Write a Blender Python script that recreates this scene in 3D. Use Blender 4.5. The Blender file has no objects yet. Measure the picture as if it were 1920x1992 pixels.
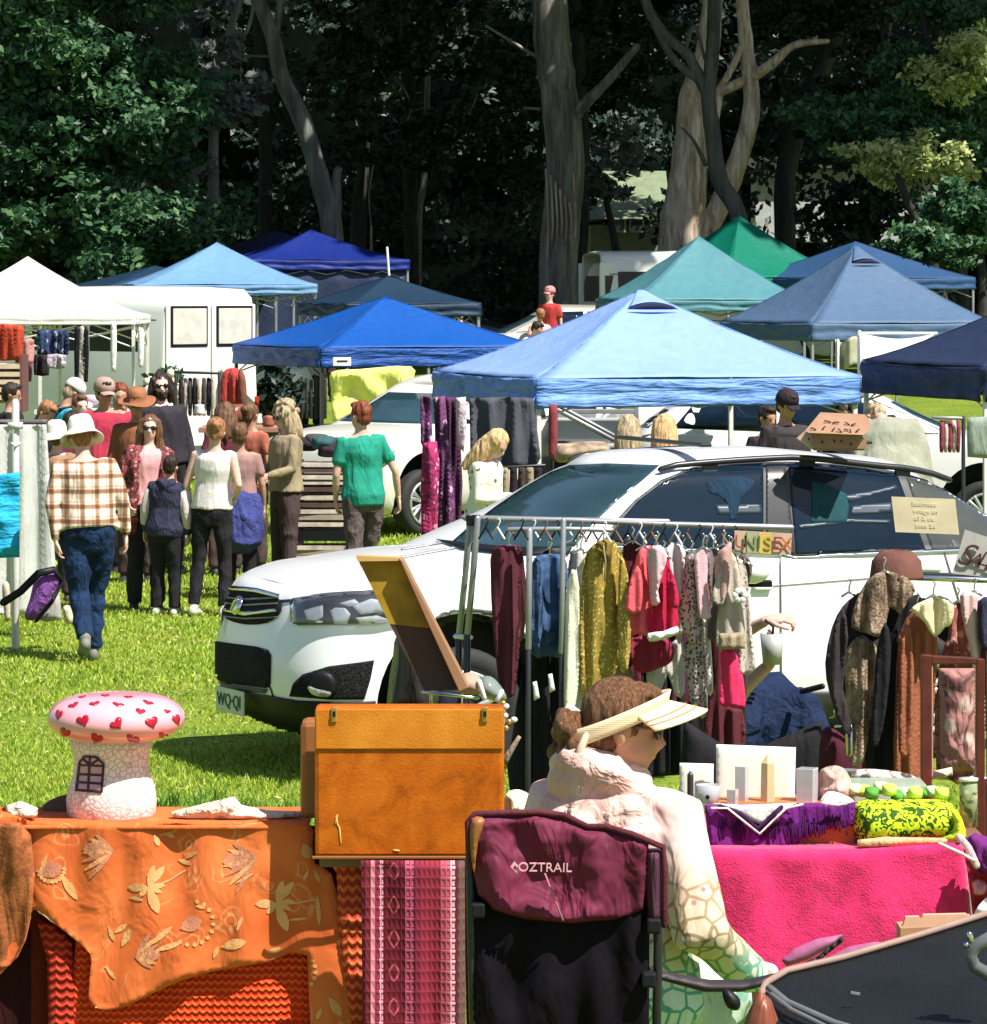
import bpy, bmesh, math, random
import numpy as np
from mathutils import Vector, Matrix, noise
from mathutils.bvhtree import BVHTree
from mathutils.geometry import delaunay_2d_cdt

SC = bpy.context.scene
COL = SC.collection
random.seed(7); RNG = np.random.default_rng(7)
R = math.radians
# ------------------------------------------------------------------ camera
F, HZ, H = 7000.0, 570.0, 2.62          # focal length in photo pixels, horizon row, eye height
cam = bpy.data.cameras.new('camera'); co = bpy.data.objects.new('camera', cam); COL.objects.link(co)
co.location = (0, 0, H); co.rotation_euler = (R(90), 0, 0)
cam.sensor_fit = 'HORIZONTAL'; cam.sensor_width = 36; cam.lens = 36*F/1920
cam.shift_y = -(996-HZ)/1920; cam.clip_start = .5; cam.clip_end = 2000
SC.camera = co
# ------------------------------------------------------------------ world, sun, exposure
SUN_EL, SUN_AZ = 57, 128                # azimuth clockwise from +Y
w = bpy.data.worlds.new('World'); SC.world = w; w.use_nodes = True
nt = w.node_tree; sky = nt.nodes.new('ShaderNodeTexSky'); sky.sky_type = 'NISHITA'; sky.sun_disc = False
sky.sun_elevation = R(SUN_EL); sky.sun_rotation = R(SUN_AZ)
nt.links.new(sky.outputs[0], nt.nodes['Background'].inputs[0]); nt.nodes['Background'].inputs[1].default_value = .065
sl = bpy.data.lights.new('sun', 'SUN'); sl.energy = 5.0; sl.angle = R(.5); sl.color = (1, .95, .87)
so = bpy.data.objects.new('sun', sl); COL.objects.link(so)
sd = Vector((math.cos(R(SUN_EL))*math.sin(R(SUN_AZ)), math.cos(R(SUN_EL))*math.cos(R(SUN_AZ)), math.sin(R(SUN_EL))))
so.rotation_euler = sd.to_track_quat('Z', 'Y').to_euler()
SC.view_settings.view_transform = 'Standard'; SC.view_settings.look = 'None'
SC.view_settings.exposure = .82; SC.view_settings.gamma = 1
SC.render.engine = 'CYCLES'

# ------------------------------------------------------------------ helpers
def sstep(a, b, x):
    t = min(1, max(0, (x-a)/(b-a))); return t*t*(3-2*t)
def gz(Y): return 1.1*sstep(45, 72, Y)+.3*sstep(72, 110, Y)+.3*(1-sstep(9.5, 13.5, Y))
def P(px, py, Y): return Vector(((px-960)/F*Y, Y, H-(py-HZ)/F*Y))
def XY(px, Y): return Vector(((px-960)/F*Y, Y, gz(Y)))
def Rz(v, a):
    c, s = math.cos(a), math.sin(a); return Vector((v[0]*c-v[1]*s, v[0]*s+v[1]*c, v[2]))

class MB:
    def __init__(s): s.v = []; s.f = []; s.m = []
    def add(s, vs, fs, mi=0):
        n = len(s.v); s.v += [tuple(v) for v in vs]; s.f += [tuple(n+i for i in f) for f in fs]; s.m += [mi]*len(fs); return s
    def box(s, c, d, rz=0, mat=None, mi=0, bev=0):
        vs = []
        hx, hy, hz = d[0]/2, d[1]/2, d[2]/2
        for z in (-hz, hz):
            for x, y in ((-hx, -hy), (hx, -hy), (hx, hy), (-hx, hy)):
                p = Vector((x, y, z))
                p = mat @ p if mat else Rz(p, rz)
                vs.append(p+Vector(c))
        return s.add(vs, [(0, 3, 2, 1), (4, 5, 6, 7), (0, 1, 5, 4), (1, 2, 6, 5), (2, 3, 7, 6), (3, 0, 4, 7)], mi)
    def tube(s, pts, r, n=8, ell=(1, 1), ref=None, caps=True, mi=0, round_=True):
        pts = [Vector(p) for p in pts]
        if not hasattr(r, '__len__'): r = [r]*len(pts)
        r = list(r)
        if round_ and caps:
            d0 = (pts[0]-pts[1]).normalized(); d1 = (pts[-1]-pts[-2]).normalized()
            pts = [pts[0]+d0*r[0]*.8 if not isinstance(r[0], tuple) else pts[0]+d0*min(r[0])*.5] + pts + [pts[-1]+d1*r[-1]*.8 if not isinstance(r[-1], tuple) else pts[-1]+d1*min(r[-1])*.5]
            q = lambda a: tuple(k*.5 for k in a) if isinstance(a, tuple) else a*.5
            r = [q(r[0])]+r+[q(r[-1])]
        N = len(pts); tang = []
        for i in range(N):
            t = pts[min(i+1, N-1)]-pts[max(i-1, 0)]
            tang.append(t.normalized() if t.length > 1e-9 else Vector((0, 0, 1)))
        a = Vector(ref) if ref else (Vector((1, 0, 0)) if abs(tang[0].x) < .9 else Vector((0, 1, 0)))
        vs = []
        for i in range(N):
            t = tang[i]
            a = (a-t*a.dot(t))
            if a.length < 1e-6: a = t.orthogonal()
            a.normalize(); b = t.cross(a)
            ra, rb = r[i] if isinstance(r[i], tuple) else (r[i]*ell[0], r[i]*ell[1])
            for k in range(n):
                th = 2*math.pi*k/n
                vs.append(pts[i]+a*math.cos(th)*ra+b*math.sin(th)*rb)
        fs = []
        for i in range(N-1):
            for k in range(n):
                fs.append((i*n+k, i*n+(k+1) % n, (i+1)*n+(k+1) % n, (i+1)*n+k))
        if caps:
            fs.append(tuple(range(n-1, -1, -1))); fs.append(tuple((N-1)*n+k for k in range(n)))
        return s.add(vs, fs, mi)
    def ell(s, c, r, n=14, m=9, rot=None, mi=0):
        vs = []; c = Vector(c)
        for i in range(m+1):
            ph = math.pi*i/m
            for k in range(n):
                th = 2*math.pi*k/n
                p = Vector((r[0]*math.sin(ph)*math.cos(th), r[1]*math.sin(ph)*math.sin(th), r[2]*math.cos(ph)))
                if rot: p = rot @ p
                vs.append(c+p)
        fs = [(i*n+k, (i+1)*n+k, (i+1)*n+(k+1) % n, i*n+(k+1) % n) for i in range(m) for k in range(n)]
        return s.add(vs, fs, mi)
    def lathe(s, prof, c=(0, 0, 0), n=32, rot=None, mi=0, sq=(1, 1), wob=0):
        vs = []; c = Vector(c)
        for i, (r, z) in enumerate(prof):
            for k in range(n):
                th = 2*math.pi*k/n
                p = Vector((r*math.cos(th)*sq[0], r*math.sin(th)*sq[1], z+wob*r*math.sin(th*3+1)))
                if rot: p = rot @ p
                vs.append(c+p)
        fs = [(i*n+k, i*n+(k+1) % n, (i+1)*n+(k+1) % n, (i+1)*n+k) for i in range(len(prof)-1) for k in range(n)]
        return s.add(vs, fs, mi)
    def grid(s, fn, nu, nv, mi=0):
        vs = [fn(i/nu, j/nv) for j in range(nv+1) for i in range(nu+1)]
        fs = [(j*(nu+1)+i, j*(nu+1)+i+1, (j+1)*(nu+1)+i+1, (j+1)*(nu+1)+i) for j in range(nv) for i in range(nu)]
        return s.add(vs, fs, mi)
    def mesh(s, name='m'):
        me = bpy.data.meshes.new(name); me.from_pydata(s.v, [], s.f); me.update(); return me
    def build(s, name, mat=None, parent=None, smooth=True, solid=0, bevel=0, local=False, fix=True, angle=None):
        me = s.mesh(name)
        return link(name, me, mat, parent, smooth, solid, bevel, local, s.m, fix, angle)

RM = {}
def link(name, me, mat, parent=None, smooth=True, solid=0, bevel=0, local=False, mids=None, fix=True, angle=None):
    if fix:
        bm = bmesh.new(); bm.from_mesh(me)
        bmesh.ops.remove_doubles(bm, verts=bm.verts, dist=1e-5)
        bmesh.ops.recalc_face_normals(bm, faces=bm.faces) if not mids or len(mids) < 60000 else None
        bm.to_mesh(me); bm.free()
    if mids and len(mids) == len(me.polygons) and any(mids): me.polygons.foreach_set('material_index', mids)
    o = bpy.data.objects.new(name, me); COL.objects.link(o)
    mats = mat if isinstance(mat, (list, tuple)) else [mat]
    for m_ in mats:
        if m_ is not None: me.materials.append(m_)
    if parent is not None:
        o.parent = parent
        if not local and parent.name in RM: me.transform(RM[parent.name].inverted())
        RM[o.name] = RM.get(parent.name, Matrix.Identity(4)) if not local else Matrix.Identity(4)
    else:
        n = len(me.vertices)
        if n and not local:
            a = np.empty(n*3); me.vertices.foreach_get('co', a); a = a.reshape(-1, 3)
            b = Vector(((a[:, 0].min()+a[:, 0].max())/2, (a[:, 1].min()+a[:, 1].max())/2, a[:, 2].min()))
            me.transform(Matrix.Translation(-b)); o.location = b; RM[o.name] = Matrix.Translation(b)
    if smooth: me.polygons.foreach_set('use_smooth', [True]*len(me.polygons))
    if angle:
        try: me.set_sharp_from_angle(angle=R(angle))
        except Exception: pass
    if solid:
        md = o.modifiers.new('solid', 'SOLIDIFY'); md.thickness = abs(solid); md.offset = 0 if solid > 0 else -1
    if bevel:
        md = o.modifiers.new('bevel', 'BEVEL'); md.width = bevel; md.segments = 2; md.limit_method = 'ANGLE'
    return o

def tag(o, label, cat, group=None, kind=None):
    o['label'] = label
    if cat: o['category'] = cat
    if group: o['group'] = group
    if kind: o['kind'] = kind
    return o
def thing(name, label, cat, loc=(0, 0, 0), rz=0, group=None, scale=1):
    o = bpy.data.objects.new(name, None); COL.objects.link(o)
    o.location = loc; o.rotation_euler = (0, 0, rz); o.empty_display_size = .2
    RM[o.name] = Matrix.Translation(Vector(loc)) @ Matrix.Rotation(rz, 4, 'Z')
    return tag(o, label, cat, group)
def dup(o, parent=None):
    c = o.copy(); COL.objects.link(c); c.parent = parent
    if o.name in RM: RM[c.name] = RM[o.name]
    for ch in o.children: dup(ch, c)
    return c
def bake(me, mods):
    """apply modifiers to a mesh and return the result"""
    o = bpy.data.objects.new('tmp', me); COL.objects.link(o)
    for t, kw in mods:
        m = o.modifiers.new('m', t)
        for k, v in kw.items(): setattr(m, k, v)
    dg = bpy.context.evaluated_depsgraph_get(); dg.update()
    out = bpy.data.meshes.new_from_object(o.evaluated_get(dg))
    bpy.data.objects.remove(o); return out
def wrinkle(me, amp, sc, seed=0, stretch=(1, 1, .6)):
    me.update(); sv = Vector((seed*3.1, seed*1.7, seed*.9))
    nr = [v.normal.copy() for v in me.vertices]
    for v, n in zip(me.vertices, nr):
        c = v.co; q = Vector((c.x*stretch[0], c.y*stretch[1], c.z*stretch[2]))*sc+sv
        d = noise.noise(q); d = 1-2*abs(d)
        v.co = c+n*amp*(d-.5)
    me.update()
def blobmesh(mb, vox=.014, it=6, amp=0, sc=9, seed=0, stretch=(1, 1, .6)):
    me = bake(mb.mesh(), [('REMESH', dict(mode='VOXEL', voxel_size=vox)), ('SMOOTH', dict(iterations=it, factor=.6))])
    if amp: wrinkle(me, amp, sc, seed, stretch)
    return me
def joinmesh(me, mb, mi=0):
    bm = bmesh.new(); bm.from_mesh(me); m2 = mb.mesh(); bm.from_mesh(m2); out = bpy.data.meshes.new('j'); bm.to_mesh(out); bm.free(); return out

def smooth_poly(pts, k=4):
    """Catmull-Rom through a closed outline"""
    n = len(pts); out = []
    for i in range(n):
        p0, p1, p2, p3 = [Vector(pts[(i+j-1) % n][:2]) for j in range(4)]
        for a in range(k):
            t = a/k
            out.append(.5*((2*p1)+(p2-p0)*t+(2*p0-5*p1+4*p2-p3)*t*t+(3*p1-p0-3*p2+p3)*t**3))
    return [(p.x, p.y) for p in out]
def fill2d(poly, step):
    """triangulate an outline with inner points; returns verts, tris, distance to the outline"""
    pts = []
    n = len(poly)
    for i in range(n):
        a = Vector(poly[i][:2]); b = Vector(poly[(i+1) % n][:2]); k = max(1, int((b-a).length/step+.5))
        for j in range(k): pts.append(a.lerp(b, j/k))
    # drop near-duplicates
    q = [pts[0]]
    for p in pts[1:]:
        if (p-q[-1]).length > step*.15: q.append(p)
    pts = q; nb = len(pts)
    A = np.array([[p.x, p.y] for p in pts]); B = np.roll(A, -1, 0)
    x0, y0 = A.min(0); x1, y1 = A.max(0)
    g = []; row = 0; y = y0+step/2
    while y < y1:
        x = x0+(step/2 if row % 2 else 0)
        while x < x1: g.append((x, y)); x += step
        y += step*.866; row += 1
    if g:
        G = np.array(g)
        inside = np.zeros(len(G), bool)
        for (ax, ay), (bx, by) in zip(A, B):
            c = ((ay > G[:, 1]) != (by > G[:, 1])) & (G[:, 0] < (bx-ax)*(G[:, 1]-ay)/((by-ay) if by != ay else 1e-12)+ax)
            inside ^= c
        G = G[inside]
        D = segdist(G, A, B); G = G[D > step*.45]; D = D[D > step*.45]
    else: G = np.zeros((0, 2)); D = np.zeros(0)
    vs = pts+[Vector((a, b)) for a, b in G]
    r = delaunay_2d_cdt(vs, [(i, (i+1) % nb) for i in range(nb)], [], 1, 1e-7)
    V = np.array([[p.x, p.y] for p in r[0]]); d = segdist(V, A, B)
    return V, [tuple(f) for f in r[2]], d
def segdist(G, A, B):
    d = np.full(len(G), 1e9)
    for a, b in zip(A, B):
        ab = b-a; L = max(1e-12, (ab**2).sum()); t = np.clip(((G-a) @ ab)/L, 0, 1)
        d = np.minimum(d, np.sqrt(((G-a-t[:, None]*ab)**2).sum(1)))
    return d
def puff(name, mat, outline, Y, thick=.04, parent=None, step=10, w=None, fold=0, fx=.05, fy=.004, seed=0, smooth=3, tilt=0, back=True, wr=0, yfn=None):
    """a soft or solid thing traced at its own distance: pillow-shaped front and back, real thickness"""
    poly = smooth_poly(outline, smooth) if smooth > 1 else outline
    V, T, d = fill2d(poly, step); s = F/Y
    w = w or min(thick*s*1.2, 16 if thick < .09 else 40)
    vs = []; n = len(V)
    ymin = V[:, 1].min()
    for (x, y), dd in zip(V, d):
        u = min(1, dd/w); e = thick*math.sqrt(max(0, 1-(1-u)**2))*.5
        fo = fold*noise.noise(Vector((x*fx+seed*7, y*fy, seed)))*min(1, dd/(w*.5)) if fold else 0
        if wr: fo += wr*(abs(noise.noise(Vector((x*.03, y*.03, seed+3))))-.2)
        Yc = Y+tilt*(y-ymin)/s+fo+(yfn(x, y) if yfn else 0)
        vs.append((x, y, Yc, e))
    vv = []
    for x, y, Yc, e in vs: vv.append(P(x, y, Yc)+Vector((0, -e, 0)))
    fs = list(T)
    if back:
        for x, y, Yc, e in vs: vv.append(P(x, y, Yc)+Vector((0, e+.002, 0)))
        fs += [tuple(n+i for i in reversed(t)) for t in T]
        cnt = {}
        for t in T:
            for i in range(3):
                e_ = (t[i], t[(i+1) % 3]); cnt[tuple(sorted(e_))] = cnt.get(tuple(sorted(e_)), 0)+1
        for t in T:
            for i in range(3):
                a, b = t[i], t[(i+1) % 3]
                if cnt[tuple(sorted((a, b)))] == 1: fs.append((b, a, n+a, n+b))
    mb = MB(); mb.add(vv, fs)
    return mb.build(name, mat, parent)
def plate(name, mat, outline, Y, thick, parent=None, smooth=1, bevel=0, yfn=None):
    """a rigid flat thing with real thickness"""
    poly = smooth_poly(outline, smooth) if smooth > 1 else outline
    n = len(poly); a = [P(x, y, Y+(yfn(x, y) if yfn else 0)) for x, y in poly]; b = [p+Vector((0, thick, 0)) for p in a]
    mb = MB(); mb.add(a+b, [tuple(range(n)), tuple(range(2*n-1, n-1, -1))]+[(i, (i+1) % n, n+(i+1) % n, n+i) for i in range(n)])
    return mb.build(name, mat, parent, smooth=False, bevel=bevel)
def tri_plate(name, mat, outline, Y, thick, **k): return puff(name, mat, outline, Y, thick, **k)

# ------------------------------------------------------------------ materials
MC = {}
def newmat(name):
    m = bpy.data.materials.new(name); m.use_nodes = True; n = m.node_tree.nodes; l = m.node_tree.links
    return m, n, l, n['Principled BSDF']
def nd(n, l, t, ins=None, **kw):
    x = n.new('ShaderNode'+t)
    for k, v in kw.items(): setattr(x, k, v)
    for k, v in (ins or {}).items():
        if isinstance(v, bpy.types.NodeSocket): l.new(v, x.inputs[k])
        else: x.inputs[k].default_value = v
    return x
def c4(c): return (c[0], c[1], c[2], 1)
def M(name, col, rough=.6, metal=0, var=.18, vs=4, bump=0, bs=30, spec=.5, col2=None, coat=0, trans=0, sheen=0, fold=0, stain=0, alpha=1, fs=(6, 6, 1.5)):
    if name in MC: return MC[name]
    m, n, l, b = newmat(name)
    tc = nd(n, l, 'TexCoord'); ob = tc.outputs['Object']
    no = nd(n, l, 'TexNoise', {'Vector': ob, 'Scale': vs, 'Detail': 5, 'Roughness': .6})
    c2 = col2 or tuple(max(0, c*(1-var)) for c in col); c1 = col if col2 else tuple(min(1, c*(1+var*.5)) for c in col)
    rp = nd(n, l, 'ValToRGB', {'Fac': no.outputs['Fac']}); e = rp.color_ramp.elements
    e[0].position = .35; e[0].color = c4(c2); e[1].position = .68; e[1].color = c4(c1)
    out = rp.outputs[0]
    if stain:
        n2 = nd(n, l, 'TexNoise', {'Vector': ob, 'Scale': vs*4, 'Detail': 8, 'Roughness': .7})
        mx = nd(n, l, 'Mix', data_type='RGBA'); mr = nd(n, l, 'MapRange', {'Value': n2.outputs['Fac'], 1: .5, 2: .75, 4: stain})
        l.new(mr.outputs[0], mx.inputs[0]); l.new(out, mx.inputs[6]); mx.inputs[7].default_value = c4(tuple(c*.35 for c in col)); out = mx.outputs[2]
    l.new(out, b.inputs['Base Color'])
    b.inputs['Roughness'].default_value = rough; b.inputs['Metallic'].default_value = metal
    b.inputs['Specular IOR Level'].default_value = spec; b.inputs['Coat Weight'].default_value = coat; b.inputs['Coat Roughness'].default_value = .05
    b.inputs['Transmission Weight'].default_value = trans; b.inputs['Sheen Weight'].default_value = sheen
    h = None
    if bump:
        nb = nd(n, l, 'TexNoise', {'Vector': ob, 'Scale': bs, 'Detail': 4})
        h = nd(n, l, 'Bump', {'Height': nb.outputs['Fac'], 'Strength': min(1, bump), 'Distance': .01})
    if fold:
        mp = nd(n, l, 'Mapping', {'Vector': ob, 'Scale': fs}); nf = nd(n, l, 'TexNoise', {'Vector': mp.outputs[0], 'Scale': 1.6, 'Detail': 3, 'Distortion': .6})
        h2 = nd(n, l, 'Bump', {'Height': nf.outputs['Fac'], 'Strength': min(1, fold), 'Distance': .06})
        if h: l.new(h.outputs[0], h2.inputs['Normal'])
        h = h2
    if h: l.new(h.outputs[0], b.inputs['Normal'])
    MC[name] = m; return m
def cloth(name, col, **k):
    k.setdefault('rough', .85); k.setdefault('fold', .5); k.setdefault('bump', .25); k.setdefault('bs', 120); k.setdefault('spec', .2); k.setdefault('vs', 7)
    return M(name, col, **k)
def leafmat(name, c1, c2, tr=.25):
    m, n, l, b = newmat(name)
    g = nd(n, l, 'NewGeometry'); rp = nd(n, l, 'ValToRGB', {'Fac': g.outputs['Random Per Island']}); e = rp.color_ramp.elements
    e[0].color = c4(c1); e[1].color = c4(c2)
    l.new(rp.outputs[0], b.inputs['Base Color']); b.inputs['Roughness'].default_value = .5; b.inputs['Specular IOR Level'].default_value = .35
    if tr:
        t = nd(n, l, 'BsdfTranslucent'); l.new(rp.outputs[0], t.inputs[0]); mx = nd(n, l, 'MixShader', {0: tr})
        l.new(b.outputs[0], mx.inputs[1]); l.new(t.outputs[0], mx.inputs[2]); l.new(mx.outputs[0], n['Material Output'].inputs[0])
    return m
def pattern(name, fn, rough=.8, bump=0, metal=0, fold=.5, fs=(6, 6, 1.5)):
    """fn(n,l,object_vector_socket)->(colour socket, optional height socket)"""
    if name in MC: return MC[name]
    m, n, l, b = newmat(name); tc = nd(n, l, 'TexCoord'); r = fn(n, l, tc.outputs['Object'])
    col, hs = r if isinstance(r, tuple) else (r, None)
    l.new(col, b.inputs['Base Color']); b.inputs['Roughness'].default_value = rough; b.inputs['Metallic'].default_value = metal
    b.inputs['Specular IOR Level'].default_value = .25
    h = None
    if hs is not None and bump:
        h = nd(n, l, 'Bump', {'Height': hs, 'Strength': min(1, bump), 'Distance': .01})
    if fold:
        mp = nd(n, l, 'Mapping', {'Vector': tc.outputs['Object'], 'Scale': fs}); nf = nd(n, l, 'TexNoise', {'Vector': mp.outputs[0], 'Scale': 1.6, 'Detail': 3, 'Distortion': .6})
        h2 = nd(n, l, 'Bump', {'Height': nf.outputs['Fac'], 'Strength': fold, 'Distance': .06})
        if h: l.new(h.outputs[0], h2.inputs['Normal'])
        h = h2
    if h: l.new(h.outputs[0], b.inputs['Normal'])
    MC[name] = m; return m
def ramp(n, l, fac, stops, interp='LINEAR'):
    rp = nd(n, l, 'ValToRGB', {'Fac': fac}); cr = rp.color_ramp; cr.interpolation = interp
    while len(cr.elements) < len(stops): cr.elements.new(.5)
    for e, (p, c) in zip(cr.elements, stops): e.position = p; e.color = c4(c)
    return rp.outputs[0]
def voro(n, l, v, sc, feature='F1', out='Distance', stretch=None, **k):
    if stretch: v = nd(n, l, 'Mapping', {'Vector': v, 'Scale': stretch}).outputs[0]
    return nd(n, l, 'TexVoronoi', {'Vector': v, 'Scale': sc}, feature=feature, **k).outputs[out]
def mixc(n, l, f, a, b):
    mx = nd(n, l, 'Mix', data_type='RGBA')
    for i, q in ((0, f), (6, a), (7, b)):
        if isinstance(q, bpy.types.NodeSocket): l.new(q, mx.inputs[i])
        else: mx.inputs[i].default_value = q if i == 0 else c4(q)
    return mx.outputs[2]
def wave(n, l, v, sc, d='X', dist=0, ds=1, typ='BANDS'):
    return nd(n, l, 'TexWave', {'Vector': v, 'Scale': sc, 'Distortion': dist, 'Detail Scale': ds}, wave_type=typ, bands_direction=d).outputs['Fac']
def textmesh(body, size, mat, parent, mtx, name='lettering', depth=.002, shear=0, local=False):
    cu = bpy.data.curves.new('t', 'FONT'); cu.body = body; cu.size = size; cu.extrude = depth; cu.align_x = 'CENTER'; cu.align_y = 'CENTER'; cu.shear = shear
    o = bpy.data.objects.new('t', cu); COL.objects.link(o)
    dg = bpy.context.evaluated_depsgraph_get(); dg.update()
    me = bpy.data.meshes.new_from_object(o.evaluated_get(dg)); bpy.data.objects.remove(o)
    me.materials.clear(); me.transform(mtx)
    return link(name, me, mat, parent, smooth=False, local=local)
def face_cam(p, rz=0, roll=0): # text plane facing -Y at p
    return Matrix.Translation(p) @ Matrix.Rotation(rz, 4, 'Z') @ Matrix.Rotation(R(90), 4, 'X') @ Matrix.Rotation(roll, 4, 'Z')

WHITE = M('white_plastic', (.75, .75, .73), rough=.4)
BLACK = M('black_plastic', (.008, .008, .010), rough=.5, spec=.25)
RUBBER = M('rubber', (.02, .02, .02), rough=.8)
CHROME = M('chrome', (.75, .76, .78), rough=.12, metal=1, var=.03)
STEEL = M('galvanised_tube', (.36, .37, .39), rough=.4, metal=.5)
DARKSTEEL = M('dark_tube', (.05, .05, .055), rough=.4, metal=.6)
WHITEPOLE = M('white_tube', (.72, .7, .66), rough=.45)
# ================================================================== ground and grass
def ground_pt(u, v):
    X = -140+280*u; Y = -6+206*v**1.5
    return (X, Y, gz(Y)+.03*(noise.noise(Vector((X*.25, Y*.25, 0))) if Y < 60 else 0))
def gmat(n, l, v):
    n1 = nd(n, l, 'TexNoise', {'Vector': v, 'Scale': 1.2, 'Detail': 6}).outputs['Fac']
    n2 = nd(n, l, 'TexNoise', {'Vector': v, 'Scale': 30, 'Detail': 4}).outputs['Fac']
    a = ramp(n, l, n1, [(.3, (.14, .22, .015)), (.7, (.24, .31, .03))])
    b = ramp(n, l, n2, [(.35, (.35, .4, .3)), (.65, (1, 1, 1))])
    mx = nd(n, l, 'Mix', {0: 1.0}, data_type='RGBA', blend_type='MULTIPLY'); l.new(a, mx.inputs[6]); l.new(b, mx.inputs[7])
    return mx.outputs[2], n2
gm = MB(); gm.grid(ground_pt, 60, 160)
tag(gm.build('ground', pattern('turf', gmat, rough=.95, bump=.8, fold=0), local=True), 'green lawn of the market field', None, kind='structure')

def blades(name, regions, mat, label, round_=False):
    VS = []; FS = []; k = 0
    for (x0, x1, y0, y1, dens, hh, wd) in regions:
        N = int((x1-x0)*(y1-y0)*dens)
        if round_: a_ = RNG.uniform(0, 6.283, N); q_ = RNG.uniform(0, 1, N)**.8; X = (x0+x1)/2+np.cos(a_)*q_*(x1-x0)/2; Y = (y0+y1)/2+np.sin(a_)*q_*(y1-y0)/2
        else: X = RNG.uniform(x0, x1, N); Y = RNG.uniform(y0, y1, N)
        patch = np.array([noise.noise(Vector((a*1.3, b*1.3, 3)))+.6*noise.noise(Vector((a*4, b*4, 9))) for a, b in zip(X, Y)])
        hgt = hh*(.75+.6*patch)*RNG.uniform(.6, 1.3, N); hgt = np.clip(hgt, .012, .2)
        a = RNG.uniform(0, 2*np.pi, N); lean = RNG.uniform(.1, .9, N)*hgt; la = RNG.uniform(0, 2*np.pi, N)
        Z = np.array([gz(y) for y in Y])-.005
        wx, wy = np.cos(a)*wd/2, np.sin(a)*wd/2
        p0 = np.stack([X-wx, Y-wy, Z], 1); p1 = np.stack([X+wx, Y+wy, Z], 1)
        mx_, my_ = X+np.cos(la)*lean*.4, Y+np.sin(la)*lean*.4
        p2 = np.stack([mx_+wx*.8, my_+wy*.8, Z+hgt*.6], 1); p3 = np.stack([mx_-wx*.8, my_-wy*.8, Z+hgt*.6], 1)
        p4 = np.stack([X+np.cos(la)*lean, Y+np.sin(la)*lean, Z+hgt], 1)
        V = np.stack([p0, p1, p2, p3, p4], 1).reshape(-1, 3); VS.append(V)
        b = k+5*np.arange(N); FS.append((b, N)); k += 5*N
    V = np.concatenate(VS)
    me = bpy.data.meshes.new(name); me.vertices.add(len(V)); me.vertices.foreach_set('co', V.ravel())
    B = np.concatenate([b for b, _ in FS]); N = len(B)
    loops = np.stack([B, B+1, B+2, B+3, B+3, B+2, B+4], 1).ravel()
    me.loops.add(len(loops)); me.loops.foreach_set('vertex_index', loops)
    me.polygons.add(2*N); ls = np.stack([7*np.arange(N), 7*np.arange(N)+4], 1).ravel(); me.polygons.foreach_set('loop_start', ls)
    me.update(calc_edges=True); me.validate()
    o = bpy.data.objects.new(name, me); COL.objects.link(o); me.materials.append(mat)
    return tag(o, label, 'grass', kind='stuff')
def grassmat():
    m, n, l, b = newmat('grass_blade'); g = nd(n, l, 'NewGeometry'); a = ramp(n, l, g.outputs['Random Per Island'], [(0, (.13, .27, .01)), (.4, (.31, .47, .03)), (.85, (.54, .66, .08)), (1, (.7, .64, .25))])
    no = nd(n, l, 'TexNoise', {'Vector': g.outputs['Position'], 'Scale': .9, 'Detail': 5, 'Roughness': .65}).outputs['Fac']
    c = mixc(n, l, ramp(n, l, no, [(.42, (0, 0, 0)), (.72, (.5, .5, .5))]), a, (.52, .50, .09)); l.new(c, b.inputs['Base Color']); b.inputs['Roughness'].default_value = .6
    t = nd(n, l, 'BsdfTranslucent'); l.new(c, t.inputs[0]); mx = nd(n, l, 'MixShader', {0: .42}); l.new(b.outputs[0], mx.inputs[1]); l.new(t.outputs[0], mx.inputs[2]); l.new(mx.outputs[0], n['Material Output'].inputs[0]); return m
GRM = grassmat()
blades('grass', [(-4.3, .6, 12.6, 22, 3200, .042, .009), (-6.5, .2, 22, 33, 1100, .045, .014), (.6, 4.2, 12.4, 19, 500, .06, .012), (-7.5, 8, 33, 52, 260, .07, .02)],
       GRM, 'short bright green grass blades of the lawn')
blades('clover_tuft', [(-2.3, -.6, 17.0, 18.3, 900, .11, .012), (-1.5, -.9, 16.9, 17.6, 1300, .15, .012)], leafmat('clover', (.06, .17, .02), (.22, .42, .05), tr=.3), 'longer deep green tufts beside the white car bumper', round_=True)

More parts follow.
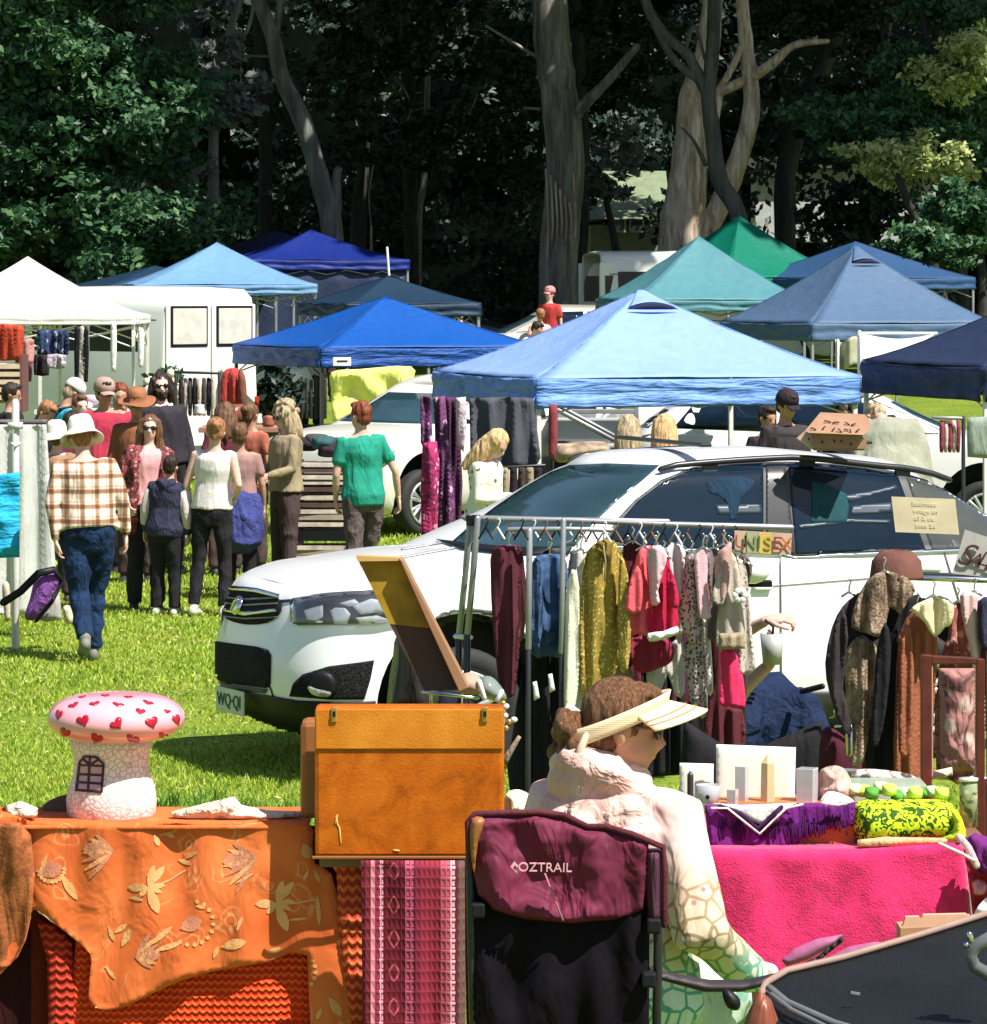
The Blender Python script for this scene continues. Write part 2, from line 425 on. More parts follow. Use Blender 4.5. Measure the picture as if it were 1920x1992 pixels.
# ================================================================== trees
def leaves(name, mat, clumps, n, size, parent, up=.35, seed=0, flat=1.0, asp=.5):
    """clumps: list of (centre, (rx,ry,rz)); leaves sit in sub-clusters near each clump's surface"""
    r = np.random.default_rng(seed+11)
    vol = np.array([c[1][0]*c[1][2] for c in clumps]); vol = vol/vol.sum()
    pts = []
    for (c, rad), f in zip(clumps, vol):
        m = max(8, int(n*f)); ns = max(4, m//45)
        d = r.normal(size=(ns, 3)); d /= np.linalg.norm(d, axis=1)[:, None]
        sub = np.array(c)+d*np.array(rad)*r.uniform(.35, 1.0, (ns, 1))
        k = r.integers(0, ns, m); cs = min(rad)*.26
        pts.append(sub[k]+r.normal(size=(m, 3))*np.array([cs, cs, cs*.55]))
    p = np.concatenate(pts); N = len(p)
    nrm = r.normal(size=(N, 3)); nrm[:, 2] += up*2; nrm[:, 1] -= .5; nrm /= np.linalg.norm(nrm, axis=1)[:, None]
    t = r.normal(size=(N, 3)); t -= nrm*(t*nrm).sum(1)[:, None]; t /= np.linalg.norm(t, axis=1)[:, None]
    b = np.cross(nrm, t); s = size*r.uniform(.6, 1.35, (N, 1))
    V = np.stack([p-t*s, p+b*s*asp+nrm*s*.12, p+t*s, p-b*s*asp+nrm*s*.12], 1).reshape(-1, 3)
    me = bpy.data.meshes.new(name); me.vertices.add(4*N); me.vertices.foreach_set('co', V.astype(np.float32).ravel())
    me.loops.add(4*N); me.loops.foreach_set('vertex_index', np.arange(4*N)); me.polygons.add(N); me.polygons.foreach_set('loop_start', np.arange(N)*4)
    me.update(calc_edges=True)
    o = bpy.data.objects.new(name, me); COL.objects.link(o); me.materials.append(mat); o.parent = parent
    if parent is not None: me.transform(RM[parent.name].inverted())
    return o
def bark(name, c1, c2, sc=6, dark=(.05, .04, .035)):
    def fn(n, l, v):
        v2 = nd(n, l, 'Mapping', {'Vector': v, 'Scale': (sc, sc, sc*.13)}).outputs[0]
        a = nd(n, l, 'TexNoise', {'Vector': v2, 'Scale': 1.0, 'Detail': 8, 'Roughness': .7, 'Distortion': .4}).outputs['Fac']
        b = nd(n, l, 'TexNoise', {'Vector': v, 'Scale': 1.6, 'Detail': 3}).outputs['Fac']
        c = ramp(n, l, a, [(.3, dark), (.45, c2), (.65, c1)])
        return mixc(n, l, ramp(n, l, b, [(.5, (0, 0, 0)), (.7, (.6, .6, .6))]), c, c2), a
    return pattern(name, fn, rough=.9, bump=1, fold=0)
BK_GREY = bark('bark_grey', (.36, .34, .3), (.17, .15, .13), 5)
BK_TAN = bark('bark_tan', (.66, .58, .47), (.36, .26, .18), 8)
BK_DARK = bark('bark_dark', (.05, .048, .045), (.028, .026, .024), 6, (.012, .011, .01))
BK_SLIM = bark('bark_slim', (.24, .25, .23), (.12, .12, .11), 6)
LF_GREEN = leafmat('leaf_green', (.022, .075, .042), (.075, .17, .055))
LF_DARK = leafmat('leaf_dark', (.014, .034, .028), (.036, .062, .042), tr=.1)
LF_GREY = leafmat('leaf_grey', (.1, .12, .11), (.2, .22, .2))
LF_SUN = leafmat('leaf_sunlit', (.22, .30, .08), (.58, .60, .27))  # sunlight on the leaves put into this paler colour
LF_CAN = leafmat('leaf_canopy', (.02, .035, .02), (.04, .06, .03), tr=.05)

def limb(mb, pts, r0, r1, n=10, knob=.12, seed=0):
    """tapered, slightly lumpy limb through photo-traced points (px, py, Y)"""
    q = [Vector(p) for p in pts]; out = []; m = len(q)
    for i in range(m-1):
        p0, p1, p2, p3 = q[max(i-1, 0)], q[i], q[i+1], q[min(i+2, m-1)]
        for a in range(6):
            t = a/6
            out.append(.5*((2*p1)+(p2-p0)*t+(2*p0-5*p1+4*p2-p3)*t*t+(3*p1-p0-3*p2+p3)*t**3))
    out.append(q[-1]); L = len(out)
    rr = []
    for i, p in enumerate(out):
        r = r0+(r1-r0)*i/(L-1)
        rr.append(r*(1+knob*noise.noise(Vector((i*.5+seed, seed, 0)))))
    mb.tube(out, rr, n=n)
def tree(name, label, loc, trunkpts, bk, crowns, group=None, lf=None, nl=2000, ls=.1, branches=(), seed=0, **k):
    t = thing(name, label, 'tree', loc, 0, group)
    if trunkpts:
        mb = MB()
        for pts, r0, r1 in trunkpts: limb(mb, pts, r0, r1, n=14, seed=seed)
        mb.build('trunk', bk, t)
    if branches:
        for pts, r0, r1 in branches:
            mb = MB(); limb(mb, pts, r0, r1, n=7, seed=seed+3); mb.build('branch', bk, t)
    if crowns: leaves('crown', lf, crowns, nl, ls, t, seed=seed, **k)
    return t
def tp(px, py, Y): return P(px, py, Y)
def foot(px, Y): return XY(px, Y)
def highcrown(X, Y, Z, n=9, spread=5, rng=random.Random(3)):
    out = []
    for i in range(n):
        out.append(((X+rng.uniform(-spread, spread), Y+rng.uniform(-spread, spread)*.9, Z+rng.uniform(-1.2, 3)), (rng.uniform(2, 3.2), rng.uniform(2, 3.2), rng.uniform(1, 1.7))))
    return out
# --- big leafy tree, left
cl = []
rr = random.Random(5)
for i in range(74):
    px = rr.uniform(-160, 350); py = rr.uniform(-160, 500)
    lim = 370-(60 if py < 60 else 0)+(40 if py > 340 else 0)
    px = min(px, lim-55)
    Yd = 71+((px-100)/260)**2*2.5+rr.uniform(-1.6, 1.6)
    cl.append((tuple(P(px, py, Yd)), (rr.uniform(.9, 1.7), rr.uniform(.8, 1.4), rr.uniform(.45, .8))))
t = tree('leafy_tree', 'broad mid-green leafy tree filling the left edge behind the white gazebo', foot(60, 74), [([foot(60, 74), foot(60, 74)+Vector((.1, 0, 4)), foot(60, 74)+Vector((.5, .3, 10))], .45, .25)], BK_DARK,
         cl, lf=LF_GREEN, nl=66000, ls=.10, seed=1, up=.55)
# --- grey-leaved small tree beside it
cl = []
for i in range(26):
    py = rr.uniform(-40, 480); px = 400+60*math.sin(py*.013)+rr.uniform(-50, 45)
    cl.append((tuple(P(px, py, 76+rr.uniform(-1, 1))), (rr.uniform(.3, .7), rr.uniform(.4, .6), rr.uniform(.25, .5))))
tree('grey_leaved_tree', 'thin tree with pale grey leaves between the leafy tree and leaning trunk', foot(420, 76), [([foot(420, 76), P(415, 300, 76), P(430, 120, 76), P(490, -60, 76)], .13, .07)], BK_SLIM,
     cl, lf=LF_GREY, nl=3000, ls=.13, seed=2, branches=[([P(415, 230, 76), P(380, 190, 76), P(340, 200, 76)], .05, .02), ([P(425, 120, 76), P(480, 60, 76), P(495, -10, 76)], .06, .03)])
# --- slender leaning trunk
tree('leaning_tree', 'slender grey tree leaning left over the royal blue gazebo', foot(668, 79), [([foot(668, 79), P(645, 440, 79), P(628, 370, 79), P(590, 240, 79), P(548, 150, 79), P(530, 70, 79), P(495, -20, 79), P(470, -120, 79)], .26, .13)], BK_SLIM,
     highcrown(P(520, -260, 79).x, 79, 13.5, 8), lf=LF_CAN, nl=2600, ls=.42, seed=3,
     branches=[([P(532, 90, 79), P(540, 40, 79), P(548, -30, 79)], .1, .08), ([P(655, 410, 79), P(655, 340, 79), P(660, 330, 79)], .12, .08), ([P(530, 110, 79), P(480, 108, 79), P(445, 100, 79)], .03, .015)])
# --- two faint slim trees in the dark
for i, (px, top, lab) in enumerate(((690, 300, 'short dim trunk just right of the leaning tree'), (812, 330, 'thin pale trunk alone in the dark middle of the wood'), (700, 250, 'dim brown trunk behind the royal blue gazebo'))):
    Yd = 86+i*2
    tree('slim_tree', lab, foot(px, Yd), [([foot(px, Yd), P(px+3, 420, Yd), P(px+14, top, Yd), P(px+26, -60, Yd)], .16 if i != 1 else .09, .07)], BK_SLIM if i == 1 else BK_DARK,
         highcrown(P(px, 0, Yd).x, Yd, 14+i, 6), lf=LF_CAN, nl=2000, ls=.45, seed=20+i, group='slim trunks inside the dark wood')
# dead twiggy branches low in the wood
t = thing('twiggy_shrub', 'bare twiggy branches in the dark wood above the dark teal-navy gazebo', 'shrub', foot(790, 84))
mb = MB()
for pts in ([(735, 265), (785, 250), (805, 215), (870, 212)], [(785, 250), (760, 225), (745, 205)], [(790, 248), (840, 236), (905, 225), (930, 182)], [(800, 230), (795, 190), (770, 150)], [(735, 265), (725, 330), (718, 380), (722, 440)], [(905, 225), (880, 205), (850, 205)]):
    limb(mb, [P(a, b, 84) for a, b in pts], .035, .015, n=5)
limb(mb, [foot(722, 84), P(722, 440, 84)], .05, .03, n=5)
mb.build('branch', BK_GREY, t)
# --- big gum, middle
g1 = foot(1088, 80)
tree('gum_tree', 'massive grey gum trunk rising in the middle behind the parked cars', g1,
     [([g1+Vector((0, 0, -.2)), P(1086, 520, 80), P(1093, 420, 80), P(1100, 320, 80), P(1092, 220, 80), P(1080, 130, 80), P(1072, 60, 80), P(1068, -80, 80)], .44, .40)], BK_GREY,
     highcrown(1.3, 79, 13.2, 12, 5.5), lf=LF_CAN, nl=5200, ls=.42, seed=4,
     branches=[([P(1112, 232, 80), P(1135, 205, 79.6), P(1180, 160, 79.4), P(1240, 90, 79)], .17, .08), ([P(1050, 212, 80), P(1020, 210, 80)], .04, .03),
               ([P(1060, 120, 80), P(1010, 90, 80), P(945, 50, 80)], .05, .03)])
mb = MB()
for i in range(7):
    x = 1062+i*9; limb(mb, [P(x, 330+i*13 % 70, 79.52), P(x+4, 430, 79.5), P(x+2, 505-(i*37 % 60), 79.5)], .035, .02, n=5)
o = mb.build('bark_strip', BK_TAN, bpy.data.objects['gum_tree'])
# --- right gum cluster
g2 = foot(1330, 74)
tree('gum_tree', 'pale tan gum with a thick ribbed base and forked limbs above the teal gazebo', g2,
     [([g2, P(1325, 480, 74), P(1335, 380, 74), P(1345, 280, 74), P(1352, 180, 74), P(1378, 90, 74), P(1390, -60, 74)], .54, .18),
      ([P(1350, 480, 74), P(1400, 400, 74), P(1440, 300, 74), P(1462, 210, 74), P(1455, 120, 74), P(1445, 20, 74), P(1440, -80, 74)], .25, .11)], BK_TAN,
     highcrown(4.8, 73, 12.6, 12, 5.5), lf=LF_CAN, nl=5200, ls=.42, seed=5,
     branches=[([P(1460, 150, 74), P(1500, 125, 73.6), P(1545, 88, 73.4), P(1610, 80, 73)], .14, .05), ([P(1395, 180, 74), P(1430, 165, 73.8), P(1462, 150, 74)], .12, .1),
               ([P(1400, 175, 74), P(1425, 130, 73.8), P(1445, 85, 74)], .08, .07), ([P(1390, 240, 74), P(1396, 205, 74), P(1400, 175, 74)], .08, .1)])
g3 = foot(1450, 72)
tree('gum_tree', 'dark bent trunk crossing in front of the pale tan gum', g3,
     [([g3, P(1440, 440, 72), P(1400, 350, 72), P(1385, 250, 72), P(1378, 180, 72), P(1386, 100, 72), P(1392, -80, 72)], .19, .13)], bark('bark_olive', (.1, .1, .085), (.055, .055, .048), 6, (.02, .02, .018)),
     highcrown(6, 71, 12.4, 10, 5), lf=LF_CAN, nl=4200, ls=.42, seed=6,
     branches=[([P(1376, 190, 72), P(1340, 110, 72), P(1300, 75, 72), P(1262, 20, 72), P(1240, -60, 72)], .12, .1), ([P(1330, 110, 72), P(1350, 50, 71.8), P(1372, 118, 72)], .05, .03),
               ([P(1372, 320, 72), P(1350, 275, 72), P(1326, 248, 72)], .05, .02), ([P(1365, 160, 72), P(1310, 115, 72), P(1270, 40, 72)], .09, .08)])
g4 = foot(1530, 82)
tree('bent_tree', 'dark smooth trunk bending right behind the green gazebo', g4,
     [([g4, P(1527, 420, 82), P(1530, 330, 82), P(1555, 230, 82), P(1590, 150, 82), P(1625, 60, 82), P(1640, -80, 82)], .26, .2)], BK_DARK,
     highcrown(8.5, 81, 14, 10, 5), lf=LF_CAN, nl=3800, ls=.42, seed=7)
# --- right shrubs and leafy trees
def leafclump(name, label, base, spec, lf, n, ls, seed, cat='tree', trunk=True):
    r_ = random.Random(seed); cl = []
    for (px, py, Y, rx, rz, k) in spec:
        for i in range(k): cl.append((tuple(P(px+r_.uniform(-1, 1)*rx, py+r_.uniform(-1, 1)*rz, Y+r_.uniform(-.7, .7))), (r_.uniform(.5, 1.1), r_.uniform(.5, .9), r_.uniform(.25, .5))))
    b = foot(*base); c0 = Vector(cl[0][0])
    return tree(name, label, b, [([b, b.lerp(c0, .5)+Vector((.2, 0, 0)), c0], .16, .06)] if trunk else None, BK_DARK, cl, lf=lf, nl=n, ls=ls, seed=seed, up=.5)
leafclump('leafy_tree', 'dark green leafy tree leaning in from the right edge', (1880, 74), [(1880, 60, 74, 90, 60, 8), (1860, 170, 74, 90, 50, 9), (1800, 230, 73, 110, 45, 10), (1700, 260, 73, 90, 45, 8), (1900, 330, 74, 60, 70, 8)], LF_GREEN, 20000, .085, 31)
leafclump('sunlit_leaf_tree', 'leaf cluster with sunlight put into its yellow-green colour, hanging above the grey-blue gazebo', (1860, 72), [(1790, 320, 72, 75, 34, 9), (1880, 130, 72, 40, 30, 4), (1885, 100, 72, 25, 10, 2)], LF_SUN, 7500, .08, 32)
leafclump('leafy_shrub', 'green shrub low on the right edge beside the pale car roof', (1890, 70), [(1890, 430, 70, 50, 40, 6), (1850, 490, 70, 60, 30, 6)], LF_GREEN, 7000, .085, 33, 'shrub')
leafclump('leafy_shrub', 'dark shrub with small leaves left of the sunlit-coloured leaf cluster', (1690, 78), [(1650, 240, 78, 60, 60, 6), (1660, 320, 78, 70, 50, 6), (1700, 420, 78, 110, 50, 9)], LF_DARK, 7000, .12, 34, 'shrub')
leafclump('leafy_shrub', 'sparse pale-leaved shrub under the house gable', (1200, 84), [(1170, 345, 84, 40, 40, 4), (1235, 290, 84, 55, 18, 4)], LF_GREY, 900, .14, 35, 'shrub')
# --- dark wood behind everything: one mass
wood = thing('far_wood', 'dark mass of trees closing the view behind the market', 'wood', (0, 96, 1.4)); wood['kind'] = 'stuff'
cl = []; rw = random.Random(9)
for i in range(420):
    X = rw.uniform(-26, 27); Z = rw.uniform(1.5, 16); Y = 97+rw.uniform(-4, 6)
    if 2.6 < X < 4.9 and 3.0 < Z < 8.2: Y = 108
    elif 7.6 < X < 13.5 and 2.2 < Z < 6.2 and rw.random() < .16: continue
    cl.append(((X, Y, Z), (rw.uniform(1, 2.1), rw.uniform(.8, 1.6), rw.uniform(.8, 1.6))))
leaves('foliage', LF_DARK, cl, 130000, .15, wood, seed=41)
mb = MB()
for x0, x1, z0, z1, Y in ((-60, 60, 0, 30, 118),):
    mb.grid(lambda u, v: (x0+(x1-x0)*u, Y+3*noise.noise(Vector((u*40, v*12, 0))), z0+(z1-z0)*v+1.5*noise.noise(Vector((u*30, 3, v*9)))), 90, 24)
mb.build('shade_backing', M('wood_depth', (.003, .005, .004), rough=1, spec=0), wood)  # near-black sheet paints the deep shade inside the wood
for i, (x, y, z) in enumerate(((-14, 88, 13), (-6, 90, 14), (2, 92, 14), (11, 90, 13.5), (19, 86, 13), (-21, 84, 12.5), (-9, 74, 14), (-2, 72, 14.5), (9, 66, 15), (16, 72, 14))):
    t = thing('canopy_tree', 'tall', 'tree', (x, y, gz(y)), 0, 'tall shade trees of the wood')
    t['label'] = 'tall dark shade tree whose crown closes over the market wood'
    if i < 6:
        mb = MB(); limb(mb, [Vector((x, y, gz(y))), Vector((x+.3, y, 6)), Vector((x-.2, y, z))], .2, .14); mb.build('trunk', BK_DARK, t)
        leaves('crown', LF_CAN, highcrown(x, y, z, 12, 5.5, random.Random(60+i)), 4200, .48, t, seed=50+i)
    else:
        mb = MB(); limb(mb, [Vector((x, 88, gz(88))), Vector((x, 84, 8)), Vector((x-.2, y, z+3))], .2, .14); mb.build('trunk', BK_DARK, t)
        leaves('crown', LF_CAN, highcrown(x, y, z+3, 10, 4.5, random.Random(60+i)), 3200, .48, t, seed=50+i)

# ================================================================== house seen through the trees
hs = thing('cream_house', 'cream weatherboard house glimpsed between the two gum trunks', 'house', (5.0, 104, 1.4))
mb = MB(); s_ = F/104
xa, xb = P(1150, 0, 104).x, P(1305, 0, 104).x
mb.box(((xa+xb)/2, 107, 2.9), (xb-xa, 5.6, 3.4)); mb.build('wall', M('cream_board', (.3, .31, .23), rough=.7, bump=.2), hs, smooth=False)
mb = MB(); zr = P(0, 440, 104).z
mb.add([(xa-.4, 103.8, zr+.2), (xb, 103.8, zr+.2), (xb, 110.4, zr+.2), (xa-.4, 110.4, zr+.2), (xa-.4, 107, zr+1.7), (xb, 107, zr+1.7)], [(0, 1, 5, 4), (3, 4, 5, 2), (0, 4, 3), (1, 2, 5), (0, 3, 2, 1)])
mb.build('roof', M('green_roof', (.2, .25, .15), rough=.6), hs, smooth=False)
for px in (1205, 1240):
    a, b = P(px-16, 452, 103.95), P(px+13, 425, 103.95)
    mb = MB(); mb.box(((a.x+b.x)/2, 103.97, (a.z+b.z)/2), (b.x-a.x, .12, b.z-a.z)); fr = mb.build('window', M('window_white', (.7, .72, .6), rough=.5), hs, smooth=False)
    mb = MB(); mb.box(((a.x+b.x)/2, 103.89, (a.z+b.z)/2), (b.x-a.x-.1, .05, b.z-a.z-.1)); mb.build('pane', M('dark_pane', (.03, .04, .04), rough=.1), fr, smooth=False)

leafclump('drooping_gum', 'dark drooping gum foliage hanging in the middle of the wood', (900, 83), [(720, 90, 81, 90, 110, 12), (850, 40, 81, 110, 90, 14), (960, 150, 82, 60, 120, 10), (760, 260, 83, 120, 60, 8), (900, 330, 84, 120, 90, 9)], leafmat('leaf_olive', (.02, .035, .022), (.04, .058, .03), tr=.1), 16000, .1, 36, trunk=False)
leafclump('drooping_gum', 'dark drooping gum foliage above the bent dark trunk', (1600, 80), [(1620, 60, 78, 130, 80, 14), (1700, 150, 78, 80, 80, 9), (1560, 20, 79, 60, 40, 5), (1210, 40, 82, 90, 60, 8), (1230, 180, 84, 60, 60, 6)], bpy.data.materials['leaf_olive'], 13000, .1, 37, trunk=False)

hs = thing('white_building', 'pale building glimpsed in scraps through the leaves right of the bent dark trunk', 'building', (9.6, 109, 1.4))
mb = MB(); a, b = P(1470, 470, 109), P(1820, 330, 109); mb.box(((a.x+b.x)/2, 110, (a.z+b.z)/2), (b.x-a.x, 2, b.z-a.z)); mb.build('wall', M('pale_board', (.5, .52, .5), rough=.7, bump=.2), hs, smooth=False)
mb = MB(); mb.box(((a.x+b.x)/2, 110, b.z+.2), (b.x-a.x+.6, 2.8, .35)); mb.build('roof', M('slate_roof', (.06, .07, .07)), hs, smooth=False)

N = 1500; X = RNG.uniform(-4.5, 1.0, N); Y = RNG.uniform(13, 31, N)**1.0
A = RNG.uniform(0, 6.28, N); S = RNG.uniform(.012, .032, N); mb = MB()
for x, y, a, s_ in zip(X, Y, A, S):
    z = gz(y)+.03+s_*.4; c, d = math.cos(a)*s_, math.sin(a)*s_
    mb.add([(x-c, y-d, z), (x+d*.5, y-c*.5, z+.004), (x+c, y+d, z+.006), (x-d*.5, y+c*.5, z)], [(0, 1, 2, 3)])
tag(mb.build('leaf_litter', leafmat('dry_leaf', (.22, .12, .04), (.6, .5, .25), tr=.1), smooth=False, fix=False), 'dry fallen leaves and bits scattered over the grass', 'leaves', kind='stuff')
# ================================================================== gazebos
def tentmat(name, col, rough=.55, tr=.2):
    if name in MC: return MC[name]
    m = cloth(name, col, rough=rough, var=.06, fold=.35, bump=.1, fs=(2.5, 2.5, 2.5), spec=.3)
    n = m.node_tree.nodes; l = m.node_tree.links; b = n['Principled BSDF']; out = n['Material Output']
    t = nd(n, l, 'BsdfTranslucent'); t.inputs[0].default_value = c4(col); mx = nd(n, l, 'MixShader', {0: tr})
    l.new(b.outputs[0], mx.inputs[1]); l.new(t.outputs[0], mx.inputs[2]); l.new(mx.outputs[0], out.inputs[0]); return m
def gazebo(label, cpx, cY, phi, size, eave_py, peak_py, mat, val=.22, frame=STEEL, legs=True, vent=None, sag=1.15, group='pop-up gazebos of the market', slant=0, val_mat=None, wob=1, walls=()):
    c = XY(cpx, cY); ph = R(phi); t = thing('gazebo', label, 'gazebo', c, ph, group)
    h = size/2; sg = lambda Y: F/Y
    ze = H-(eave_py-HZ)/F*(cY-size*.45)-c.z; zp = H-(peak_py-HZ)/F*cY-c.z
    hr = h-.02
    def roofpt(a, b, k):          # a along eave -1..1, b 0 eave..1 peak ; face k
        s_ = 1-b; x = a*hr*s_; y = -hr*s_
        z = ze+(zp-ze)*(b**sag)
        z -= .10*math.sin(math.pi*min(1, b*1.0))*(1-a*a)*.5*wob        # cloth sags between the ribs
        z += .012*wob*noise.noise(Vector((x*3, y*3+k*5, zp)))
        q = Rz((x, y, 0), k*math.pi/2); return (q.x, q.y, z)
    mb = MB()
    for k in range(4): mb.grid(lambda u, v, k=k: roofpt(u*2-1, v, k), 18, 14)
    roof = mb.build('roof', mat, t, local=True, solid=.006)
    for k in range(4):
        mb = MB(); mb.tube([Vector(roofpt(-1, b/10, k))+Vector((0, 0, .003)) for b in range(11)], .009, n=5, ell=(1, .6)); mb.build('ridge_seam', val_mat or mat, roof, local=True)
    mb = MB()
    for k in range(4):
        def vp(u, v, k=k):
            x = (u*2-1)*(hr+.004); amp = .035*v*wob
            y = -hr-.006-amp*(.5+math.sin(x*9+k+2*v)*.1+noise.noise(Vector((x*4, k, v*2))))
            z = ze-v*val*(1+.05*noise.noise(Vector((x*1.5,k,4)))*wob)-.02*wob*math.sin(math.pi*u)*(1-v)
            y += -.03*wob*math.sin(v*9+noise.noise(Vector((x*1.4, k*3, 1)))*5)*v*(1-v)*2
            q = Rz((x, y, 0), k*math.pi/2); return (q.x, q.y, z)
        mb.grid(vp, 40, 8)
    mb.build('valance', val_mat or mat, t, local=True, solid=.004)
    for sx in (-1, 1):
        for sy in (-1, 1):
            mb = MB(); q = Vector((sx*(h-.05), sy*(h-.05), 0)); q2 = Vector((sx*(h-.05+slant), sy*(h-.05+slant), -.02))
            mb.box((q.x, q.y, ze/2+.35*ze/2), (.04, .04, ze*.64)) if not slant else mb.tube([q2, q+Vector((0, 0, ze-.05))], .02, n=6)
            if not slant: mb.box((q.x, q.y, ze*.2), (.03, .03, ze*.4)); mb.box((q.x, q.y, .01), (.09, .09, .02))
            mb.build('leg', frame, t, local=True, smooth=False)
    mb = MB()
    for k in range(4):
        a = Rz((-h+.06, -h+.06, ze-.12), k*math.pi/2); b = Rz((h-.06, -h+.06, ze-.12), k*math.pi/2); m_ = (a+b)/2
        dz = Vector((0, 0, -.16)); q1 = a.lerp(b, .25); q3 = a.lerp(b, .75)
        for p0, p1 in ((a, q1+dz), (q1+dz, m_), (m_, q3+dz), (q3+dz, b), (a+dz*1.6, q1), (q1, m_+dz), (m_+dz, q3), (q3, b+dz*1.6)):
            mb.tube([p0, p1], .01, n=5)
        mb.tube([Rz((-h+.06, -h+.06, ze-.06), k*math.pi/2), Vector((0, 0, zp-.08))], .012, n=5)
    mb.tube([(0, 0, ze-.1), (0, 0, zp-.02)], .02, n=6)
    mb.build('truss', frame, t, local=True)
    if vent:
        mb = MB()   # raised cap over the vent, its dark mouth facing the front
        def cap(u, v):
            a = (u*2-1); z = zp+.004-(zp-ze)*.20*v; y = -.02-.19*hr*v; wv = .02+.125*v
            z += (.045*v)*(1-a*a)
            return (a*wv*hr, y, z)
        mb.grid(cap, 12, 8); mb.build('vent_cap', mat, roof, local=True, solid=.006)
        mb = MB()
        def mouth(u, v):
            a = u*2-1; z = zp-(zp-ze)*.225+.066*(1-a*a)*v; y = -.235*hr
            return (a*.16*hr, y, z)
        mb.grid(mouth, 12, 2); mb.build('vent_opening', M('vent_dark', (.01, .012, .05), rough=.9), roof, local=True, solid=.004)
    for (k, wm, frac) in walls:
        mb = MB()
        mb.grid(lambda u, v: tuple(Rz(((u*2-1)*(h-.08)*frac, -h+.07+.02*math.sin(u*30), 0), k*math.pi/2)+Vector((0, 0, ze-.1-v*(ze-.15)))), 30, 6)
        mb.build('side_wall', wm, t, local=True, solid=.004)
    return t
T_LB = tentmat('tent_light_blue', (.27, .42, .80)); T_BL = tentmat('tent_blue', (.005, .085, .38)); T_GB = tentmat('tent_grey_blue', (.085, .15, .26))
T_TE = tentmat('tent_teal', (.085, .25, .29)); T_GR = tentmat('tent_green', (.0, .17, .11)); T_NV = tentmat('tent_navy', (.024, .036, .085))
T_WH = tentmat('tent_white', (.85, .84, .8), tr=.3); T_PB = tentmat('tent_pale_blue', (.16, .32, .54)); T_RB = tentmat('tent_royal', (.006, .022, .20)); T_DG = tentmat('tent_dark_green', (.010, .034, .07))
T_DB = tentmat('tent_denim', (.03, .085, .2))
def shaded_valmat(name, c): return cloth(name, c, rough=.55, fold=1, fs=(1.2, 1.2, 9), spec=.3, var=.3, vs=5)  # deeper than the roof cloth: shade of the upright valance put into the colour
gazebo('large light blue gazebo with a crescent vent, standing right behind the white car', 1245, 34.4, 18, 3.2, 733, 565, T_LB, vent=1, val=.27, frame=WHITEPOLE, val_mat=shaded_valmat('valance_light_blue_shaded', (.15, .31, .72)))
gazebo('deep blue gazebo with a small white tag on its valance', 748, 48.7, 25, 3.2, 675, 578, T_BL, val=.26, sag=1.05, frame=DARKSTEEL, val_mat=shaded_valmat('valance_blue_shaded', (.004, .06, .28)))
gazebo('grey-blue gazebo with a dark crescent vent, right of the teal one', 1665, 57.8, 22, 3.3, 628, 480, T_GB, vent=1, val=.28)
gazebo('teal gazebo behind the light blue gazebo, beside the green one', 1360, 63, 10, 3.1, 583, 460, T_TE, val=.2)
gazebo('bright green gazebo, highest peak on the right side', 1438, 70, 35, 3.0, 540, 420, T_GR, val=.22)
gazebo('denim blue gazebo half hidden behind the grey-blue one', 1664, 69, 28, 3.3, 540, 470, T_DB, val=.22)
gazebo('dark navy gazebo cut off by the right edge of the photo', 2083, 33.1, 15, 3.0, 712, 545, T_NV, val=.30, frame=WHITEPOLE)
gazebo('white market gazebo over the crowded stall at the left edge', 54, 45.5, 2, 2.95, 616, 500, T_WH, val=.10, frame=WHITEPOLE, wob=.3, sag=1.35)
gazebo('second white gazebo just entering the frame at the left edge', -122, 45.5, 2, 2.95, 616, 500, T_WH, val=.10, frame=WHITEPOLE, wob=.3, sag=1.35)
gazebo('pale blue gazebo standing behind the high-roofed white van', 422, 61.5, 10, 3.1, 553, 472, T_PB, val=.16, sag=1.25)
gazebo('royal blue gazebo with dark side walls under the leaning tree', 605, 69, 14, 3.2, 505, 447, T_RB, val=.2, sag=1.3, walls=((0, T_NV, 1), (1, T_NV, 1)))
gazebo('navy gazebo peeking out behind the royal blue one', 535, 76, 20, 3.2, 500, 448, T_NV, val=.2)
gazebo('dark teal-navy gazebo with a pole above its peak, behind the deep blue one', 756, 56, 22, 2.25, 590, 537, T_DG, val=.2)
gazebo('small faded green gazebo behind the van, far left', 302, 68, 20, 3.2, 560, 517, T_DG, val=.15)
gazebo('small navy gazebo between the faded green and pale blue ones', 360, 66, 8, 3.2, 560, 512, T_DB, val=.15)
# tag on the valance of the deep blue gazebo
b = bpy.data.objects['gazebo.001']
mb = MB(); q = RM[b.name] @ Vector((-1.25, -1.68, 0)); zt_ = P(0, 703, q.y).z
mb.box((-1.33, -1.70, zt_-b.location.z), (.25, .012, .11)); mb.build('name_tag', WHITE, b, local=True, smooth=False)
mb = MB(); mb.box((-1.33, -1.709, zt_-b.location.z+.005), (.15, .006, .02)); mb.build('tag_print', BLACK, b, local=True, smooth=False)
# pole above the dark teal-navy gazebo
mb = MB(); mb.tube([XY(752, 59), P(757, 540, 59), P(753, 482, 59)], .02, n=6); tag(mb.build('flag_pole', WHITEPOLE), 'thin white pole sticking up behind the dark teal-navy gazebo', 'pole')
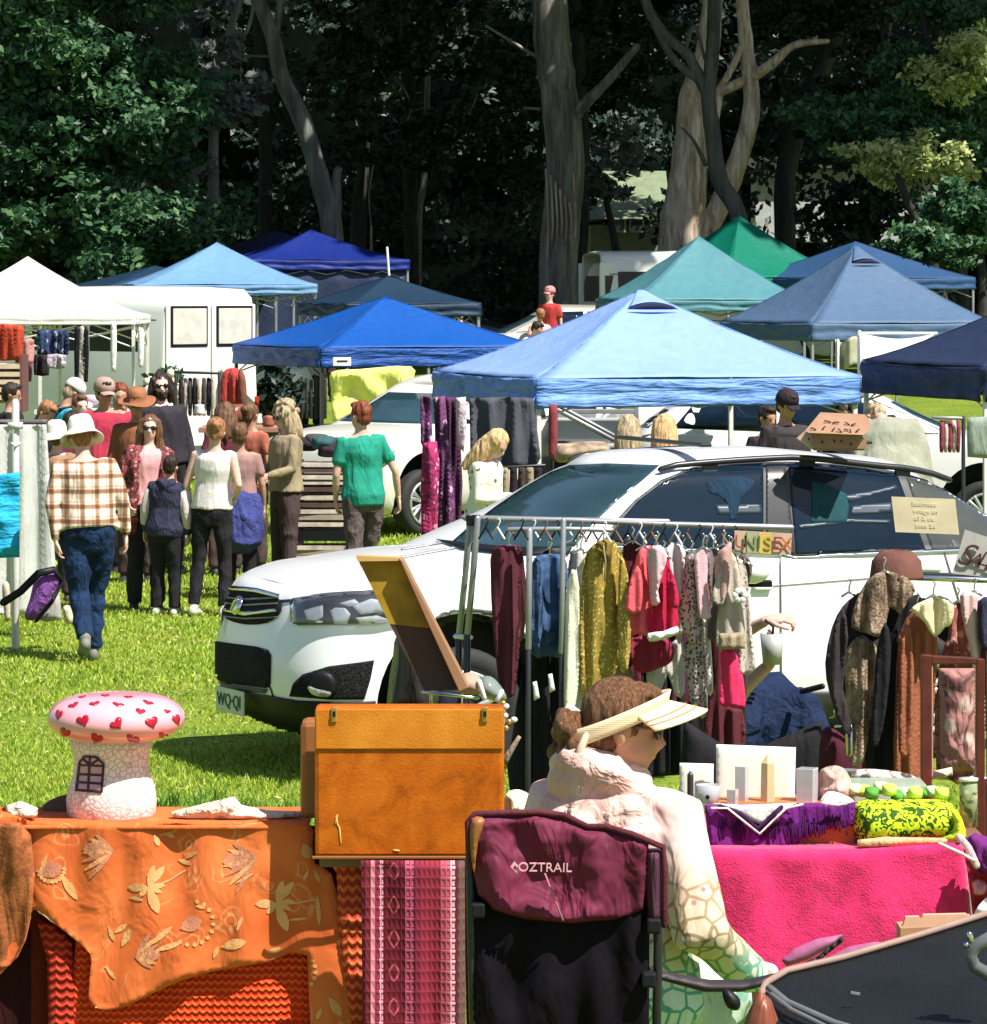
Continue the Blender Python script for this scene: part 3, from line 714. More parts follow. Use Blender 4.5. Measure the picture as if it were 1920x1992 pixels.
# white poles and awning at the right
t = thing('awning', 'white triangular awning with a tall pole behind the light blue gazebo corner', 'awning', XY(1672, 37))
mb = MB(); mb.tube([XY(1672, 37), P(1672, 646, 37)], .022, n=8); mb.build('pole', WHITEPOLE, t)
mb = MB(); A, B_, C_ = P(1672, 648, 37), P(1822, 648, 37.4), P(1675, 735, 36.2)
mb.grid(lambda u, v: tuple(A.lerp(B_, u).lerp(C_, v)+Vector((0, 0, -.06*math.sin(math.pi*u)*(1-v)))), 20, 12); mb.build('canvas', T_WH, t, solid=.006)
mb = MB(); mb.tube([A, P(1750, 700, 37.2)], .012, n=5); mb.tube([A, B_], .015, n=6); mb.build('strut', WHITEPOLE, t)
t = thing('awning', 'beige folded canopy hanging under the grey-blue gazebo', 'awning', XY(1640, 46))
mb = MB(); mb.grid(lambda u, v: tuple(P(1625+u*55, 660+v*55+6*math.sin(u*7), 46+.1*math.sin(u*9))), 14, 8); mb.build('canvas', cloth('beige_canvas', (.4, .4, .27)), t, solid=.01)
mb = MB(); mb.tube([XY(1630, 46), P(1630, 662, 46)], .02, n=6); mb.build('pole', WHITEPOLE, t)
# ================================================================== vehicles
def interp(tab, x):
    if x <= tab[0][0]: return tab[0][1]
    for (a, va), (b, vb) in zip(tab, tab[1:]):
        if x <= b:
            t = (x-a)/(b-a); t = t*t*(3-2*t)*.5+t*.5; return va+(vb-va)*t
    return tab[-1][1]
CQ = [18, 30, 10]
def densify(rows, k):
    out = []
    for i in range(len(rows)-1):
        p = [rows[max(i-1, 0)], rows[i], rows[i+1], rows[min(i+2, len(rows)-1)]]
        for a in range(k):
            t = a/k; out.append(tuple(.5*((2*p[1][j])+(p[2][j]-p[0][j])*t+(2*p[0][j]-5*p[1][j]+4*p[2][j]-p[3][j])*t*t+(3*p[1][j]-p[0][j]-3*p[2][j]+p[3][j])*t**3) for j in range(len(p[1]))))
    return out+[rows[-1]]
def contour(xf, xr, b, af, ar, nf, nr, nq=None, ns=None, nqr=None):
    nq = nq or CQ[0]; ns = ns or CQ[1]; nqr = nqr or CQ[2]
    out = []
    for i in range(nq+1):
        th = math.pi/2*(i/nq)**1.5; out.append((xf+af-af*max(0, math.cos(th))**(2/nf), b*math.sin(th)**(2/nf)))
    for i in range(1, ns): out.append((xf+af+(xr-ar-xf-af)*i/ns, b))
    for i in range(nqr+1):
        th = math.pi/2*(1-i/nqr); out.append((xr-ar+ar*max(0, math.cos(th))**(2/nr), b*math.sin(th)**(2/nr)))
    return out
def carbody(p):
    """p: L,b,zb,zt(table),levels,glass... returns painted mesh in car space: x back from the nose, y across, z up"""
    mb = MB(); zt = lambda x: interp(p['zt'], x)
    rows = []
    for (v, xf, db, xr) in (densify(p['levels'], 3) if CQ[0] > 20 else p['levels']):
        c = contour(xf, p['L']-xr, p['b']-db, p.get('af', .75), p.get('ar', .5), p.get('nf', 2.6), p.get('nr', 3.2))
        rows.append([(x, y, p['zb']+v*(zt(x)-p['zb'])) for x, y in c])
    n = len(rows[0]); ring = 2*n-2
    def full(r): return [(x, -y, z) for x, y, z in r]+[(x, y, z) for x, y, z in reversed(r[1:-1])]
    vs = []
    for r in rows: vs += full(r)
    fs = [(i*ring+k, i*ring+(k+1) % ring, (i+1)*ring+(k+1) % ring, (i+1)*ring+k) for i in range(len(rows)-1) for k in range(ring)]
    mb.add(vs, fs)
    def cap(row, crown, bottom=False, m=10):
        def fn(u, v):
            i = min(n-1, int(round(v*(n-1)))); x, y, z = row[i]; a = u*2-1
            return (x, a*y, z+crown(x)*(1-a*a)**.8 if abs(a) < 1 else z)
        mb.grid(fn, m, n-1)
    cap(rows[-1], lambda x: p.get('crown', .05)*min(1, max(0, (x-.1)/.5)))
    cap(rows[0], lambda x: 0)
    me = mb.mesh(); bm = bmesh.new(); bm.from_mesh(me); bmesh.ops.remove_doubles(bm, verts=bm.verts, dist=1e-4)
    bmesh.ops.recalc_face_normals(bm, faces=bm.faces); bm.to_mesh(me); bm.free()
    me.materials.append(p['paint']); me.materials.append(BLACK)
    # wheel wells
    cut = MB()
    for wx in p['wheels']:
        for sy in (-1, 1):
            rot = Matrix.Rotation(R(90), 3, 'X')
            cut.lathe([(0, -.16), (p['arch'], -.16), (p['arch'], .16), (0, .16)], (wx, sy*(p['b']-.12), p['wr']+p.get('az', 0)), n=40, rot=rot)
    cm = cut.mesh(); bm = bmesh.new(); bm.from_mesh(cm); bmesh.ops.remove_doubles(bm, verts=bm.verts, dist=1e-4); bmesh.ops.recalc_face_normals(bm, faces=bm.faces); bm.to_mesh(cm); bm.free()
    cm.materials.append(p['paint']); cm.materials.append(BLACK); cm.polygons.foreach_set('material_index', [1]*len(cm.polygons))
    co_ = bpy.data.objects.new('cut', cm); COL.objects.link(co_)
    me = bake(me, [('BOOLEAN', dict(operation='DIFFERENCE', object=co_, solver='EXACT'))]); bpy.data.objects.remove(co_)
    g = p.get('glass')
    if g:
        mb = MB(); rows = []; zr = lambda x: interp(g['zr'], x)
        for (w_, xf, xr, b_) in (densify(g['levels'], 3) if CQ[0] > 20 else g['levels']):
            c = contour(xf, xr, b_, g.get('af', .35), g.get('ar', .35), 2.5, 2.8)
            rows.append([(x, y, (zt(x)-.02)+w_*(zr(x)-zt(x)+.02)) for x, y in c])
        vs = []
        for r in rows: vs += full(r)
        mb.add(vs, [(i*ring+k, i*ring+(k+1) % ring, (i+1)*ring+(k+1) % ring, (i+1)*ring+k) for i in range(len(rows)-1) for k in range(ring)])
        row = rows[-1]
        def fn(u, v):
            i = min(n-1, int(round(v*(n-1)))); x, y, z = row[i]; a = u*2-1
            return (x, a*y, z+g.get('crown', .09)*(max(0, 1-abs(a)**2.2))*min(1, y/(.9*g['levels'][-1][3])+.0))
        mb.grid(fn, 12, n-1)
        m2 = mb.mesh(); bm = bmesh.new(); bm.from_mesh(m2); bmesh.ops.remove_doubles(bm, verts=bm.verts, dist=1e-4); bmesh.ops.recalc_face_normals(bm, faces=bm.faces)
        bm.from_mesh(me); bm.to_mesh(me); bm.free()
    return me
def mesh_bvh(me, mtx=None):
    bm = bmesh.new(); bm.from_mesh(me)
    if mtx: bm.transform(mtx)
    bm.normal_update()
    b = BVHTree.FromBMesh(bm); bm.free(); return b
def decal(name, mat, poly, proj, bvh, parent, eps=.004, step=.05, sm=1, local=False, thick=.006, dome=0, w=.05, ends=1):
    if sm > 1: poly = smooth_poly(poly, sm)
    V, T, d = fill2d(poly, step); out = []
    last = None; hits = []
    for x, y in V:
        o, dr = proj(x, y); h = bvh.ray_cast(o, dr)
        hits.append((h, o, dr))
    good = [h[0][3] for h in hits if h[0][0] is not None]
    if not good: return None
    md = sorted(good)[len(good)//2]
    ns = []; miss = set()
    for i_, ((h, o, dr), dd) in enumerate(zip(hits, d)):
        if h[0] is not None and h[3] < md*1.25+.4:
            nrm = h[1] if h[1].dot(dr) < 0 else -h[1]; ns.append(nrm); out.append(h[0]+nrm*(eps+dome*min(1, dd/w)**.5))
        else:
            miss.add(i_); ns.append(-dr); q = bvh.find_nearest(o+dr*md); out.append(q[0]+(o-q[0]).normalized()*eps if q[0] else o+dr*md)
    T2 = []
    for t_ in T:
        if local and any(i in miss for i in t_): continue
        a_, b_, c_ = [Vector(out[i]) for i in t_]
        T2.append(t_ if (b_-a_).cross(c_-a_).dot(ns[t_[0]]) > 0 else tuple(reversed(t_)))
    if not T2: return None
    mb = MB(); mb.add(out, T2); ob = mb.build(name, mat, parent, local=local, solid=-thick, fix=False)
    return ob
def campj(x, y):
    d = P(x, y, 10)-Vector((0, 0, H)); return Vector((0, 0, H)), d.normalized()
def wheel(parent, c, r=.345, wd=.22, side=-1, spokes=5, local=True, tyremat=RUBBER, rimmat=None, ang=0):
    rot = Matrix.Rotation(R(90)*(1 if side < 0 else -1), 3, 'X')
    rimmat = rimmat or M('alloy', (.6, .61, .62), rough=.3, metal=.6)
    mb = MB(); mb.lathe([(0, -.02), (r*.62, -.02), (r*.62, .05), (0, .05)], c, n=24, rot=rot); hub = mb.build('wheel', M('brake_dark', (.03, .03, .03), rough=.6), parent, local=local, smooth=False)
    mb = MB(); mb.lathe([(r*.66, -wd/2), (r*.9, -wd/2-.005), (r*.985, -wd/2+.03), (r, -wd/4), (r, wd/4), (r*.985, wd/2-.03), (r*.9, wd/2+.005), (r*.68, wd/2-.01), (r*.66, wd/2-.04), (r*.66, -wd/2)], c, n=40, rot=rot); mb.build('tyre', tyremat, hub, local=local)
    mb = MB(); mb.lathe([(r*.67, wd/2-.02), (r*.67, wd/2+.004), (r*.60, wd/2+.002), (r*.60, .02)], c, n=40, rot=rot)
    c = Vector(c)
    for k in range(spokes):
        a = ang+2*math.pi*k/spokes
        for da in (-.16, .16):
            p0 = Vector((math.cos(a)*r*.12, math.sin(a)*r*.12, wd/2-.035)); p1 = Vector((math.cos(a+da)*r*.63, math.sin(a+da)*r*.63, wd/2-.01))
            mb.tube([c+rot @ p0, c+rot @ p1], .02, n=6)
    mb.ell(c+rot @ Vector((0, 0, wd/2-.03)), (.05, .05, .05), 10, 6)
    mb.build('rim', rimmat, hub, local=local)
    return hub
def paint(name, col, rough=.28):
    return M(name, col, rough=rough, var=.02, coat=.6, spec=.5)
def glassm(name='car_glass', col=(.006, .016, .03), rough=.05):
    return M(name, col, rough=rough, var=.3, vs=1.5, spec=.4)
LAMP = M('lamp_glass', (.5, .5, .48), rough=.08, var=.75, vs=9, coat=1, metal=.3)
W_PAINT = paint('white_paint', (.84, .85, .86))
SUV = dict(L=4.64, b=.925, zb=.24, wr=.36, arch=.49, az=.06, wheels=(.94, 3.65), paint=W_PAINT, af=.5, ar=.5, nf=3.1, crown=.05,
    zt=[(0, 1.0), (.15, 1.03), (.5, 1.09), (1.0, 1.14), (1.35, 1.15), (2.4, 1.15), (3.6, 1.19), (4.3, 1.21), (4.7, 1.1)],
    levels=[(0, .16, .13, .2), (.03, .10, .09, .12), (.12, .03, .04, .04), (.25, -.02, .012, 0), (.4, -.04, .0, 0), (.55, -.03, .0, .01), (.72, .0, .004, .03), (.85, .03, .012, .05), (.93, .06, .026, .08), (.98, .10, .045, .12), (1.0, .16, .085, .17)],
    glass=dict(zr=[(0, 1.55), (1.6, 1.54), (2.3, 1.63), (3.0, 1.64), (3.7, 1.58), (4.3, 1.48)], af=.3, ar=.4, crown=.095,
        levels=[(0, .98, 4.55, .865), (.12, 1.1, 4.52, .855), (.35, 1.33, 4.42, .82), (.6, 1.58, 4.3, .775), (.85, 1.82, 4.15, .725), (.96, 1.95, 4.06, .69), (1.0, 2.02, 4.0, .66)]))
# ------------------------------------------------------------------ the white SUV, middle of the picture
th = R(21); Yf = 19.75; c0 = Vector(((476-960)/F*Yf, Yf, 0))
suv = thing('white_car', 'white five-door four-wheel-drive car parked nose left in the middle of the lawn', 'car', c0, th)
CQ[:] = [48, 96, 26]; me = carbody(SUV); CQ[:] = [18, 30, 10]; MT = RM[suv.name]; BV = mesh_bvh(me, MT)
body = link('body', me, None, suv, local=True, fix=False, angle=38)
def D(name, mat, poly, **k):
    k.pop('step', 0); par = k.pop('parent', suv); k['eps'] = k.get('eps', .004)+.004; return decal(name, mat, poly, campj, BV, par, step=6, w=10, **k)
GL = glassm(); GLW = glassm('windscreen_glass', (.025, .06, .075), .06)
MESHM = pattern('grille_mesh', lambda n, l, v: (ramp(n, l, voro(n, l, v, 60, feature='DISTANCE_TO_EDGE'), [(.05, (.022, .022, .025)), (.12, (.001, .001, .0015))]), voro(n, l, v, 60)), rough=.95, fold=0)
TRIM = M('grey_cladding', (.055, .058, .06), rough=.6)
D('windscreen', GLW, [(880, 1056), (918, 1022), (968, 985), (1020, 950), (1072, 920), (1110, 906), (1180, 903), (1282, 907), (1250, 935), (1200, 975), (1155, 1018), (1118, 1062), (1000, 1070), (930, 1066)], step=.05)
D('wiper_cowl', BLACK, [(850, 1052), (905, 1058), (1000, 1068), (1112, 1066), (1105, 1080), (1000, 1082), (900, 1070)], eps=.008)
dw = D('front_window', GL, [(1180, 1052), (1208, 1012), (1240, 975), (1290, 938), (1350, 914), (1420, 906), (1484, 903), (1484, 1070), (1300, 1066)], sm=1)
D('pillar_trim', M('pillar_grey', (.035, .035, .04), rough=.35), [(1490, 905), (1527, 905), (1545, 1078), (1490, 1072)], eps=.007)
D('rear_window', GL, [(1533, 904), (1600, 905), (1680, 913), (1745, 926), (1800, 1070), (1700, 1071), (1547, 1078)])
D('quarter_window', M('quarter_glass', (.06, .065, .055), rough=.08, coat=1), [(1762, 930), (1840, 954), (1900, 985), (1955, 1025), (1980, 1062), (1812, 1069)])
D('window_seal', TRIM, [(1175, 1050), (1200, 1010), (1235, 972), (1286, 934), (1348, 910), (1420, 901), (1540, 899), (1680, 907), (1760, 922), (1850, 950), (1920, 985), (1990, 1050), (1990, 1070), (1545, 1083), (1490, 1079), (1175, 1062)], eps=.001)
D('chrome_strip', CHROME, [(1180, 1061), (1490, 1073), (1545, 1080), (1990, 1064), (1990, 1070), (1545, 1087), (1490, 1080), (1180, 1067)], eps=.009)
D('sun_shade', cloth('shade_teal', (.012, .055, .07), fold=.3), [(1577, 936), (1610, 945), (1645, 962), (1650, 985), (1646, 1018), (1577, 1018)], eps=.0065, thick=.001)
D('seat_cloth', cloth('seat_blue', (.008, .03, .06), fold=.8), [(1372, 940), (1400, 930), (1440, 928), (1468, 936), (1462, 950), (1440, 972), (1430, 1012), (1420, 1012), (1414, 980), (1398, 965), (1380, 960)], eps=.0065, thick=.001)
D('seat_back', M('seat_reflection', (.02, .04, .065), rough=.4), [(1390, 983), (1478, 982), (1482, 1000), (1395, 1002)], eps=.006, thick=.001)
D('reflection_streak', M('seat_reflection', (.02, .04, .065), rough=.4), [(1550, 1022), (1650, 1010), (1730, 1012), (1730, 1020), (1650, 1018), (1555, 1030)], eps=.0063, thick=.001)  # window reflections painted as thin streaks on the side glass
D('reflection_streak', M('seat_reflection', (.02, .04, .065), rough=.4), [(1640, 965), (1700, 955), (1740, 945), (1745, 952), (1700, 964), (1650, 978)], eps=.0063, thick=.001)
for q in ([(1655, 985), (1735, 978), (1735, 998), (1655, 1002)],):
    D('reflection_streak', M('seat_reflection', (.02, .04, .065)), q, eps=.0063, thick=.001)
# fascia
D('grille', MESHM, [(435, 1150), (452, 1146), (500, 1152), (540, 1163), (549, 1178), (545, 1195), (520, 1212), (480, 1215), (450, 1208), (436, 1195), (436, 1170)], sm=3, eps=.006)
D('grille_bar', CHROME, [(440, 1184), (480, 1192), (540, 1186), (543, 1191), (480, 1199), (440, 1190)], eps=.016)
for yb in (1163, 1174, 1200):
    D('grille_bar', M('bar_dark', (.09, .09, .1), rough=.3), [(440, yb-2), (480, yb+3), (543, yb), (543, yb+3), (480, yb+6), (440, yb+1)], eps=.010)
D('grille_surround', CHROME, [(440, 1144), (460, 1143), (505, 1148), (548, 1160), (547, 1166), (500, 1155), (455, 1150)], eps=.016)
mb = MB(); hpt, hn, _, _ = BV.ray_cast(*campj(470, 1180)); hpt = hpt or P(470, 1180, 19.6); hn = hn or Vector((-.4, -1, 0)).normalized(); q = hpt+hn*.03
rot = hn.to_track_quat('Z', 'Y').to_matrix()
mb.lathe([(0, .012), (.035, .012), (.052, .006), (.055, -.01)], q, n=20, rot=rot); mb.tube([q+rot @ Vector((-.03, -.03, .014)), q+rot @ Vector((.01, .02, .02)), q+rot @ Vector((.035, .03, .014))], .008, n=6); mb.build('badge', CHROME, suv)
D('lower_grille', MESHM, [(421, 1247), (440, 1250), (500, 1258), (521, 1264), (528, 1275), (527, 1330), (521, 1338), (470, 1332), (421, 1322)], eps=.005)
D('lip_strip', TRIM, [(421, 1324), (470, 1334), (522, 1340), (520, 1348), (470, 1342), (421, 1332)], eps=.012)
D('bumper_skirt', BLACK, [(424, 1335), (470, 1345), (521, 1352), (580, 1362), (680, 1366), (748, 1362), (760, 1400), (760, 1440), (640, 1450), (560, 1430), (500, 1408), (436, 1383)], eps=.006)
D('fog_recess', MESHM, [(565, 1354), (572, 1330), (590, 1312), (640, 1296), (700, 1288), (727, 1284), (720, 1320), (708, 1360), (640, 1360)], eps=.006)
D('fog_lamp', BLACK, [(604, 1330), (612, 1312), (630, 1304), (648, 1312), (657, 1330), (652, 1350), (632, 1358), (612, 1352)], sm=3, eps=.012, dome=.02)
D('fog_glass', LAMP, [(606, 1332), (622, 1338), (645, 1344), (640, 1352), (620, 1350), (608, 1342)], sm=2, eps=.034)
hl = D('headlight', M('lamp_housing', (.09, .085, .085), rough=.25, coat=.3, var=.2, vs=14), [(573, 1176), (578, 1170), (640, 1160), (725, 1152), (790, 1146), (800, 1160), (775, 1205), (730, 1214), (640, 1215), (580, 1217), (574, 1210)], eps=.005, dome=.012)
for a in ([(597, 1190), (632, 1180), (632, 1202), (619, 1209), (602, 1207)], [(645, 1190), (655, 1184), (672, 1184), (682, 1195), (676, 1211), (652, 1211)], [(662, 1176), (690, 1168), (700, 1176), (680, 1182)], [(686, 1180), (720, 1166), (752, 1170), (748, 1190), (700, 1196)], [(690, 1202), (730, 1197), (758, 1206), (700, 1213)], [(612, 1213), (625, 1208), (640, 1213)], [(752, 1160), (775, 1155), (770, 1185), (756, 1180)]):
    D('reflector', M('reflector_white', (.8, .8, .8), rough=.2, var=.12, vs=30, metal=.3), a, sm=1, eps=.018, thick=.002, parent=hl)
HLP = [(573, 1176), (578, 1170), (640, 1160), (725, 1152), (790, 1146), (800, 1160), (775, 1205), (730, 1214), (640, 1215), (580, 1217), (574, 1210)]
D('lens', M('lens_clear', (.95, .97, 1), rough=.03, trans=1, var=.01, spec=.6), HLP, eps=.03, dome=.008, thick=.003, parent=hl)
D('hood_seam', M('seam', (.02, .02, .02)), [(545, 1168), (575, 1166), (640, 1156), (725, 1148), (800, 1140), (800, 1143), (725, 1152), (640, 1159), (575, 1170), (545, 1172)], eps=.003)
for pl in ([(700, 1098), (900, 1062), (903, 1065), (703, 1101)], [(780, 1068), (870, 1054), (872, 1056), (782, 1071)]):
    D('hood_crease', M('crease', (.45, .45, .46)), pl, eps=.0015, thick=.001)
D('wheel_arch_trim', TRIM, [(795, 1320), (800, 1270), (820, 1225), (860, 1195), (910, 1182), (960, 1188), (1005, 1215), (1035, 1260), (1045, 1330), (1025, 1330), (1010, 1275), (985, 1235), (950, 1212), (912, 1204), (870, 1212), (840, 1240), (822, 1280), (816, 1330)], eps=.008, thick=.012)
D('side_skirt', TRIM, [(1040, 1360), (1200, 1352), (1600, 1345), (1760, 1342), (1760, 1400), (1600, 1408), (1040, 1435)], eps=.006)
SEAM = M('panel_seam', (.12, .12, .12))
D('door_seam', SEAM, [(1516, 1085), (1519, 1085), (1521, 1345), (1518, 1345)], eps=.002, thick=.001)
D('door_seam', SEAM, [(1835, 1075), (1838, 1075), (1870, 1180), (1867, 1180)], eps=.002, thick=.001)
D('body_crease', M('crease', (.45, .45, .46)), [(1500, 1138), (1700, 1122), (1900, 1112), (1900, 1115), (1700, 1125), (1500, 1141)], eps=.0015, thick=.001)
D('door_handle', W_PAINT, [(1775, 1105), (1800, 1098), (1830, 1103), (1828, 1112), (1800, 1110), (1778, 1112)], eps=.02, thick=.02)
D('door_handle', W_PAINT, [(1462, 1140), (1480, 1136), (1500, 1140), (1498, 1148), (1465, 1149)], eps=.02, thick=.02)
# door mirror partly hidden behind the clothes
mb = MB(); mb.ell(P(1462, 1110, 18.98), (.10, .09, .07), 16, 10); mb.build('door_mirror', W_PAINT, suv)
mb = MB(); mb.box(P(1464, 1135, 19.1), (.2, .12, .03)); mb.build('mirror_base', BLACK, suv, smooth=False)
# number plate with blurred characters
pp = []
for q in ((421, 1334), (474, 1342), (472, 1391), (420, 1378)):
    h_ = BV.ray_cast(*campj(*q)); pp.append(h_[0]+h_[1]*.03 if h_[0] else P(q[0], q[1], 19.7))
A = pp[0]; ux = (pp[1]-pp[0]); uz = (pp[3]-pp[0])
ux = Vector((math.cos(R(20-90+8)), math.sin(R(-62)), 0)).normalized(); plc = (pp[0]+pp[2])/2+Vector((.006, -.03, 0))
mb = MB(); rm = Matrix.Rotation(math.atan2(ux.y, ux.x), 3, 'Z'); mb.box(plc, (.37, .012, .135), mat=rm); np_ = mb.build('number_plate', M('plate_pale', (.6, .68, .55), rough=.4), suv, smooth=False, bevel=.004)
fr = Matrix.Translation(plc+rm @ Vector((0, -.009, 0))) @ rm.to_4x4() @ Matrix.Rotation(R(90), 4, 'X')
textmesh('WQ·QI', .1, M('plate_ink', (.04, .09, .06)), np_, fr)
for sx in (-1, 1):
    for x_ in (.94, 3.65): wheel(suv, (x_, sx*.80, .36), .36, .23, side=sx, ang=.3)
# roof rails, aerial
for sy in (-1, 1):
    mb = MB(); pts = [Vector((2.2+i*.1, sy*.66, interp(SUV['glass']['zr'], 2.2+i*.1)+.022+.035*math.sin(math.pi*i/18)**.5)) for i in range(19)]
    mb.tube(pts, .018, n=8, ell=(1.2, 1)); rl = mb.build('roof_rail', M('rail_dark', (.04, .04, .045), rough=.35, metal=.4), suv, local=True)
    for i in (3, 9, 15):
        mb = MB(); mb.box(pts[i]-Vector((0, 0, .025)), (.09, .022, .045)); mb.build('rail_foot', BLACK, rl, local=True, smooth=False)
for x_ in (2.5, 3.5):
    mb = MB(); mb.box((x_, 0, 1.77), (.07, 1.22, .02)); mb.build('cross_bar', M('rail_dark', (.04, .04, .045)), suv, local=True, smooth=False, bevel=.005)
D('headlight_far', LAMP, [(421, 1205), (428, 1180), (434, 1185), (434, 1205), (428, 1220)], eps=.004)

# ------------------------------------------------------------------ generic cars further back
SED = dict(L=4.5, b=.88, zb=.2, wr=.33, arch=.38, wheels=(.85, 3.5), af=.6, ar=.5, crown=.04,
    zt=[(0, .66), (.2, .72), (.6, .8), (1.2, .9), (2.4, .93), (3.6, .97), (4.2, .98), (4.5, .9)],
    levels=[(0, .15, .1, .15), (.05, .06, .05, .08), (.25, .0, .01, 0), (.5, 0, 0, 0), (.75, .03, .01, .03), (.92, .08, .03, .07), (1.0, .16, .08, .15)],
    glass=dict(zr=[(0, 1.3), (1.7, 1.3), (2.3, 1.38), (3.0, 1.37), (3.8, 1.27)], af=.3, ar=.35, crown=.07,
        levels=[(0, 1.0, 4.1, .8), (.3, 1.3, 3.98, .76), (.6, 1.6, 3.8, .71), (.9, 1.88, 3.55, .65), (1.0, 2.0, 3.45, .6)]))
def scar(base, **k): d = dict(base); d.update(k); return d
def car(label, name, base, pmat, px, Y, rz, group=None, scale=1, front_win=True, zoff=0, roofrack=False):
    p = scar(base, paint=pmat); c = XY(px, Y); c.z += zoff
    t = thing(name, label, 'car', c, rz, group); me = carbody(p); bv = mesh_bvh(me)
    link('body', me, None, t, local=True, fix=False, angle=38)
    g = base['glass']; zt = base['zt']
    w0, w1 = g['levels'][0][1], g['levels'][-1][1]; r0, r1 = g['levels'][0][2], g['levels'][-1][2]
    zb = lambda x: interp(zt, x)+.04; zr = lambda x: interp(g['zr'], x)-.05
    for sy in (-1, 1):
        pj = lambda x, z, sy=sy: (Vector((x, sy*3, z)), Vector((0, -sy, 0)))
        xa = w0+.32; xm = (w1+r1)/2; xb = r1-.05
        decal('side_window', GL, [(xa, zb(xa)), (xm-.04, zb(xm)), (xm-.04, zr(xm)), (w1+.12, zr(w1+.12))], pj, bv, t, local=True, step=.12)
        decal('side_window', GL, [(xm+.04, zb(xm)), (r0-.45, zb(r0-.5)), (r1-.12, zr(r1-.1)), (xm+.04, zr(xm))], pj, bv, t, local=True, step=.12)
        decal('door_seam', SEAM, [(xm-.006, .35), (xm+.006, .35), (xm+.006, zb(xm)-.05), (xm-.006, zb(xm)-.05)], pj, bv, t, local=True, step=.12, eps=.002, thick=.001)
        decal('door_handle', CHROME, [(xm+.1, zb(xm)-.16), (xm+.28, zb(xm)-.16), (xm+.28, zb(xm)-.19), (xm+.1, zb(xm)-.19)], pj, bv, t, local=True, step=.08, eps=.012)
        decal('headlight', LAMP, [(.1, .5*(zb(0))+.28), (.45, zb(.4)-.16), (.42, zb(.4)-.26), (.1, .5*zb(0)+.14)], pj, bv, t, local=True, step=.06, eps=.006)
    pf = lambda y, z: (Vector((-3, y, z)), Vector((1, 0, 0)))
    bt = g['levels'][0][3]*.84; bu = g['levels'][-1][3]*.84; zc = interp(zt, w0)
    decal('windscreen', GLW, [(-bt, zc+.06), (bt, zc+.06), (bu, zr(w1)-.04), (-bu, zr(w1)-.04)], pf, bv, t, local=True, step=.07)
    decal('grille', MESHM, [(-.5, .42), (.5, .42), (.45, .6), (-.45, .6)], pf, bv, t, local=True, step=.12, eps=.006)
    pr = lambda y, z: (Vector((9, y, z)), Vector((-1, 0, 0)))
    decal('rear_screen', GL, [(-bt, zc+.1), (bt, zc+.1), (bu, zr(r1)-.06), (-bu, zr(r1)-.06)], pr, bv, t, local=True, step=.12)
    for sy in (-1, 1): decal('tail_light', M('tail_red', (.4, .02, .02), rough=.2), [(sy*.55, .75), (sy*.78, .75), (sy*.78, .9), (sy*.55, .9)], pr, bv, t, local=True, step=.08, eps=.006)
    for sy in (-1, 1):
        for x_ in base['wheels']: wheel(t, (x_, sy*(base['b']-.12), base['wr']), base['wr'], .2, side=sy, spokes=7)
    if roofrack:
        for sy in (-1, 1):
            mb = MB(); mb.tube([(w1+.2, sy*.55, zr(w1)+.1), (xm, sy*.57, zr(xm)+.16), (r1-.1, sy*.55, zr(r1)+.12)], .02, n=6); mb.build('roof_rail', BLACK, t, local=True)
    return t
SIL = paint('silver_paint', (.42, .43, .44)); DKP = paint('dark_paint', (.02, .025, .03)); BEI = paint('beige_paint', (.45, .43, .38)); WP2 = paint('white_paint_b', (.78, .78, .76))
PG = 'cars parked behind the stalls'
SUV2 = scar(SUV, glass=dict(SUV['glass']))
car('cream-white car with spoked alloy wheel behind the man in the green shirt', 'parked_car', SUV2, paint('cream_paint', (.72, .7, .62)), 592, 38.6, R(48), PG)
car('white car right of the high-roofed van, seen over the deep blue gazebo', 'parked_car', SUV2, WP2, 612, 57, R(168), PG, roofrack=True)
car('pale beige hatchback parked behind the dark teal-navy gazebo peak', 'parked_car', SED, BEI, 842, 66, R(8), PG)
car('dark car in the shade just right of the thin white pole', 'parked_car', SUV2, DKP, 835, 73, R(172), PG)
car('dark car in deep shade left of the big gum trunk', 'parked_car', SED, DKP, 1050, 76, R(170), PG, roofrack=True)
car('white car whose roof shows between the deep blue and light blue gazebos', 'parked_car', SED, WP2, 820, 52, R(6), PG)
car('white car roof showing at the right edge behind the grey-blue gazebo', 'parked_car', SUV2, WP2, 1800, 64, R(4), PG)
car('white four-wheel-drive parked nose right under the light blue gazebo', 'parked_car', SUV2, WP2, 2085, 37.2, R(176), PG)
car('silver car bonnet at the right edge under the navy gazebo', 'parked_car', SUV2, SIL, 1905, 43.5, R(6), PG)

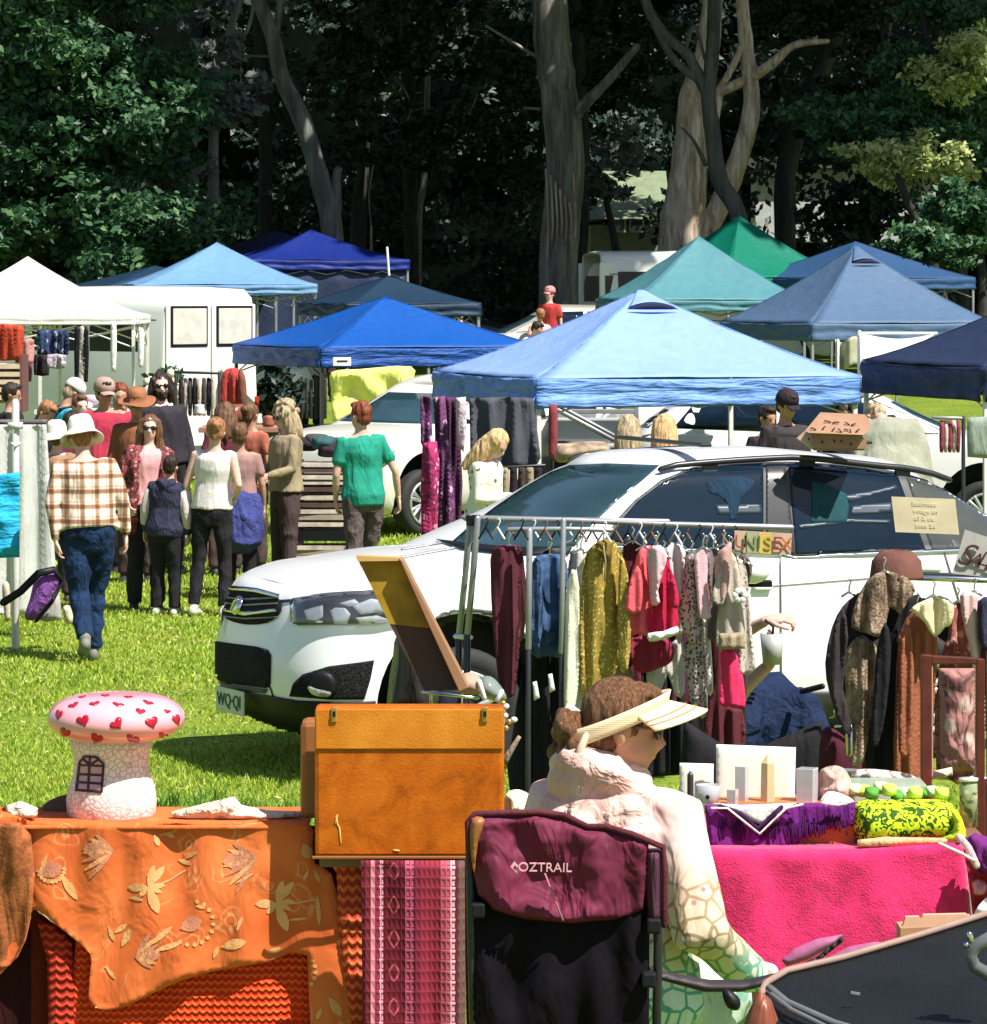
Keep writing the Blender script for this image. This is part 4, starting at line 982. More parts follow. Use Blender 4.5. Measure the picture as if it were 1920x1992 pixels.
# ------------------------------------------------------------------ vans
def van(label, name, px, Y, rz, L, W, Hh, mat, side_wins=True, rear_mat=None, open_rear=False, high=True, group=None, nose=True):
    c = XY(px, Y); t = thing(name, label, 'van', c, rz, group)
    mb = MB(); rws = []
    # x=0 is the rear face, nose toward +x ; rounded box section
    def sec(x, k=1, zt_=Hh, zf=.35):
        pts = []
        r = .16; wt = W/2-.07
        prof = [(W/2-.02, zf), (W/2, .6), (W/2, 1.15), (wt+.02, zt_-.35), (wt-.03, zt_-.12), (wt-.14, zt_-.03), (0, zt_+.02)]
        q = [(x, -y*k, z) for y, z in prof]+[(x, y*k, z) for y, z in reversed(prof[:-1])]; return q
    st = [(0, .985, Hh-.03), (.05, 1, Hh), (L*.35, 1, Hh+.02), (L*.68, 1, Hh), (L*.78, .99, Hh-.12), (L*.86, .96, 1.45 if nose else Hh-.4), (L*.95, .92, 1.12 if nose else 1.3), (L, .82, .85)]
    vs = []; m_ = len(sec(0))
    for x, k, z in st:
        s_ = sec(x, k, max(z, .9)); vs += [(a, b, min(c_, z)) for a, b, c_ in s_]
    fs = [(i*m_+k, i*m_+k+1, (i+1)*m_+k+1, (i+1)*m_+k) for i in range(len(st)-1) for k in range(m_-1)]
    fs += [((len(st)-1)*m_+k for k in range(m_))]; fs = [tuple(f) for f in fs]
    if not open_rear: fs.append(tuple(range(m_)))
    fs += [(i*m_, (i+1)*m_, (i+1)*m_+m_-1, i*m_+m_-1) for i in range(len(st)-1)]
    mb.add(vs, fs); bo = mb.build('body', mat, t, local=True, smooth=True, angle=40, solid=(-.03 if open_rear else 0))
    for sy in (-1, 1):
        for x_ in (L*.2, L*.82): wheel(t, (x_, sy*(W/2-.13), .34), .34, .2, side=sy, spokes=6)
    SE = M('panel_seam', (.12, .12, .12))
    if side_wins:
        for sy in (-1, 1):
            for i, (xa, xb) in enumerate(((L*.07, L*.27), (L*.30, L*.49), (L*.52, L*.66), (L*.69, L*.80))):
                mb = MB(); mb.box(((xa+xb)/2, sy*(W/2-.034), Hh*.74), (xb-xa, .02, .42)); mb.build('side_window', GL, t, local=True, smooth=False, bevel=.01)
            mb = MB(); mb.box((L*.35, sy*(W/2-.01), 1.0), (L*.55, .02, .02)); mb.box((L*.4, sy*(W/2-.045), Hh-.45), (L*.75, .03, .02)); mb.build('side_moulding', SE, t, local=True, smooth=False)
    if not open_rear:
        for sy in (-1, 1):
            mb = MB(); mb.box((-.025, sy*W*.235, Hh*.52+.05), (.03, W*.455, Hh*.98-.62)); d = mb.build('rear_door', mat, t, local=True, smooth=False, bevel=.02)
            mb = MB(); mb.box((-.045, sy*W*.235, Hh*.795), (.02, W*.38, .56)); g_ = mb.build('rear_window', BLACK, d, local=True, smooth=False, bevel=.03)
            mb = MB(); mb.box((-.058, sy*W*.235, Hh*.795), (.012, W*.38-.07, .49)); mb.build('pane', rear_mat or GL, g_, local=True, smooth=False, bevel=.02)
            mb = MB(); mb.box((-.03, sy*W*.47, .95), (.05, .07, .3)); mb.build('tail_light', M('tail_red', (.4, .02, .02), rough=.2), t, local=True, smooth=False)
        mb = MB(); mb.box((-.05, .07, 1.0), (.05, .12, .04)); mb.build('door_handle', BLACK, t, local=True, smooth=False)
    else:
        mb = MB(); mb.box((1.2, 0, 1.2), (.03, W-.2, Hh-.5)); mb.build('cargo_lining', BLACK, t, local=True, smooth=False)
        for sy in (-1, 1):
            rt = Matrix.Rotation(sy*R(75), 3, 'Z')
            c_ = Vector((0, sy*W/2, Hh*.52+.05))+rt @ Vector((0, -sy*W*.23, 0))+Vector((-.05, 0, 0))
            mb = MB(); mb.box(c_, (.05, W*.46, Hh*.98-.6), mat=rt); d = mb.build('rear_door', mat, t, local=True, smooth=False, bevel=.02)
            mb = MB(); mb.box(c_+Vector((0, 0, .35)), (.07, W*.33, .5), mat=rt); mb.build('pane', GL, d, local=True, smooth=False)
        mb = MB()
        for i in range(9): mb.box((.35+.1*(i % 3), -W*.3+i*W*.075, .65+.12*(i % 4)), (.3, .16, .24+.1*(i % 3)))
        mb.build('cargo', M('cargo_mix', (.12, .1, .09), var=.7, vs=5), t, local=True, smooth=False)
    mb = MB(); mb.box((L*.885, 0, 1.38 if nose else 1.6), (.05, W*.8, .5), mat=Matrix.Rotation(R(-38), 3, 'Y')); mb.build('windscreen', GLW, t, local=True, smooth=False)
    return t
VW = paint('van_white', (.8, .8, .76))
van('high-roofed white van with two curtained rear windows behind the left crowd', 'white_van', 408, 49.5, R(139), 5.4, 1.85, 2.62, VW, rear_mat=M('cream_curtain', (.62, .6, .5), rough=.3, coat=.5))
van('white van with its rear doors open beside the big gum trunk', 'white_van', 1150, 70, R(12), 4.7, 1.75, 2.35, paint('van_cream', (.62, .63, .58)), open_rear=True, nose=False)
# --- silver ute tray with open rack under the light blue gazebo
t = thing('utility_tray', 'silver pickup tray with a diagonal ladder behind the light blue gazebo leg', 'pickup', XY(1150, 39))
mb = MB(); mb.box(P(1155, 830, 39.5), (.95, 1.6, .25)); mb.box(P(1155, 862, 39.5), (.98, 1.7, .06)); mb.build('tray', SIL, t, smooth=False, bevel=.02)
mb = MB()
for py in (788, 800): mb.box(P(1155, py, 38.6), (.9, .05, .05))
mb.box(P(1078, 830, 38.6), (.05, .05, .6)); mb.box(P(1238, 820, 38.6), (.05, .05, .6)); mb.build('rack', STEEL, t, smooth=False, bevel=.008)
mb = MB(); mb.tube([P(1075, 792, 38.2), P(1195, 856, 38.2)], .028, n=6); mb.tube([P(1085, 788, 38.2), P(1200, 850, 38.2)], .02, n=6); mb.build('ladder', STEEL, t)
mb = MB(); mb.box(XY(1155, 39.5)+Vector((0, 0, .55)), (.9, 1.5, .5)); mb.build('chassis', BLACK, t, smooth=False)
for sx in (-1, 1): wheel(t, tuple(XY(1155+sx*70, 39)+Vector((0, 0, .34))), .34, .2, side=-1, local=False)
# ================================================================== people
def skin(name, c): return M(name, c, rough=.5, var=.12, vs=9, spec=.4)
SK_A = skin('skin_fair', (.62, .38, .28)); SK_B = skin('skin_tan', (.45, .24, .15)); SK_C = skin('skin_pink', (.7, .42, .33))
def hairmat(name, c, c2):
    def fn(n, l, v):
        v2 = nd(n, l, 'Mapping', {'Vector': v, 'Scale': (60, 60, 9)}).outputs[0]
        a = nd(n, l, 'TexNoise', {'Vector': v2, 'Scale': 1, 'Detail': 5, 'Distortion': .8}).outputs['Fac']
        return ramp(n, l, a, [(.35, c2), (.65, c)]), a
    return pattern(name, fn, rough=.45, bump=1, fold=0)
HR_RED = hairmat('hair_auburn', (.28, .07, .03), (.08, .018, .01)); HR_DK = hairmat('hair_dark', (.05, .03, .022), (.012, .008, .006))
HR_BL = hairmat('hair_blond', (.72, .5, .27), (.4, .24, .1)); HR_GR = hairmat('hair_greyblond', (.5, .4, .26), (.24, .17, .09)); HR_BR = hairmat('hair_brown', (.2, .1, .05), (.07, .035, .02))
HR_GN = hairmat('hair_ginger', (.4, .2, .09), (.2, .08, .04))
LENS = M('sunglass_lens', (.01, .01, .012), rough=.08, spec=.8)

def hand(mb, w, d, up, s=1.0, curl=.5, side=1):
    """palm and five separate fingers; w wrist, d direction towards the fingertips, up = back of the hand"""
    d = d.normalized(); up = (up-d*up.dot(d)); up = up.normalized() if up.length > 1e-4 else d.orthogonal().normalized(); r = d.cross(up)*side
    mb.tube([w-d*.02*s, w+d*.02*s, w+d*.05*s, w+d*.085*s], [(.024*s, .017*s), (.034*s, .016*s), (.041*s, .015*s), (.038*s, .012*s)], n=10, ref=r)
    for i, (off, ln) in enumerate(((-.031, .072), (-.0105, .08), (.0105, .076), (.03, .06))):
        b = w+d*.083*s+r*off*s; q = [b]; a = curl*.5+i*.05
        for k, f in enumerate((.45, .32, .26)):
            dd = d*math.cos(a)-up*math.sin(a)+r*off*1.5; q.append(q[-1]+dd*ln*f*s); a += curl*.9
        mb.tube(q, [.0092*s, .0088*s, .008*s, .0068*s], n=7)
    b = w+d*.025*s-r*.03*s; dd = (d*.75-r*.62-up*.25).normalized(); q = [b, b+dd*.032*s, b+dd*.032*s+(d*.9-r*.3-up*.3*curl).normalized()*.03*s, b+dd*.032*s+(d*.95-r*.1-up*.5*curl).normalized()*.052*s]
    mb.tube(q, [.013*s, .011*s, .0098*s, .0075*s], n=7)

def person(label, loc, rz, h=1.7, lean=0, side=0, arms=None, legs=None, top=None, bottom=None, hair=None, hat=None, glasses=False, skinm=None, shoes=None,
           headyaw=0, headpitch=0, vox=.015, build_=1.0, belly=0, group=None, extras=None, fem=False, handcurl=.6, zoff=0, beard=None, neckline=.0, slv=1):
    """stands at loc, faces -Y before rz. arms/legs: ((elbow),(wrist)) offsets from the shoulder / (knee, ankle) positions from the hip, per side (-1 then +1)"""
    k = h/1.75; t = thing('person', label, 'person', Vector(loc)+Vector((0, 0, zoff)), rz, group)
    kb = build_*(.93 if fem else 1)
    hipz = .93
    def TR(p):    # lean the upper body about the hips
        p = Vector(p); q = p-Vector((0, 0, hipz)); a = R(lean); b = R(side)
        q = Matrix.Rotation(a, 3, 'X') @ (Matrix.Rotation(b, 3, 'Y') @ q)
        return (q+Vector((0, 0, hipz)))*k
    def U(p): return Vector(p)*k
    arms = arms or (((-.06, .02, -.28), (-.08, -.05, -.52)), ((.06, .02, -.28), (.08, -.05, -.52)))
    legs = legs or (((-.01, -.02, -.43), (-.02, .0, -.84)), ((.01, -.02, -.43), (.02, .0, -.84)))
    sh = [Vector((s_*(.165*(.45+.55*kb)), .01, 1.425)) for s_ in (-1, 1)]
    hp = [Vector((s_*.09, 0, hipz-.02)) for s_ in (-1, 1)]
    SHD = [TR(p) for p in sh]; EL = [TR(p+Vector(a[0])) for p, a in zip(sh, arms)]; WR = [TR(p+Vector(a[1])) for p, a in zip(sh, arms)]
    HP = [U(p) for p in hp]; KN = [U(p+Vector(a[0])) for p, a in zip(hp, legs)]; AN = [U(p+Vector(a[1])) for p, a in zip(hp, legs)]
    T_ = lambda z, y=0: TR((0, y, z))
    tor = [(.86, .135, .10, 0), (.95, .168, .115, .0), (1.06, .148 if fem else .155, .105, 0), (1.18, .135 if fem else .155, .10, -.005), (1.30, .16, .115, 0), (1.40, .165, .105, .005), (1.455, .12, .075, .01), (1.49, .062, .058, .012)]
    def torso(mb, grow=0, z0=0, z1=9, flare=0):
        P_ = []; r = []
        for z, a, b, y in tor:
            if z0 <= z <= z1:
                g = grow+flare*max(0, (1.05-z))
                bl = belly*math.exp(-((z-1.05)/.14)**2)
                P_.append(TR((0, y-bl*.5, z))); r.append(((a*kb+g)*k, (b*kb+g+bl)*k))
        mb.tube(P_, r, n=20, ref=(1, 0, 0), round_=False)
    HY, HPi = R(headyaw), R(headpitch)
    HM = Matrix.Rotation(R(lean), 3, 'X') @ Matrix.Rotation(R(side), 3, 'Y')
    N0 = TR((0, .012, 1.50)); RH = HM @ Matrix.Rotation(HY, 3, 'Z') @ Matrix.Rotation(HPi, 3, 'X')
    def HD(p): return N0+RH @ (Vector(p)*k)      # head space: origin at the neck base, chin about z=.03
    af = .84 if top and top[0] in ('long', 'jacket', 'coat') else .95; lf_ = .8 if bottom and bottom[0] != 'skirt' else 1
    body = MB(); torso(body, -.008)
    body.tube([TR((0, .015, 1.43)), HD((0, .005, .03)), HD((0, .005, .10))], [.06*k, .052*k, .055*k], n=12)
    body.ell(HD((0, .012, .155)), (.074*k, .094*k, .098*k), 18, 12, rot=RH)
    body.ell(HD((0, -.022, .095)), (.058*k, .064*k, .072*k), 16, 10, rot=RH)
    body.ell(HD((0, -.052, .052)), (.03*k, .026*k, .024*k), 10, 8, rot=RH)
    body.tube([HD((0, -.082, .145)), HD((0, -.100, .108)), HD((0, -.088, .098))], [.011*k, .016*k, .013*k], n=8)
    body.tube([HD((-.018, -.078, .074)), HD((0, -.086, .075)), HD((.018, -.078, .074))], [.008*k]*3, n=6)
    for s_ in (-1, 1):
        body.tube([HD((s_*.075, .012, .15)), HD((s_*.084, .02, .125)), HD((s_*.077, .012, .10))], [.013*k, .016*k, .010*k], n=7)
        body.tube([HD((s_*.012, -.082, .158)), HD((s_*.05, -.07, .158))], [.009*k, .009*k], n=6)
    for i in (0, 1):
        body.tube([SHD[i]+(TR((0, 0, 1.435))-SHD[i])*.3, SHD[i], SHD[i].lerp(EL[i], .5), EL[i], EL[i].lerp(WR[i], .35), WR[i]], [q*(af if j < 5 else 1) for j, q in enumerate((.055*k*kb, .052*k*kb, .045*k*kb, .036*k, .037*k, .025*k))], n=12)
        body.tube([HP[i]+Vector((0, 0, .03*k)), HP[i].lerp(KN[i], .4), KN[i], KN[i].lerp(AN[i], .35), AN[i]], [q*lf_ for q in (.088*k*kb, .078*k*kb, .053*k, .055*k, .036*k)], n=12)
    me = blobmesh(body, vox, 5)
    hb = MB(); mid = TR((0, 0, 1.0))
    for i in (0, 1):
        d = WR[i]-EL[i]; up = (WR[i]-mid); up = Vector((up.x, up.y*.3, 0))
        hand(hb, WR[i]-d.normalized()*.012*k, d, up, k*1.0, handcurl, side=(1 if i else -1))
    me = joinmesh(me, hb)
    bo = link('body', me, skinm or SK_A, t, local=True, fix=False)
    if top:
        kind, tm = top[0], top[1]; mb = MB(); lo = {'jacket': .86, 'coat': .7, 'tank': .92, 'long': .9, 'tee': .88, 'dress': .86}.get(kind, .9)
        torso(mb, .022 if kind in ('tee', 'tank') else .03, lo-.03, 1.46, flare=.06 if kind != 'tank' else .03)
        sl = {'tee': .62, 'tank': 0, 'long': 1.9, 'jacket': 1.93, 'coat': 1.95, 'dress': .5}.get(kind, 1.9); g = 1.32 if kind in ('tee',) else 1.28
        for i in (0, 1):
            base = SHD[i]+(TR((0, 0, 1.40))-SHD[i])*.35
            if sl == 0:
                mb.tube([base, SHD[i].lerp(base, .25)], [.064*k*kb, .062*k*kb], n=10); continue
            if sl <= 1: q = [base, SHD[i], SHD[i].lerp(EL[i], sl)]; r = [.058*k*kb, .058*k*kb, .06*k*kb]
            else: q = [base, SHD[i], SHD[i].lerp(EL[i], .5), EL[i], EL[i].lerp(WR[i], .5), EL[i].lerp(WR[i], sl-1)]; r = [.058*k*kb, .058*k*kb, .054*k*kb, .05*k*slv, .045*k*slv, .038*k*slv]
            mb.tube(q, r, n=12)
        mb.tube([TR((0, .012, 1.42)), TR((0, .012, 1.475+neckline))], [(.085*k, .07*k), (.066*k, .062*k)], n=14, round_=False)
        m2 = blobmesh(mb, vox*.93, 4, amp=.011*k, sc=6, seed=len(label) % 50)
        link(top[2] if len(top) > 2 else ('jacket' if kind in ('jacket', 'coat') else 'shirt'), m2, tm, t, local=True, fix=False)
    if bottom:
        kind, bm_ = bottom; mb = MB()
        mb.tube([U((0, 0, .80)), U((0, 0, .92)), U((0, 0, 1.03))], [(.13*k*kb, .105*k*kb), (.182*k*kb, .128*k*kb), (.152*k*kb, (.112*kb+belly*.6)*k)], n=20, ref=(1, 0, 0), round_=False)
        for i in (0, 1):
            if kind == 'skirt': continue
            q = [HP[i]+Vector((0, 0, .04*k)), HP[i].lerp(KN[i], .4), KN[i]]; r = [.10*k*kb, .094*k*kb, .075*k]
            if kind != 'shorts': q += [KN[i].lerp(AN[i], .5), KN[i].lerp(AN[i], .97)]; r += [.072*k, .066*k]
            if kind == 'slim': r = [a*(.95 if j < 2 else .84) for j, a in enumerate(r)]
            mb.tube(q, r, n=12, round_=False)
        if kind == 'skirt': mb.tube([U((0, 0, .98)), U((0, 0, .8)), U((0, .0, .45))], [(.16*k, .12*k), (.2*k, .16*k), (.25*k, .2*k)], n=20, ref=(1, 0, 0), round_=False)
        m2 = blobmesh(mb, vox*.93, 4, amp=.012*k, sc=7, seed=len(label) % 31+5, stretch=(1, 1, 1))
        link('trousers' if kind != 'skirt' else 'skirt', m2, bm_, t, local=True, fix=False)
    sm = shoes or M('shoe_dark', (.03, .028, .026), rough=.6)
    for i in (0, 1):
        a = AN[i]; dr = Vector((AN[i].x*0, -1, 0)); lift = a.z/k-.08
        mb = MB(); pit = max(0, min(.9, lift*3.5)) if AN[i].y > 0 else 0
        fw = Vector((0, -math.cos(pit), -math.sin(pit))); bk_ = -fw
        ft = a+Vector((0, 0, -.035*k))
        mb.tube([ft+bk_*.05*k, ft+fw*.02*k-Vector((0, 0, .01*k)), ft+fw*.10*k-Vector((0, 0, .02*k)), ft+fw*.165*k-Vector((0, 0, .025*k))], [(.036*k, .045*k), (.042*k, .045*k), (.048*k, .032*k), (.038*k, .02*k)], n=12, ref=(1, 0, 0))
        mb.tube([ft, a+Vector((0, 0, .03*k))], [.042*k, .044*k], n=10)
        mb.build('shoe', sm, t, local=True)
    hh = None
    if hair:
        kind, hm = hair; mb = MB()
        mb.ell(HD((0, .024, .172)), (.084*k, .098*k, .096*k), 20, 14, rot=RH)
        if kind == 'short': mb.ell(HD((0, .05, .12)), (.072*k, .062*k, .07*k), 14, 10, rot=RH); mb.ell(HD((.0, -.035, .232)), (.06*k, .05*k, .03*k), 12, 8, rot=RH)
        if kind in ('long', 'wavy', 'curly'):
            L_ = {'long': .16, 'wavy': .12, 'curly': .05}[kind]
            for j in range(15):
                an = math.pi*(-.12+1.24*j/14); x = math.cos(an)*.078; y = .015+math.sin(an)*.08
                e = L_+.04*math.sin(j*2.3)
                mb.tube([HD((x*.9, y*.9, .2)), HD((x*1.12, y*1.1, .10)), HD((x*1.2, y*1.12+.01, -.0)), HD((x*(1.2+.15*math.sin(j*1.7)), y*1.05+.02, -.0-e))], [.03*k, .034*k, .032*k, .018*k], n=8)
            if kind == 'curly':
                rg = random.Random(4)
                for j in range(46):
                    th = rg.uniform(0, 6.28); ph = rg.uniform(.1, 1.75); p = Vector((math.sin(ph)*math.cos(th)*.10, .03+math.sin(ph)*math.sin(th)*.11, .165+math.cos(ph)*.11))
                    if p.y > -.055 or p.z > .22: mb.ell(HD(p), (.03*k, .03*k, .028*k), 8, 6)
        if kind == 'bun': mb.ell(HD((0, .115, .19)), (.05*k, .045*k, .045*k), 12, 8); mb.ell(HD((0, .06, .12)), (.068*k, .055*k, .07*k), 12, 8, rot=RH)
        m2 = blobmesh(mb, vox*.7, 2, amp=(.012 if vox > .01 else .006)*k, sc=26 if vox > .01 else 45, seed=2, stretch=(1, 1, .18))
        # hair leaves the face free
        fwd = RH @ Vector((0, -1, 0)); bm2 = bmesh.new(); bm2.from_mesh(m2); inv = RH.inverted()
        kill = []
        for f in bm2.faces:
            q = inv @ (f.calc_center_median()-N0)/k
            if q.y < -.048 and q.z < .205 and abs(q.x) < .062: kill.append(f)
        bmesh.ops.delete(bm2, geom=kill, context='FACES'); bm2.to_mesh(m2); bm2.free()
        link('hair', m2, hm, t, local=True, fix=False)
    if beard:
        mb = MB(); mb.ell(HD((0, -.05, .055)), (.05*k, .048*k, .048*k), 12, 8, rot=RH); mb.tube([HD((-.05, -.04, .09)), HD((0, -.088, .07)), HD((.05, -.04, .09))], [.02*k]*3, n=8); link('beard', blobmesh(mb, vox*.6, 2, amp=.006, sc=40), beard, t, local=True, fix=False)
    if glasses:
        mb = MB()
        for s_ in (-1, 1): mb.ell(HD((s_*.033, -.083, .143)), (.029*k, .012*k, .022*k), 12, 8, rot=RH); mb.tube([HD((s_*.06, -.075, .15)), HD((s_*.08, .01, .15))], .003*k, n=5)
        mb.tube([HD((-.02, -.093, .15)), HD((.02, -.093, .15))], .004*k, n=5); mb.build('sunglasses', LENS, t, local=True)
    else:
        for s_ in (-1, 1):
            mb = MB(); mb.ell(HD((s_*.031, -.081, .142)), (.0135*k, .006*k, .0075*k), 10, 6, rot=RH); mb.build('eye', M('eye_dark', (.03, .02, .018), rough=.2), t, local=True)
    if hat:
        kind, hm = hat; z0 = .185
        if kind == 'bucket': pr = [(.0, .118), (.05, .115), (.078, .10), (.093, .06), (.099, .0), (.100, -.005), (.135, -.045), (.158, -.065), (.156, -.070), (.10, -.015)]
        if kind == 'brim': pr = [(.0, .105), (.05, .11), (.08, .09), (.09, .04), (.096, -.005), (.15, -.012), (.175, -.005), (.176, -.012), (.10, -.02)]
        if kind == 'cap': pr = [(.0, .10), (.045, .094), (.078, .07), (.094, .03), (.098, -.02), (.094, -.022)]
        mb = MB(); prk = [(a*k, b*k) for a, b in pr]; mb.lathe(prk, HD((0, .02, z0)), n=32, rot=RH, sq=(1, 1.12), wob=.06 if kind != 'cap' else 0)
        if kind == 'cap':
            mb.grid(lambda u, v: tuple(HD(((u*2-1)*.072*(1-.25*v), -.075-v*.085*(1-.35*(u*2-1)**2), z0-.012-.02*v-.02*(u*2-1)**2))), 10, 6)
        mb.build('hat', hm, t, local=True, solid=.004)
    if extras: extras(t, dict(TR=TR, U=U, HD=HD, SHD=SHD, EL=EL, WR=WR, HP=HP, KN=KN, AN=AN, k=k, RH=RH, vox=vox))
    return t

# cloth patterns ------------------------------------------------------------
def plaid(n, l, v):
    s_ = nd(n, l, 'SeparateXYZ', {0: v})
    def stripe(sock, f, lo):
        m = nd(n, l, 'Math', {0: sock, 1: f}, operation='MULTIPLY'); fr = nd(n, l, 'Math', {0: m.outputs[0]}, operation='FRACT')
        return ramp(n, l, fr.outputs[0], [(0, (1, 1, 1)), (.30, (1, 1, 1)), (.42, lo), (.62, lo), (.72, (1, 1, 1)), (.84, (.7, .62, .55)), (.92, (1, 1, 1))])
    a = stripe(s_.outputs['X'], 9.5, (.42, .3, .22)); b = stripe(s_.outputs['Z'], 9.5, (.42, .28, .2))
    mx = nd(n, l, 'Mix', {0: 1.0}, data_type='RGBA', blend_type='MULTIPLY'); l.new(a, mx.inputs[6]); l.new(b, mx.inputs[7])
    m2 = nd(n, l, 'Mix', {0: 1.0}, data_type='RGBA', blend_type='MULTIPLY'); l.new(mx.outputs[2], m2.inputs[6]); m2.inputs[7].default_value = (.8, .66, .56, 1)
    return m2.outputs[2]
PLAID = pattern('plaid_shirt', plaid, rough=.85, fold=.6)
def floral(c1, c2, c3, sc=22):
    def fn(n, l, v):
        d = nd(n, l, 'TexNoise', {'Vector': v, 'Scale': sc*.7, 'Detail': 2, 'Distortion': 1.5}).outputs['Fac']
        a = ramp(n, l, voro(n, l, v, sc), [(.25, c2), (.34, c1)]); return mixc(n, l, ramp(n, l, d, [(.5, (0, 0, 0)), (.56, (1, 1, 1))]), a, c3)
    return fn
FLOR_DK = pattern('floral_cardigan', floral((.1, .025, .03), (.5, .22, .2), (.28, .07, .07)), fold=.6)
FLOR_WH = pattern('floral_white', floral((.75, .72, .62), (.1, .12, .08), (.7, .7, .6), 16), fold=.5)
JEAN = cloth('denim_blue', (.010, .03, .085), var=.55, fold=.8, fs=(8, 8, 5)); DKTR = cloth('trousers_dark', (.018, .016, .02), fold=.7); BRTR = cloth('trousers_brown', (.07, .045, .045), fold=.7)
GRTR = cloth('trousers_grey', (.11, .085, .09), fold=.9, fs=(7, 7, 5))
SH_GRN = cloth('tee_green', (.02, .28, .2), fold=.8, fs=(5, 5, 2)); SH_WH = cloth('tank_white', (.78, .72, .7), fold=.5); SH_PK = cloth('top_pink', (.75, .38, .38), fold=.6)
SH_OL = cloth('cardigan_olive', (.32, .26, .16), fold=.8); SH_DK = cloth('sweater_dark', (.035, .03, .04)); SH_RD = cloth('polo_maroon', (.42, .035, .07)); SH_BR = cloth('shirt_brown', (.26, .1, .05))
SH_NV = cloth('hoodie_navy', (.035, .035, .07), fold=.8, fs=(7, 7, 4)); SH_TQ = cloth('shirt_turquoise', (.04, .38, .5)); SH_PU = cloth('jacket_violet', (.05, .06, .22), fold=.9, fs=(8, 8, 5)); SH_W2 = cloth('shirt_white', (.8, .78, .75))
SH_KH = cloth('khaki', (.3, .31, .24)); HT_WH = cloth('hat_white', (.82, .76, .7), fold=.2); HT_BR = cloth('hat_brown', (.3, .12, .06), fold=.2); HT_GR = cloth('cap_grey', (.4, .27, .22), fold=.2)
SHOE_W = M('shoe_white', (.6, .6, .5), rough=.5); SHOE_G = M('shoe_grey', (.16, .17, .14), rough=.7)
CROWD = 'shoppers walking on the lawn'
walkL = (((-.0, -.12, -.42), (-.01, -.02, -.83)), ((.0, .03, -.42), (.01, .22, -.75)))   # right leg trailing, heel up
def pose_rel(*a): return a
# 1 plaid man walking away
person('person in a white bucket hat, brown plaid shirt and blue jeans walking away', XY(172, 25.6), R(192), 1.71, lean=9, side=3, top=('long', PLAID), bottom=('pants', JEAN), hair=('short', HR_GN), hat=('bucket', HT_WH),
       arms=(((-.09, .0, -.28), (-.10, -.1, -.52)), ((.08, .05, -.28), (.06, .0, -.54))), legs=(((.02, -.12, -.41), (.05, -.06, -.83)), ((-.02, .02, -.42), (-.04, .26, -.73))), build_=1.16, belly=.05, vox=.013, headpitch=14, shoes=SHOE_G, skinm=SK_C, group=CROWD, neckline=.01)
# 2 pink-top woman facing
def cardigan(t, d):
    mb = MB(); k = d['k']; TR = d['TR']
    for s_ in (-1, 1):
        mb.tube([TR((s_*.10, -.03, 1.46)), TR((s_*.135, -.07, 1.3)), TR((s_*.13, -.06, 1.1)), TR((s_*.15, -.06, .85)), TR((s_*.14, -.05, .72))], [(.05*k, .035*k), (.055*k, .07*k), (.055*k, .07*k), (.07*k, .08*k), (.06*k, .07*k)], n=12)
        i = 0 if s_ < 0 else 1; mb.tube([d['SHD'][i], d['SHD'][i].lerp(d['EL'][i], .5), d['EL'][i], d['EL'][i].lerp(d['WR'][i], .7)], [.068*k, .062*k, .055*k, .05*k], n=12)
    link('cardigan', blobmesh(mb, .013, 3, amp=.02, sc=9), FLOR_DK, t, local=True, fix=False)
person('person in sunglasses with a pink top under a dark floral cardigan', XY(284, 29.6), R(18), 1.61, side=3, top=('tank', SH_PK), bottom=('pants', DKTR), hair=('wavy', HR_BR), glasses=True, fem=True, extras=cardigan,
       arms=(((-.08, .02, -.27), (-.04, -.12, -.45)), ((.08, .02, -.27), (.06, -.14, -.45))), headyaw=-14, vox=.013, group=CROWD, skinm=SK_C)
# 3 child in navy hoodie
def hood(t, d):
    mb = MB(); k = d['k']; TR = d['TR']
    mb.tube([TR((-.09, .09, 1.47)), TR((0, .135, 1.42)), TR((.09, .09, 1.47))], [.045*k, .055*k, .045*k], n=10)
    mb.tube([TR((-.05, .11, 1.42)), TR((0, .14, 1.3)), TR((.05, .11, 1.42))], [.04*k, .03*k, .04*k], n=10); link('hood', blobmesh(mb, .011, 3, amp=.012, sc=12), SH_NV, t, local=True, fix=False)
    for i in (0, 1):
        mb = MB(); mb.tube([d['SHD'][i].lerp(d['EL'][i], .25), d['EL'][i], d['EL'][i].lerp(d['WR'][i], .6)], [.078*k, .066*k, .058*k], n=12); mb.build('sleeve', cloth('sleeve_white', (.62, .52, .5), fold=.8), t, local=True)
person('child in a navy hooded jacket with pale sleeves standing with back turned', XY(322, 29.3), R(160), 1.29, lean=5, side=-3, top=('jacket', SH_NV), bottom=('pants', DKTR), hair=('short', HR_DK), extras=hood,
       build_=1.22, vox=.012, shoes=SHOE_W, headyaw=12, group=CROWD)
# 4 woman in white tank top
person('person in a sleeveless white top and dark trousers, back turned', XY(412, 29.2), R(168), 1.60, side=-3, headyaw=18, top=('tank', SH_WH), bottom=('slim', DKTR), hair=('bun', HR_GN), fem=True, vox=.012, skinm=SK_C, shoes=SHOE_W,
       arms=(((-.09, .06, -.25), (.0, -.16, -.37)), ((.08, .0, -.28), (.08, -.06, -.5))), headpitch=5, build_=1.08, legs=(((-.02, -.05, -.42), (-.03, .02, -.84)), ((.03, .0, -.42), (.05, .09, -.82))), group=CROWD)
